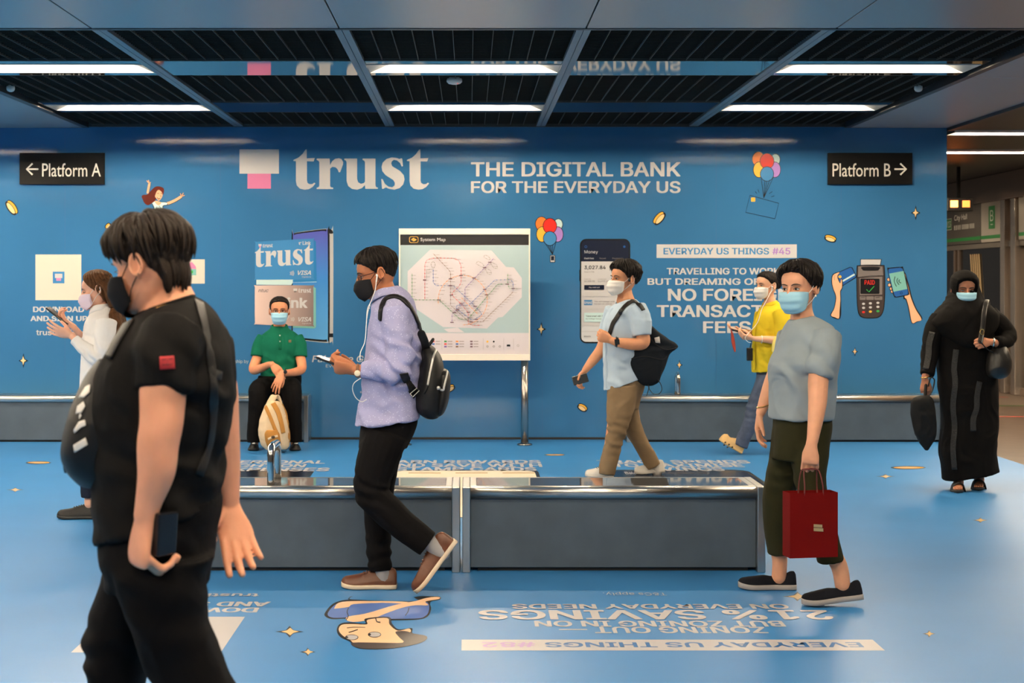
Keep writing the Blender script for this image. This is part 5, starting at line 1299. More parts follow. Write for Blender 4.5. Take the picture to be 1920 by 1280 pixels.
# wrist watch
b = MB(); w0 = P.p(671, 695, -.168); R = []
ax = Vector((-.95, .05, .1)).normalized()
for k in range(25):
    a = 2*math.pi*k/24; R.append(w0 + Vector((0, 1, 0))*.030*math.cos(a) + Vector((.1, 0, 1))*.030*math.sin(a))
b.tube(R, [(.0025, .009)]*25, n=8, sub=1, ref=(0, 1, 0)); wo = b.build('watch', mat('strap_brown', (.16, .06, .025), rough=.5), P.root)
b = MB(); c0 = w0 + Vector((0, -.031, -.010)); R = [[c0 + Vector((math.cos(a)*r, y, math.sin(a)*r)) for a in (2*math.pi*k/20 for k in range(20))] for r, y in ((.015, .004), (.015, -.004), (.013, -.006))]
b.rings(R); b.build('watch_face', mat('watch_face', (.72, .66, .50), rough=.25), wo)
phone('phone', P.p(619, 677, -.125), (-.93, .05, .34), (.0, 1, .12), .135, .070, .011, 'black phone held up by the man in the lavender shirt')
# backpack
bp_ = empty('backpack', P.p(810, 785), 'black backpack on the back of the man in the lavender shirt', 'backpack')
mb = MB(); P.levels(mb, [(646, 793, 806, .04, .0), (654, 791, 816, .08), (668, 790, 826, .115), (690, 787, 832, .135), (720, 781, 833, .145), (750, 778, 831, .145), (772, 785, 828, .125), (784, 800, 820, .08)])
o = P.cloth('bag_body', mb, BLACKN, .006, .003, (8, 8, 8), 15, parent=bp_)
mb = MB(); P.levels(mb, [(692, 826, 838, .06), (702, 822, 843.5, .10), (725, 820, 844, .115), (752, 818, 840, .115), (770, 816, 834, .10), (778, 818, 828, .07)])
o2 = P.cloth('front_pocket', mb, BLACKN, .006, .002, (8, 8, 8), 16, parent=bp_)
ZIP = mat('zip_silver', (.5, .5, .48), rough=.35, metal=.6)
bo, bo2 = bvh_of(o), bvh_of(o2)
strap_on(bo, [(817, 656), (813, 666), (809, 685), (805, 705), (802, 722)], .005, .002, 'zip', ZIP, bp_)
strap_on(bo, [(802, 722), (799, 730), (795, 737)], .006, .006, 'zip_pull', BLACKN, bp_)
strap_on(bo2, [(838, 696), (836, 708), (833, 722), (831, 731), (824, 729)], .005, .002, 'zip', ZIP, bp_)
b = MB(); b.ball(P.p(822, 727, -.13), (.010, .006, .010), 8); b.build('zip_pull', ZIP, bp_)
strap_on(bs2, [(714, 600), (715, 582), (719, 569), (724, 561), (733, 557), (744, 557), (756, 563), (768, 576), (778, 594), (786, 614), (792, 634)], .013, .007, 'shoulder_strap', BLACKN, bp_, off=.005)
b = MB(); b.tube([P.p(790, 625, -.12), P.p(796, 640, -.1), P.p(800, 656, -.06)], [(.02, .006)]*3, ref=(1, 0, .3), n=10); b.tube([P.p(800, 652, -.05), P.p(808, 642, -.05), P.p(812, 636, -.03)], .008, n=8); b.build('top_loop', BLACKN, bp_)
strap_on(bs2, [(757, 699), (763, 712), (770, 726), (778, 740)], .021, .004, 'lower_strap', BLACKN, bp_, off=.004)
b = MB(); b.tube([P.p(769, 738, -.205), P.p(782, 727, -.205), P.p(786, 732, -.205), P.p(774, 744, -.205), P.p(769, 738, -.205)], .0022, n=6, sub=1); b.build('strap_buckle', ZIP, bp_)

# ================================================================== OLDER WOMAN IN GREY-BLUE T-SHIRT WITH RED BAG
P = Person(7.27, 1500, 'woman with short black hair in grey-blue T-shirt, olive trousers and blue mask')
S3 = skin('light_tan', (214, 156, 124))
hd = Head(P.p(1499, 540), (-.68, -.72, -.06), (-.04, 0, 1), 1.0)
mb = MB(); hd.add(mb)
P.limb(mb, [(1503, 552, .02, .052), (1503, 580, .02, .052), (1506, 605, .01, .066), (1512, 622, .0, .08)])
P.levels(mb, [(618, 1484, 1545, .08), (660, 1466, 1555, .13), (720, 1462, 1550, .13), (800, 1466, 1545, .12)])
P.limb(mb, [(1540, 665, -.17, .04), (1537, 690, -.19, .048), (1534, 718, -.21, .048), (1533, 752, -.235, .044), (1530, 780, -.255, .038), (1526, 808, -.28, .031), (1523, 828, -.29, .0265)])
hand(mb, P.p(1522, 832, -.295), (-.10, -.05, -1), (-.30, -.95, .05), (-1, .1, 0), curl=(30, 78, 55), thumb=(15, 30), s=.98)
P.limb(mb, [(1468, 660, .16, .035), (1451, 705, .2, .038), (1444, 725, .21, .038), (1434, 752, .21, .031), (1426, 774, .20, .0235)])
hand(mb, P.p(1425, 777, .20), (-.16, -.05, -1), (-.85, .35, .1), (-.35, -.9, 0), curl=(18, 28, 18), thumb=(22, 14), s=.94)
P.limb(mb, [(1492, 800, .1, .07), (1468, 900, .14, .055), (1459, 1000, .19, .05), (1462, 1050, .19, .038), (1460, 1085, .19, .036)])
P.limb(mb, [(1515, 800, -.08, .07), (1520, 900, -.10, .05), (1548, 1010, -.14, .045), (1573, 1060, -.16, .040), (1580, 1098, -.19, .036)])
P.body(mb, S3, .0045, hd, look=(1, -.25, 0), lid=.1, brow=.8)
GT = fabric('grey_blue_tee', (.245, .293, .327), bump=.1, vary=.04)
mb = MB(flat=1)
P.levels(mb, [((600, 592), 1480, 1525, .058, .005), ((610, 600), 1474, 1542, .10), ((628, 616), 1466, 1562, .145), (650, 1459, 1571, .165), (672, 1448, 1572, .18, -.005), (692, 1443, 1569, .185, -.01), (720, 1443, 1566, .175), (752, 1444, 1564, .17), (784, 1444, 1561, .17)])
P.limb(mb, [(1548, 630, -.11, .074), (1546, 660, -.16, .072), (1538, 690, -.19, .066), (1535, 706, -.195, .061)], ref=(1, 0, 0))
P.limb(mb, [(1482, 630, .12, .065), (1472, 660, .16, .052), (1464, 695, .19, .044)], ref=(1, 0, 0))
sh3 = P.cloth('t_shirt', mb, GT, .006, .0045, (5, 5, 8), 11, [((1512, 690, -.2), .12, .011, (.6, 0, .8), 60), ((1490, 740, -.15), .16, .007, (.8, 0, .6), 40)])
b = MB(); R = []
for k in range(41):
    a = 2*math.pi*k/40; R.append(P.p(1503+23.5*math.cos(a), 598-4.5*math.cos(a), .005+.062*math.sin(a)) + Vector((0, 0, -.028*max(0, -math.cos(a)*.8-math.sin(a)*.75)**2*.9)))
b.tube(R, [(.005, .009)]*41, n=8, sub=1, ref=(0, 0, 1)); b.build('neckband', GT, sh3)
OL = fabric('olive_trouser', (.022, .021, .0085))
mb = MB(flat=1)
P.levels(mb, [(772, 1452, 1556, .15), (800, 1451, 1558, .155), (835, 1449, 1553, .15), (860, 1448, 1552, .13)])
P.levels(mb, [(800, 1450, 1525, .105, .06), (850, 1445, 1512, .1, .1), (900, 1436, 1497, .095, .13), (930, 1432, 1490, .09, .15), (970, 1432, 1483, .085, .17), (1010, 1436, 1480, .078, .19), (1038, 1440, 1479, .072, .19)])
P.levels(mb, [(800, 1468, 1558, .1, -.05), (850, 1482, 1553, .09, -.075), (885, 1488, 1548, .085, -.09), (915, 1494, 1549, .08, -.10), (950, 1505, 1557, .075, -.115), (1000, 1520, 1569, .07, -.13), ((1056, 1048), 1534, 1581, .066, -.15)])
P.cloth('trousers', mb, OL, .006, .003, (8, 8, 6), 14, [((1470, 900, 0), .12, .005, (.3, 0, 1), 70)])
SHB = fabric('shoe_knit_black', (.008, .009, .013)); SOLEG = mat('sole_grey', (.36, .33, .31), rough=.6)
fz = lambda x, d, z=0: Vector((P.p(x, 1000, d).x, P.Y0+d, z))
P.shoe(fz(1492, .19), fz(1384, .20), SHB, SOLEG, h=.075, w=.047, low=True, sole=.030, name='shoe')
P.shoe(fz(1617, -.20, .035), fz(1504, -.20, .0), SHB, SOLEG, h=.075, w=.047, low=True, sole=.030, name='shoe')
def lineW(A): return np.interp(A, [0, 30, 50, 70, 84, 96, 110, 150, 180], [44, 40, 24, 4, -6, -26, -36, -46, -48])
def thW(A, el): return np.interp(el, [-45, -20, 0, 25, 50, 75, 90], [.006, .018, .030, .038, .040, .038, .036])*np.interp(A, [0, 30, 70, 180], [.5, .62, .72, .85])
hd.hair(P.root, HB, lineW, thW, seed=6, streak=.003, extra=locks_for(hd, lineW, 110, 3, (.004, .008), .026, .014))
hd.mask(P.root, SURG, LOOP, pleat=1, fit=1.0)
b = MB(); b.ball(hd.W(-.006, .083, -.040), .0055, 8); b.build('earring', mat('pearl', (.75, .72, .66), rough=.15), P.root)
b = MB(); w0 = P.p(1430, 761, .205); R = [w0 + Vector((1, 0, .25)).normalized()*.031*math.cos(a) + Vector((0, 1, 0))*.031*math.sin(a) for a in (2*math.pi*k/24 for k in range(25))]
b.tube(R, .0028, n=8, sub=1); b.build('bracelet', MATS['gold'], P.root)
# red paper bag
bg = empty('paper_bag', P.p(1520, 1042, -.30), 'red paper carrier bag with gold label, held by the woman in grey-blue', 'bag')
RB = mat('bag_red', (.115, .0022, .0018), rough=.7, spec=.08, vary=.05, vscale=6); RB2 = mat('bag_red_inside', (.05, .004, .004), rough=.7)
zt_, zb_ = P.p(1500, 922, -.32).z, P.p(1500, 1043, -.32).z
ca, sa = math.cos(-.16), math.sin(-.16); ux = Vector((ca, sa*-1*-1, 0)); c0 = P.p(1519, 980, -.305)
ux = Vector((.985, .17, 0)); uy = Vector((-.17, .985, 0)); hw, hdp = .117, .046
def bq(a, d, z): return c0 + ux*(a*hw) + uy*(d*hdp) + Vector((0, 0, z - c0.z))
b = MB(); t_ = .0012
def wall_(p0, p1, p2, p3, n_):
    v = [p0, p1, p2, p3] + [q + n_*t_ for q in (p0, p1, p2, p3)]
    b.add(v, [(0,1,2,3), (7,6,5,4), (0,4,5,1), (1,5,6,2), (2,6,7,3), (3,7,4,0)])
for a0, d0, a1, d1, n_ in ((-1,-1,1,-1, uy), (1,-1,1,1, -ux), (1,1,-1,1, -uy), (-1,1,-1,-1, ux)):
    wall_(bq(a0, d0, zb_), bq(a1, d1, zb_), bq(a1, d1, zt_), bq(a0, d0, zt_), n_)
wall_(bq(-1,-1,zb_), bq(1,-1,zb_), bq(1,1,zb_), bq(-1,1,zb_), Vector((0, 0, 1)))
b.build('bag_body', RB, bg, smooth=False)
for d in (-.93, .6):
    b = MB(); z2 = P.p(1520, 879, -.30).z
    b.tube([bq(-.40, d, zt_-.015), bq(-.38, d, zt_+.03), bq(-.34, d*.5, z2-.012), bq(-.2, d*.3, z2), bq(.2, d*.3, z2), bq(.32, d*.5, z2-.012), bq(.38, d, zt_+.03), bq(.40, d, zt_-.015)], .0033, n=8, sub=4); b.build('handle', mat('cord_dark_red', (.10, .012, .012), rough=.7), bg)
b = MB()
for z0, z1, a0, a1 in ((.030, .044, -.02, .34), (.012, .027, -.02, .38)):
    v = [bq(a0, -1.02, c0.z-.012+z0-.03), bq(a1, -1.02, c0.z-.016+z0-.03), bq(a1, -1.02, c0.z-.016+z1-.03), bq(a0, -1.02, c0.z-.012+z1-.03)]
    b.add(v + [q - uy*.0008 for q in v], [(0,1,2,3), (7,6,5,4), (0,4,5,1), (1,5,6,2), (2,6,7,3), (3,7,4,0)])
b.build('gold_label', mat('label_gold', (.80, .55, .25), rough=.3, metal=.7), bg, smooth=False)
# ================================================================== MAN IN LIGHT BLUE SHIRT WITH SHOULDER BAG
P = Person(11.9, 1165, 'man in light blue short-sleeved shirt and khaki trousers with white mask, walking left')
S4 = skin('tan', (206, 146, 110))
hd = Head(P.p(1170, 523), (-.90, -.42, .02), (.02, 0, 1), 1.10)
mb = MB(); hd.add(mb)
P.limb(mb, [(1171, 530, .01, .056), (1172, 548, .01, .056), (1173, 563, 0, .075)])
P.levels(mb, [(574, 1155, 1195, .09), (600, 1145, 1198, .13), (650, 1145, 1196, .14), (712, 1146, 1198, .12)])
P.limb(mb, [(1198, 592, -.16, .05), (1204, 622, -.2, .052), (1206, 641, -.21, .053), (1192, 645, -.22, .049), (1168, 643, -.22, .041), (1152, 640, -.21, .031), (1147, 638, -.205, .028)])
hand(mb, P.p(1146, 638, -.205), (-.92, .0, .35), (-.25, -.95, -.15), (0, -.2, 1), curl=(60, 75, 45), thumb=(28, 35), s=1.05)
P.limb(mb, [(1148, 592, .17, .05), (1137, 630, .19, .05), (1127, 655, .19, .046), (1112, 675, .17, .041), (1100, 690, .15, .030), (1097, 694, .145, .027)])
hand(mb, P.p(1096, 696, .14), (-.55, -.15, -.85), (-.55, .75, .3), (-.5, -.5, .5), curl=(30, 40, 25), thumb=(40, 15), s=1.0)
P.limb(mb, [(1170, 712, -.07, .08), (1152, 790, -.09, .055), (1138, 870, -.09, .04)]); P.limb(mb, [(1178, 712, .07, .08), (1188, 790, .08, .055), (1222, 868, .09, .04)])
P.body(mb, S4, .005, hd, look=(1, .1, 0), lid=.25)
LB = fabric('light_blue_shirt', srgb(176, 196, 216), bump=.1, vary=.04)
mb = MB(flat=1)
P.levels(mb, [((570, 560), 1152, 1192, .06), ((577, 568), 1144, 1200, .10), ((592, 580), 1136, 1208, .165), (615, 1130, 1210, .19), (650, 1131, 1207, .185), (690, 1132, 1206, .18), ((731, 706), 1132, 1206, .185)])
P.limb(mb, [(1192, 577, -.14, .085), (1202, 600, -.185, .082), (1203, 618, -.2, .076), (1204, 628, -.205, .071)], ref=(1, 0, 0))
P.limb(mb, [(1152, 580, .14, .075), (1140, 610, .18, .068), (1137, 628, .19, .064)], ref=(1, 0, 0))
sh4 = P.cloth('shirt', mb, LB, .006, .0035, (6, 6, 7), 21, [((1150, 690, -.15), .2, .006, (.5, 0, .8), 55)]); bs4 = bvh_of(sh4)
collar(P.root, P.p(1172, 571), (-.93, -.35, -.1), (.05, 0, 1), .066, LB, h=.042, drop=.014, gap=20, point=.016, flare=.004)
b = MB(); b.tube([P.p(1148, 580, -.075), P.p(1138, 615, -.1), P.p(1138, 660, -.1), P.p(1139, 725, -.1)], [(.014, .003)]*4, ref=(1, 0, 0), n=8); b.build('placket', LB, sh4)
KH = fabric('khaki', srgb(128, 108, 84), vary=.08)
mb = MB(flat=1)
P.levels(mb, [(700, 1139, 1208, .15), (725, 1139, 1208, .155), (748, 1139, 1200, .145), (765, 1141, 1196, .12)])
P.levels(mb, [(722, 1140, 1198, .105, -.07), (762, 1138, 1190, .105, -.085), (800, 1138, 1177, .095, -.09), (840, 1131, 1165, .082, -.09), ((886, 890), 1121, 1152, .07, -.09)])
P.levels(mb, [(722, 1155, 1208, .105, .07), (768, 1159, 1197, .1, .085), (812, 1174, 1208, .09, .09), (845, 1194, 1226, .078, .09), ((880, 868), 1213, 1237, .065, .09)])
P.cloth('trousers', mb, KH, .006, .005, (7, 7, 9), 23, [((1155, 815, -.1), .12, .008, (.3, 0, 1), 80), ((1140, 730, -.1), .1, .006, (1, 0, .3), 60)])
fz = lambda x, d, z=0: Vector((P.p(x, 800, d).x, P.Y0+d, z))
SW = mat('sneaker_white', (.62, .60, .56), rough=.6); SOW = mat('sole_white', (.55, .52, .48), rough=.6); SOCKW = fabric('sock_pale', (.5, .48, .46))
P.shoe(fz(1150, -.09), fz(1097, -.1), SW, SOW, h=.085, w=.046, lace=BLACKN)
P.shoe(fz(1246, .09, .02), fz(1190, .08, 0), SW, SOW, h=.085, w=.046, lace=BLACKN)
b = MB(); b.tube([P.p(1232, 884, .09), P.p(1226, 868, .09)], .042, n=14); b.build('sock', SOCKW, P.root)
def line4(A): return np.interp(A, [0, 35, 60, 74, 84, 96, 112, 150, 180], [38, 34, 20, 0, -8, 14, -14, -32, -34])
def th4(A, el): return np.interp(el, [-40, -20, 0, 25, 50, 75, 90], [.004, .012, .024, .034, .036, .034, .030])*np.interp(A, [0, 60, 180], [.8, .8, 1.15])
hd.hair(P.root, HB, line4, th4, seed=12, streak=.005, extra=locks_for(hd, line4, 120, 31, (.004, .008), .030, .020, 16))
WM = fabric('white_mask', (.74, .72, .70), bump=.08, vary=.02)
hd.mask(P.root, WM, LOOP, pleat=1.1, fit=1.03)
b = MB(); b.ball(hd.W(.004, .084, -.008), .013, 8); b.build('earbud', PHONE, P.root)
b = MB(); w0 = P.p(1156, 641, -.213); R = [w0 + Vector((0, 1, 0))*.036*math.cos(a) + Vector((.1, 0, 1)).normalized()*.036*math.sin(a) for a in (2*math.pi*k/24 for k in range(25))]
b.tube(R, [(.003, .011)]*25, n=8, sub=1, ref=(0, 1, 0)); wo = b.build('watch', PHONE, P.root)
b = MB(); b.obox(w0+Vector((0, -.040, .003)), (.019, 0, .002), (0, .005, 0), (-.002, 0, .022)); b.build('watch_face', SCREEN, wo, smooth=False, bevel=.004)
# shoulder bag
bg = empty('shoulder_bag', P.p(1220, 722, -.1), 'large black shoulder bag with a white patch, hanging behind the man in light blue', 'bag')
NAVYB = fabric('dark_navy_canvas', (.010, .013, .018), bump=.25)
mb = MB()
P.levels(mb, [(599, 1213, 1217, .02, -.10), (610, 1212, 1222, .05, -.10), (624, 1211, 1238, .07, -.10), (638, 1207, 1258, .075, -.10), (648, 1190, 1271, .07, -.09), (654, 1162, 1268, .075, -.1), (664, 1157, 1256, .08, -.1), (684, 1160, 1248, .085, -.1), (702, 1176, 1240, .08, -.1), (716, 1195, 1234, .06, -.1), (722, 1206, 1224, .03, -.1)], ex=2.0)
o = P.cloth('bag_body', mb, NAVYB, .006, .005, (6, 6, 8), 25, parent=bg); bo = bvh_of(o)
patch_on(bo, [(1227, 633), (1236, 631), (1238, 643), (1229, 642)], 'patch', mat('patch_white', (.6, .56, .52), rough=.7), bg, n=3, off=.003)
for ln in ([(1211, 618), (1224, 640), (1246, 655), (1268, 652)], [(1160, 676), (1185, 672), (1210, 668), (1240, 674), (1250, 668)], [(1170, 668), (1190, 658)]): strap_on(bo, ln, .004, .003, 'seam', mat('seam_dark', (.004, .005, .007), rough=.8), bg, off=.001)
strap_on(bs4, [(1206, 582), (1198, 571), (1186, 565), (1175, 572), (1165, 583), (1156, 597), (1150, 606), (1146, 618), (1142, 632)], .018, .006, 'shoulder_strap', BLACKN, bg, off=.006)
b = MB(); b.tube([P.p(1206, 581, -.12), P.p(1215, 592, -.12), P.p(1217, 602, -.1)], [(.02, .004)]*3, ref=(0, 1, 0), n=8); b.build('shoulder_strap', BLACKN, bg)
b = MB(); b.ball(P.p(1163, 585, -.19), (.016, .01, .026), 8); b.build('buckle', PHONE, bg)
b = MB(); b.tube([P.p(1234, 712, -.14), P.p(1239, 720, -.15), P.p(1241, 730, -.15), P.p(1236, 738, -.15), P.p(1227, 739, -.15), P.p(1221, 734, -.15), P.p(1217, 728, -.15), P.p(1215, 720, -.14)], [(.011, .003)]*8, ref=(0, 1, 0), n=8); b.tube([P.p(1217, 726, -.15), P.p(1213, 740, -.16)], [(.011, .003)]*2, ref=(0, 1, 0), n=8); b.build('strap_end', BLACKN, bg)
phone('phone', P.p(1088, 711, .07), (.96, 0, .26), (-.2, .3, 1), .125, .072, .011, 'black phone in the lowered hand of the man in the light blue shirt')

# ================================================================== WOMAN IN YELLOW BLOUSE
P = Person(13.5, 1430, 'woman in yellow blouse, blue jeans and tan clogs, partly behind the older woman')
S5 = skin('fair', (228, 174, 142))
hd = Head(P.p(1438, 535), (-.90, -.42, -.04), (.0, 0, 1), 1.02)
mb = MB(); hd.add(mb)
P.limb(mb, [(1440, 542, .01, .048), (1442, 558, .01, .048), (1445, 572, 0, .07)])
P.levels(mb, [(580, 1432, 1466, .08), (600, 1424, 1468, .12), (650, 1424, 1466, .12), (700, 1426, 1468, .12)])
P.limb(mb, [(1462, 600, -.15, .04), (1464, 628, -.18, .04), (1456, 637, -.19, .038), (1436, 636, -.2, .032), (1418, 635, -.2, .024), (1412, 634, -.195, .0225)])
hand(mb, P.p(1411, 634, -.195), (-.95, .1, .15), (-.1, -.6, -.8), (0, -.7, .6), curl=(35, 40, 30), thumb=(35, 20), s=.95)
P.limb(mb, [(1430, 600, .15, .04), (1422, 625, .18, .038), (1410, 624, .12, .03), (1396, 621, .04, .022)])
hand(mb, P.p(1393, 620, .03), (-.95, -.2, .1), (.1, .3, -.95), (0, -.8, .4), curl=(15, 25, 20), thumb=(35, 20), s=.95)
P.limb(mb, [(1440, 700, -.06, .07), (1416, 760, -.08, .05), (1391, 836, -.08, .034)]); P.limb(mb, [(1452, 700, .06, .07), (1470, 770, .08, .05), (1494, 838, .08, .034)])
P.body(mb, S5, .005, hd, look=(1, 0, -.3), lid=.35)
YB_ = fabric('yellow_blouse', srgb(206, 182, 44), bump=.12, vary=.05)
mb = MB(flat=1)
P.levels(mb, [((574, 566), 1429, 1460, .06), ((579, 571), 1424, 1466, .09), ((592, 580), 1418, 1475, .15), (612, 1412, 1480, .17), (640, 1411, 1478, .17), (670, 1410, 1476, .17), ((698, 687), 1411, 1475, .175)])
P.limb(mb, [(1463, 585, -.12, .08), (1468, 608, -.17, .076), (1466, 632, -.185, .068)], ref=(1, 0, 0))
P.limb(mb, [(1430, 588, .12, .07), (1424, 620, .17, .062)], ref=(1, 0, 0))
sh5 = P.cloth('blouse', mb, YB_, .006, .005, (6, 6, 6), 31, [((1435, 660, -.15), .2, .006, (1, 0, .5), 45)])
collar(P.root, P.p(1444, 572), (-.93, -.35, -.1), (.02, 0, 1), .058, YB_, h=.036, drop=.022, gap=24, point=.03)
b = MB(); b.tube([P.p(1425, 584, -.08), P.p(1415, 612, -.1), P.p(1413, 650, -.1), P.p(1414, 692, -.1)], [(.012, .003)]*4, ref=(1, 0, 0), n=8); b.build('placket', YB_, sh5)
b = MB(); b.tube([P.p(1455, 634, -.26), P.p(1452, 645, -.27), P.p(1451, 657, -.27)], [(.02, .003)]*3, ref=(1, 0, 0), n=8); b.build('sleeve_tab', mat('tab_pale_yellow', srgb(230, 214, 120), rough=.8), sh5)
JE = fabric('jeans', srgb(74, 84, 104), vary=.2, vscale=18)
mb = MB(flat=1)
P.levels(mb, [(685, 1419, 1472, .15), (705, 1420, 1470, .15), (722, 1421, 1462, .13)])
P.levels(mb, [(702, 1421, 1462, .11, -.06), (730, 1412, 1448, .1, -.075), (757, 1402, 1438, .09, -.08), (790, 1394, 1424, .08, -.08), (820, 1381, 1408, .07, -.08), ((831, 841), 1376, 1400, .065, -.08)])
P.levels(mb, [(702, 1432, 1472, .11, .06), (740, 1446, 1480, .1, .08), (780, 1462, 1492, .08, .08), (820, 1477, 1503, .07, .08), (838, 1484, 1507, .065, .08)])
P.cloth('jeans', mb, JE, .006, .004, (8, 8, 10), 33, [((1410, 765, -.1), .12, .006, (.4, 0, 1), 85)])
CL = mat('clog_tan', srgb(222, 182, 122), rough=.55)
a = P.p(1389, 850, -.08); a.z = .004; c = P.p(1347, 826, -.09)
o = P.shoe(a, c, CL, CL, up=(.45, 0, .89), h=.10, w=.055, toe_h=.075, sole=.022)
b = MB()
for q in ((1360, 829), (1367, 833), (1373, 838), (1358, 834), (1364, 838)):
    b.ball(P.p(q[0], q[1], -.145), (.009, .006, .008), 6)
b.build('hole', mat('clog_hole', (.05, .035, .02), rough=.9), o)
P.shoe(Vector((P.p(1512, 800, .08).x, P.Y0+.08, 0)), Vector((P.p(1462, 800, .08).x, P.Y0+.08, 0)), CL, CL, h=.10, w=.055, toe_h=.075, sole=.022)
def line5(A): return np.interp(A, [0, 35, 60, 74, 84, 96, 110, 150, 180], [42, 36, 24, 8, 0, -2, -26, -36, -38])
def th5(A, el): return np.interp(el, [-40, -20, 0, 25, 50, 75, 90], [.006, .012, .016, .016, .015, .014, .014])
def bun(b): b.ball(hd.W(-.115, 0, .005), (.04, .045, .045), 10)
hd.hair(P.root, HB, line5, th5, seed=15, streak=.002, extra=bun)
hd.mask(P.root, WM, LOOP, pleat=1, fit=1.0)
e = hd.W(.006, .085, -.012); b = MB(); b.ball(e, .009, 7); b.tube([e, e+Vector((-.004, 0, -.03))], .004, n=7); eo = b.build('earphone', EW, P.root)
b = MB(); b.tube([e+Vector((-.004, 0, -.03)), P.p(1436, 565, -.14), P.p(1428, 580, -.16), P.p(1420, 605, -.18), P.p(1403, 625, -.22), P.p(1397, 634, -.24), P.p(1403, 641, -.23), P.p(1408, 642, -.22)], .0024, n=6, sub=5); b.build('cable', EW, eo)
b = MB(); w0 = P.p(1428, 636, -.2); R = [w0 + Vector((0, 1, 0))*.032*math.cos(a) + Vector((.05, 0, 1))*.032*math.sin(a) for a in (2*math.pi*k/24 for k in range(25))]; b.tube(R, .004, n=8, sub=1); b.build('wristband', mat('band_white', (.7, .66, .62), rough=.6), P.root)
ph = phone('phone', P.p(1386, 621, -.06), (-.96, -.1, .25), (.05, 1, .1), .15, .075, .012, 'dark phone held flat by the woman in the yellow blouse')
b = MB(); b.tube([P.p(1371, 618, -.09), P.p(1373, 628, -.09), P.p(1375, 642, -.09), P.p(1378, 658, -.09)], [(.004, .004), (.012, .004), (.016, .004), (.008, .004)], ref=(1, 0, 0), n=8); b.build('charm_strap', mat('charm_red', srgb(168, 58, 40), rough=.6), ph)
pc = empty('pouch', P.p(1407, 676, -.05), 'small black pouch hanging in front of the yellow blouse', 'pouch')
p_ = P.p(1406, 664, -.10); b = MB(); b.box(p_.x-.028, p_.x+.024, p_.y-.02, p_.y+.02, p_.z-.058, p_.z+.058); b.build('case', BLACKN, pc, smooth=False, bevel=.008)
b = MB(); b.tube([p_+Vector((0, 0, .055)), P.p(1408, 645, -.10), P.p(1411, 628, -.17)], .004, n=7); b.build('cord', BLACKN, pc)

# ================================================================== WOMAN IN BLACK ROBE AND HEADSCARF
P = Person(11.1, 1815, 'woman in long black robe and headscarf with light blue mask, walking towards the camera')
S6 = skin('brown_tan', (190, 128, 98))
hd = Head(P.p(1808, 541), (-.06, -.98, -.16), (0, -.14, 1), 1.02)
mb = MB(); hd.add(mb)
P.limb(mb, [(1808, 550, .02, .05), (1808, 580, .02, .055)])
P.levels(mb, [(590, 1775, 1845, .08), (650, 1770, 1850, .1), (750, 1775, 1850, .1), (850, 1780, 1850, .1)])
P.limb(mb, [(1748, 630, -.01, .034), (1743, 650, -.02, .04), (1738, 690, -.06, .03), (1735, 705, -.08, .026), (1734, 711, -.085, .024)])
hand(mb, P.p(1734, 711, -.085), (.02, -.1, -1), (-.35, -.9, .1), (.85, -.3, 0), curl=(45, 65, 45), thumb=(30, 25), s=.92)
P.limb(mb, [(1874, 612, -.01, .034), (1887, 630, -.02, .042), (1874, 643, -.13, .034), (1862, 642, -.19, .026), (1859, 641, -.2, .024)])
hand(mb, P.p(1858, 641, -.20), (-.95, -.25, -.1), (.1, -.95, .25), (0, .1, 1), curl=(55, 70, 40), thumb=(35, 25), s=.92)
P.limb(mb, [(1795, 800, -.02, .06), (1797, 880, -.05, .04), (1797, 908, -.05, .038)]); P.limb(mb, [(1835, 800, .02, .06), (1835, 875, .08, .04), (1836, 900, .1, .038)])
P.body(mb, S6, .005, hd, look=(1, 0, -.8), lid=.55)
AB = fabric('black_robe', (.0048, .004, .0038), vary=.25, vscale=4)
mb = MB(flat=1)
P.levels(mb, [(590, 1768, 1848, .09), (612, 1757, 1862, .12), (660, 1758, 1866, .14), (720, 1760, 1868, .15), (790, 1767, 1869, .155), (840, 1763, 1867, .16), (870, 1766, 1868, .165), ((899, 882), 1769, 1870, .165)])
P.limb(mb, [(1765, 596, 0, .075), (1752, 620, -.01, .07), (1744, 660, -.03, .062), (1740, 690, -.06, .052), (1738, 702, -.075, .048)])
P.limb(mb, [(1852, 590, 0, .08), (1872, 608, -.01, .076), (1888, 628, -.03, .068), (1882, 640, -.1, .056), (1868, 643, -.17, .044)])
sh6 = P.cloth('robe', mb, AB, .007, .008, (9, 9, 1.6), 41, [])
bs6 = bvh_of(sh6); LACE = mat('lace_trim', (.006, .0055, .005), rough=.6, vary=.7, vscale=90, bump=.6, bscale=150)
strap_on(bs6, [(1793, 655), (1789, 690), (1791, 720), (1787, 760), (1790, 800), (1787, 840), (1790, 880)], .020, .002, 'lace_trim', LACE, sh6, off=.002)
strap_on(bs6, [(1837, 715), (1832, 740), (1831, 765), (1825, 785), (1825, 808)], .02, .002, 'lace_trim', LACE, sh6, off=.002)
strap_on(bs6, [(1748, 622), (1742, 645), (1741, 665), (1736, 692)], .022, .002, 'lace_trim', LACE, sh6, off=.002)
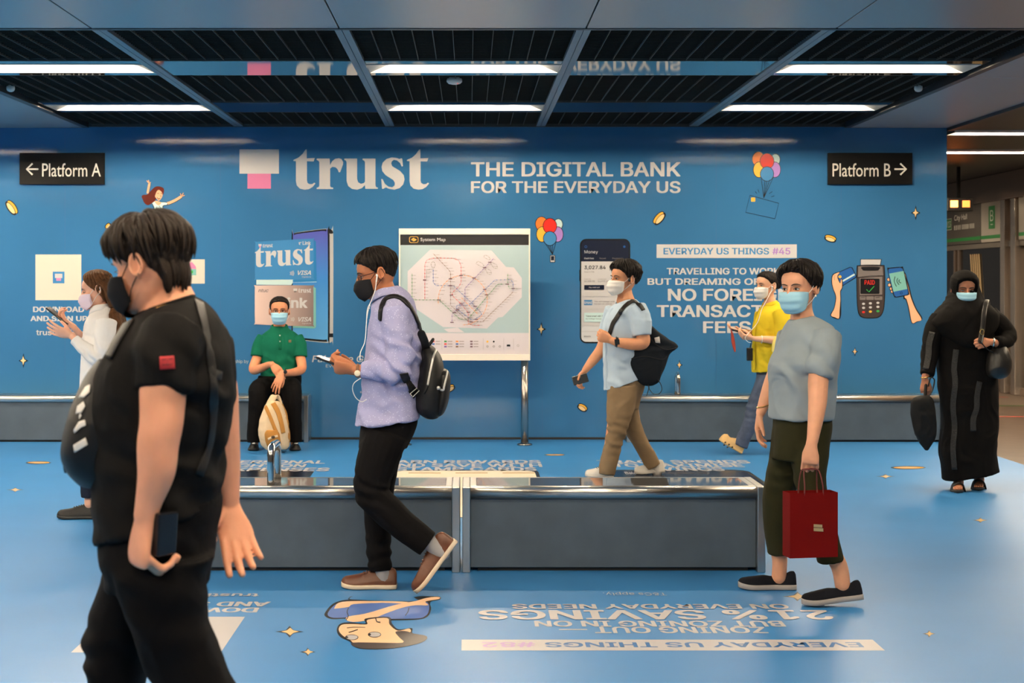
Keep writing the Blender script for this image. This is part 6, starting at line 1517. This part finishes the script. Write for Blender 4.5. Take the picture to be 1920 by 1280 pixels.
# headscarf: hood with a face opening, and cape over the shoulders
R = []; o_ = Vector((-.005, 0, .012)); n = 72
HS = fabric('black_scarf', (.0055, .0048, .0045))
def lineH(A): return np.interp(A, [0, 20, 38, 48, 60, 180], [36, 33, 20, -60, -92, -92])
hd.hair(P.root, HS, lineH, lambda A, el: np.interp(el, [-90, -40, 0, 40, 90], [.02, .024, .024, .024, .022]), streak=.0, name='headscarf', n=100)
mb = MB(flat=1)
P.levels(mb, [(524, 1788, 1830, .10, .05), (540, 1783, 1834, .12, .05), (556, 1777, 1840, .13, .035), ((570, 566), 1768, 1848, .145, .02), ((588, 578), 1752, 1860, .155, .0), ((607, 590), 1741, 1872, .165, 0), ((624, 612), 1752, 1868, .17, 0), ((642, 638), 1776, 1846, .165, -.01), (650, 1792, 1836, .15, -.01)])
mc = P.cloth('scarf_cape', mb, HS, .006, .006, (9, 9, 3), 43)
hd.mask(P.root, SURG, None, pleat=1, fit=1.05)
b = MB(); w0 = P.p(1735, 707, -.083); R = [w0 + Vector((1, 0, 0))*.034*math.cos(a) + Vector((0, 1, 0))*.034*math.sin(a) + Vector((0, 0, .004*math.cos(a))) for a in (2*math.pi*k/24 for k in range(25))]; b.tube(R, .0035, n=8, sub=1); b.build('bracelet', MATS['gold'], P.root)
b = MB(); w0 = P.p(1863, 642, -.19); R = [w0 + Vector((.2, .9, 0)).normalized()*.033*math.cos(a) + Vector((.1, 0, 1)).normalized()*.033*math.sin(a) for a in (2*math.pi*k/24 for k in range(25))]; b.tube(R, [(.003, .008)]*25, n=8, sub=1, ref=(0, 1, 0)); b.build('watch', mat('watch_silver', (.7, .68, .62), rough=.2, metal=1), P.root)
SN = mat('sandal_black', (.010, .009, .009), rough=.6); SK6 = S6
for x, d, zz in ((1797, -.06, 0), (1836, .08, 0)):
    hx = P.p(x, 900, d+.09); tx = P.p(x-1, 900, d-.14); a = Vector((hx.x, P.Y0+d+.10, zz)); c = Vector((tx.x, P.Y0+d-.14, zz))
    xx = (c-a).normalized(); yy = Vector((1, 0, 0))
    b = MB()
    R = []
    for t, wv in ((0, .02), (.05, .034), (.2, .038), (.45, .036), (.7, .046), (.88, .044), (.97, .03), (1, .012)):
        q = a + (c-a)*t; R.append([q + yy*wv*math.cos(s_) + Vector((0, 0, .012+.012*math.sin(s_))) for s_ in (2*math.pi*k/16 for k in range(16))])
    b.rings(R); so = b.build('sandal', SN, P.root)
    b = MB(); m_ = a + (c-a)*.62
    b.tube([m_ + yy*.045 + Vector((0, 0, .015)), m_ + yy*.03 + Vector((0, 0, .055)), m_ + Vector((0, 0, .066)), m_ - yy*.03 + Vector((0, 0, .055)), m_ - yy*.045 + Vector((0, 0, .015))], [(.006, .034)]*5, ref=(0, 0, 1), n=10); b.build('sandal_strap', SN, so)
    b = MB(); b.tube([a + (c-a)*.12 + Vector((0, 0, .055)), a + (c-a)*.4 + Vector((0, 0, .05)), a + (c-a)*.72 + Vector((0, 0, .038))], [(.030, .026), (.034, .022), (.036, .012)], ref=yy, n=12)
    for k in range(5):
        q = a + (c-a)*.78 + yy*(-.028+.014*k); b.tube([q + Vector((0, 0, .034)), q + (c-a)*.08 + Vector((0, 0, .032)), q + (c-a)*(.15-.012*abs(k-1.5)) + Vector((0, 0, .028))], .0075, n=8)
    b.build('foot', SK6, so, label='bare toes in the sandal')
# her shoulder bag
bg = empty('handbag', P.p(1872, 708, -.1), 'black shoulder handbag carried by the woman in the black robe', 'bag')
BL = mat('bag_leather_black', (.013, .012, .011), rough=.38, bump=.1, bscale=120)
mb = MB(); P.levels(mb, [(648, 1868, 1884, .04, -.14), (658, 1856, 1890, .07, -.14), (676, 1850, 1895, .085, -.14), (694, 1848, 1894, .085, -.14), (704, 1852, 1888, .07, -.14), (709, 1860, 1878, .04, -.14)])
P.cloth('bag_body', mb, BL, .006, .004, (7, 7, 7), 45, parent=bg)
b = MB(); b.tube([P.p(1838, 640, -.24), P.p(1842, 618, -.2), P.p(1845, 590, -.19), P.p(1848, 570, -.13), P.p(1850, 562, -.03), P.p(1852, 570, .09)], [(.019, .004)]*6, ref=(1, 0, 0), n=10, sub=6); b.tube([P.p(1838, 640, -.24), P.p(1848, 652, -.22), P.p(1860, 660, -.19)], [(.016, .004)]*3, ref=(0, 1, 0), n=10); b.build('bag_strap', BL, bg)
b = MB(); R = [P.p(1841.5, 622, -.225) + Vector((.014*math.cos(a), 0, .02*math.sin(a))) for a in (2*math.pi*k/20 for k in range(21))]; b.tube(R, .0035, n=8, sub=1); b.build('ring', MATS['gold'], bg)
# folded umbrella
um = empty('umbrella', P.p(1736, 842, -.12), 'folded black umbrella hanging from the right hand of the woman in the black robe', 'umbrella')
mb = MB(); P.levels(mb, [(742, 1728, 1742, .035, -.14), (750, 1710, 1750, .055, -.14), (775, 1709, 1754, .06, -.14), (800, 1713, 1756, .055, -.14), (818, 1719, 1755, .045, -.14), (832, 1727, 1748, .03, -.14), (843, 1735, 1740, .012, -.14)])
UMB = fabric('umbrella_black', (.012, .012, .012), rough=.6); P.cloth('canopy', mb, UMB, .006, .008, (12, 12, 2), 47, parent=um)
b = MB(); b.tube([P.p(1734, 752, -.14), P.p(1735, 735, -.13), P.p(1736, 722, -.12)], .011, n=10); b.build('handle', BLACKN, um)
b = MB(); b.tube([P.p(1742, 742, -.16), P.p(1749, 730, -.16), P.p(1752, 712, -.15), P.p(1745, 708, -.14), P.p(1741, 722, -.13)], [(.012, .004)]*5, ref=(0, 1, 0), n=8); b.build('wrist_loop', BLACKN, um)

# ================================================================== WOMAN IN WHITE SHIRT, LONG HAIR
P = Person(9.80, 165, 'woman with long brown hair and white shirt, partly behind the man in black')
S7 = skin('fair_pink', (224, 170, 144))
hd = Head(P.p(182, 543), (-.955, -.1, -.2), (-.12, 0, 1), 1.0)
mb = MB(); hd.add(mb)
P.limb(mb, [(185, 550, .01, .046), (188, 570, .01, .048), (192, 588, 0, .07)])
P.levels(mb, [(592, 176, 212, .08), (625, 168, 214, .12), (680, 168, 214, .12), (740, 165, 215, .12)])
P.limb(mb, [(198, 610, -.15, .04), (192, 660, -.18, .04), (184, 668, -.18, .037), (160, 652, -.17, .030), (140, 635, -.15, .023), (136, 631, -.145, .022)])
hand(mb, P.p(134, 629, -.14), (-.93, 0, .30), (.1, -.85, -.5), (.2, -.4, 1), curl=(8, 14, 10), thumb=(34, 14), s=.98, spread=1.5)
P.limb(mb, [(188, 610, .15, .04), (178, 655, .18, .038), (160, 640, .12, .030), (142, 618, .03, .022), (138, 614, .0, .021)])
hand(mb, P.p(136, 611, .0), (-.8, -.1, .55), (.45, .2, -.85), (.1, -.8, .5), curl=(40, 50, 35), thumb=(40, 20), s=.95)
P.limb(mb, [(185, 740, -.06, .07), (172, 820, -.08, .05), (168, 900, -.08, .035), (168, 945, -.08, .033)]); P.limb(mb, [(200, 740, .06, .07), (212, 830, .08, .05), (232, 940, .08, .034)])
P.body(mb, S7, .0045, hd, look=(1, 0, -.8), lid=.55, brow=.7)
WS = fabric('white_shirt', (.74, .73, .73), bump=.1, vary=.02)
mb = MB(flat=1)
P.levels(mb, [((586, 572), 172, 204, .055), ((592, 580), 168, 212, .09), ((608, 596), 161, 220, .145), (640, 156, 222, .16), (680, 154, 220, .16), (715, 152, 220, .16), (745, 152, 220, .16)])
P.limb(mb, [(200, 602, -.12, .066), (196, 640, -.17, .062), (192, 664, -.185, .056), (178, 668, -.18, .050), (160, 655, -.17, .044), (139, 636, -.15, .036)])
P.limb(mb, [(192, 602, .12, .062), (184, 645, .18, .055), (172, 655, .16, .048), (152, 630, .08, .036)])
sh7 = P.cloth('shirt', mb, WS, .0055, .004, (6, 6, 8), 51, [((180, 668, -.2), .12, .008, (.7, 0, .7), 85)])
collar(P.root, P.p(188, 582), (-.96, -.1, -.1), (.1, 0, 1), .055, WS, h=.040, drop=.02, gap=22, point=.03)
NV = fabric('navy_trouser', (.010, .013, .024))
mb = MB(flat=1)
P.levels(mb, [(735, 150, 220, .155), (765, 152, 220, .155), (800, 154, 214, .14)])
P.levels(mb, [(770, 152, 205, .105, -.06), (830, 151, 195, .095, -.08), (880, 151, 188, .08, -.08), (931, 153, 182, .062, -.08)])
P.levels(mb, [(770, 165, 220, .105, .06), (830, 186, 232, .095, .08), (880, 205, 245, .08, .08), (935, 222, 252, .062, .08)])
P.cloth('trousers', mb, NV, .006, .003, (8, 8, 8), 53)
fz = lambda x, d, z=0: Vector((P.p(x, 800, d).x, P.Y0+d, z))
P.shoe(fz(187, -.08), fz(107, -.09), BLACKN, SOLEB, h=.085, w=.046, lace=BLACKN, sole=.022)
P.shoe(fz(262, .08, .02), fz(190, .08, 0), BLACKN, SOLEB, h=.085, w=.046, lace=BLACKN, sole=.022)
HBR = hairmat('brown', (.085, .036, .014), .45)
def line7(A): return np.interp(A, [0, 30, 50, 66, 78, 96, 120, 180], [48, 40, 24, 4, -10, -30, -60, -75])
def th7(A, el): return np.interp(el, [-70, -30, 0, 25, 50, 75, 90], [.02, .022, .020, .018, .018, .018, .018])
rl = random.Random(9)
def long_(b):
    for k in range(70):                                         # strands falling down the back
        q = rl.uniform(-1, 1); s_ = rl.uniform(-.01, .01); e = rl.uniform(-8, 14)
        b.tube([hd.W(-.03+s_, q*.086, .055), hd.W(-.075-.02*(1-q*q)+s_, q*.09, -.01), hd.W(-.085-.025*(1-q*q)+s_, q*.088, -.10), P.p(214+e*.4, 590, 0)+Vector((.035*(1-q*q), q*.10, 0)), P.p(220+e*.7, 618+e, 0)+Vector((.03*(1-q*q), q*.11, 0)), P.p(222+e, 645+e*1.6, 0)+Vector((.03*(1-q*q), q*.11, 0))], [.012, .016, .017, .017, .014, .004], n=7, sub=3)
    for k in range(14):                                          # the lock in front of the shoulder
        s_ = rl.uniform(-1, 1); b.tube([hd.W(.01, -.07, .03), hd.W(.0, -.078, -.06), P.p(178+2*s_, 588, .1), P.p(167+3*s_, 605, .09), P.p(157+2*s_, 628, .075)], [.010, .012, .012, .010, .003], n=7, sub=3)
hd.hair(P.root, HBR, line7, th7, seed=19, streak=.003, extra=long_)
PM = fabric('pale_pink_mask', srgb(226, 208, 222), bump=.08, vary=.02)
hd.mask(P.root, PM, LOOP, pleat=.5, fit=1.05)
phone('phone', P.p(109, 592, -.04), (-.74, 0, .60), (.05, 1, .05), .175, .078, .012, 'dark phone held by the woman with long brown hair')

# ================================================================== SEATED MAN IN GREEN POLO SHIRT
P = Person(13.85, 515, 'man in green polo shirt and black trousers with glasses, sitting on the wall bench')
S8 = skin('warm_tan', (212, 142, 104))
hd = Head(P.p(524, 583, .28), (.10, -.97, .0), (0, 0, 1), 1.06)
mb = MB(); hd.add(mb)
P.limb(mb, [(524, 592, .30, .056), (524, 612, .31, .057), (525, 625, .32, .075)])
P.levels(mb, [(628, 500, 550, .08, .32), (655, 497, 553, .1, .32), (700, 498, 553, .1, .34), (722, 496, 556, .1, .36)])
P.limb(mb, [(490, 645, .30, .05), (483, 668, .26, .047), (475, 692, .18, .044), (487, 691, .07, .040), (503, 684, -.06, .031), (509, 683, -.10, .028)])
hand(mb, P.p(510, 683, -.10), (.55, -.35, -.6), (-.25, -.75, .55), (.6, -.2, .6), curl=(14, 22, 14), thumb=(30, 20), s=1.0)
P.limb(mb, [(560, 645, .30, .05), (563, 668, .26, .047), (566, 690, .18, .044), (555, 697, .06, .040), (538, 699, -.10, .031), (532, 700, -.14, .028)])
hand(mb, P.p(529, 701, -.145), (-.42, -.25, -.85), (-.2, -.85, .25), (.9, -.2, 0), curl=(10, 16, 12), thumb=(25, 15), s=1.02, spread=1.4)
P.limb(mb, [(504, 728, .35, .08), (485, 735, -.05, .055), (479, 800, -.05, .04), (477, 830, -.05, .038)]); P.limb(mb, [(544, 728, .35, .08), (548, 735, -.05, .055), (551, 800, -.05, .04), (552, 830, -.05, .038)])
P.body(mb, S8, .005, hd, look=(1, 0, .0), lid=.1, size=1.05)
GP = fabric('green_polo', srgb(14, 92, 70), bump=.12, vary=.05)
mb = MB(flat=1)
P.levels(mb, [(612, 512, 537, .06, .31), (619, 503, 546, .085, .31), (630, 490, 560, .115, .31), (645, 485, 565, .13, .31), (672, 489, 560, .13, .31), (698, 490, 560, .135, .31), (714, 488, 563, .14, .30)])
P.limb(mb, [(496, 633, .30, .07), (487, 650, .28, .068), (483, 668, .255, .064)])
P.limb(mb, [(554, 633, .30, .07), (562, 650, .28, .068), (563, 669, .255, .064)])
sh8 = P.cloth('polo_shirt', mb, GP, .006, .005, (6, 6, 6), 61, [((525, 700, .15), .2, .006, (.3, 0, 1), 60)]); bs8 = bvh_of(sh8)
collar(P.root, P.p(524, 616, .31), (.05, -1, -.1), (0, 0, 1), .066, GP, h=.036, drop=.02, gap=22, point=.03)
strap_on(bs8, [(525, 626), (525, 640), (525, 655)], .014, .002, 'placket', fabric('green_placket', srgb(12, 92, 66)), sh8, off=.002)
for y in (629, 640): 
    p_ = proj(bs8, 525, y, .005); b = MB(); b.ball(p_, .007, 6); b.build('button', mat('button_pale', (.6, .6, .55), rough=.4), sh8)
patch_on(bs8, [(541, 637), (546, 637), (546, 642), (541, 642)], 'chest_badge', mat('badge_brown', (.16, .10, .05), rough=.7), sh8, n=2)
mb = MB(flat=1)
P.levels(mb, [(704, 485, 565, .145, .31), (722, 480, 564, .16, .30), (738, 480, 564, .17, .28), (748, 486, 560, .16, .28)])
for s_, hx, kx, ax in ((-1, 504, 485, 478), (1, 544, 547, 552)):
    P.limb(mb, [(hx, 727, .33, .10), ((hx+kx)/2, 727, .12, .098), (kx, 731, -.04, .090), (kx-1*s_*-1, 748, -.07, .085), ((kx+ax)/2, 780, -.06, .078), (ax, 812, -.05, .072), (ax, 828, -.05, .070)])
P.cloth('trousers', mb, BLACKT, .006, .005, (7, 7, 8), 63)
for x, t in ((478, -6), (551, 6)):
    P.shoe(Vector((P.p(x, 830, .08).x, P.Y0+.08, 0)), Vector((P.p(x+t*.6, 830, -.2).x, P.Y0-.20, 0)), BLACKN, SOLEB, h=.085, w=.05, lace=mat('lace_white', (.7, .7, .7), rough=.7) if 0 else BLACKN, sole=.022)
    b = MB(); b.ball(P.p(x+t*.5+1, 831, -.14), (.018, .02, .006), 7); b.build('tongue_tab', mat('tab_white', (.65, .65, .65), rough=.6), P.root)
def line8(A): return np.interp(A, [0, 35, 55, 72, 84, 96, 112, 150, 180], [44, 40, 30, 8, -4, 12, -16, -34, -36])
def th8(A, el): return np.interp(el, [-40, -20, 0, 25, 50, 75, 90], [.003, .006, .009, .013, .016, .018, .018])
hd.hair(P.root, HB, line8, th8, seed=22, streak=.002)
hd.mask(P.root, SURG, LOOP, pleat=1.1, fit=1.0)
glasses(hd, P.root, mat('frame_metal', (.05, .022, .012), rough=.3))
b = MB(); w0 = P.p(534, 699, -.125); R = [w0 + Vector((.25, .9, 0)).normalized()*.0*1 + Vector((.1, .3, 1)).normalized()*.034*math.cos(a) + Vector((.2, -.95, .3)).normalized()*.034*math.sin(a) for a in (2*math.pi*k/24 for k in range(25))]
b.tube(R, [(.004, .012)]*25, n=8, sub=1, ref=(1, .2, 0)); wo = b.build('watch', BLACKN, P.root)
b = MB(); b.ball(P.p(535, 697, -.165), (.018, .006, .018), 8); b.build('watch_face', SCREEN, wo)
# his backpack, standing between his feet
bk = empty('backpack', Vector((P.p(512, 840, -.30).x, P.Y0-.30, 0)), 'tan and cream backpack standing on the floor between the seated man\'s feet', 'backpack')
CRM = fabric('pack_cream', srgb(214, 190, 158), vary=.1, vscale=8); TNB = fabric('pack_tan', srgb(176, 124, 64), vary=.1, vscale=8)
mb = MB(); P.levels(mb, [(752, 507, 521, .05, -.28), (760, 498, 529, .08, -.28), (775, 491, 534, .10, -.29), (795, 486, 538, .115, -.30), (815, 485, 541, .125, -.30), (832, 490, 542, .12, -.30), (841, 499, 538, .10, -.30)])
o = P.cloth('main_body', mb, CRM, .006, .006, (7, 7, 7), 65, parent=bk); bo = bvh_of(o)
mb = MB(); P.levels(mb, [(757, 512, 530, .06, -.24), (775, 516, 537, .09, -.24), (800, 522, 541, .11, -.25), (822, 526, 543, .11, -.26), (838, 524, 541, .10, -.26)]); P.cloth('side_panel', mb, TNB, .006, .005, (7, 7, 7), 67, parent=bk)
mb = MB(); P.levels(mb, [(806, 500, 519, .05, -.40), (812, 496, 524, .06, -.40), (824, 497, 526, .065, -.40), (835, 501, 527, .06, -.40), (839, 506, 524, .05, -.40)]); o2 = P.cloth('front_pocket', mb, TNB, .006, .004, (8, 8, 8), 69, parent=bk)
strap_on(bo, [(498, 762), (506, 780), (514, 800), (519, 812)], .016, .006, 'compression_strap', TNB, bk)
strap_on(bo, [(512, 756), (521, 772), (527, 792), (531, 812)], .022, .004, 'tan_panel', TNB, bk)
strap_on(bvh_of(o2), [(503, 823), (512, 819), (520, 817)], .010, .005, 'pocket_strap', CRM, bk)
b = MB(); b.ball(P.p(512, 819, -.47), (.018, .01, .014), 8); b.build('buckle', mat('buckle_brown', (.10, .06, .03), rough=.5), bk)
b = MB(); b.tube([P.p(500, 764, -.3), P.p(508, 752, -.3), P.p(515, 742, -.28), P.p(521, 747, -.26), P.p(527, 765, -.24), P.p(532, 785, -.22)], [(.02, .006), (.03, .006), (.032, .006), (.028, .006), (.022, .005), (.016, .004)], ref=(1, 0, 0), n=10); b.build('shoulder_strap', CRM, bk)
b = MB(); b.tube([P.p(517, 752, -.26), P.p(528, 768, -.24), P.p(534, 790, -.22), P.p(537, 815, -.22)], [(.026, .006)]*4, ref=(1, 0, 0), n=10); b.build('shoulder_strap', fabric('pack_black', (.03, .028, .025)), bk)
b = MB(); b.obox(P.p(530, 779, -.3), (.02, 0, .004), (0, .012, 0), (0, 0, .012)); b.build('strap_tab', mat('tab_orange', srgb(200, 110, 40), rough=.6), bk)
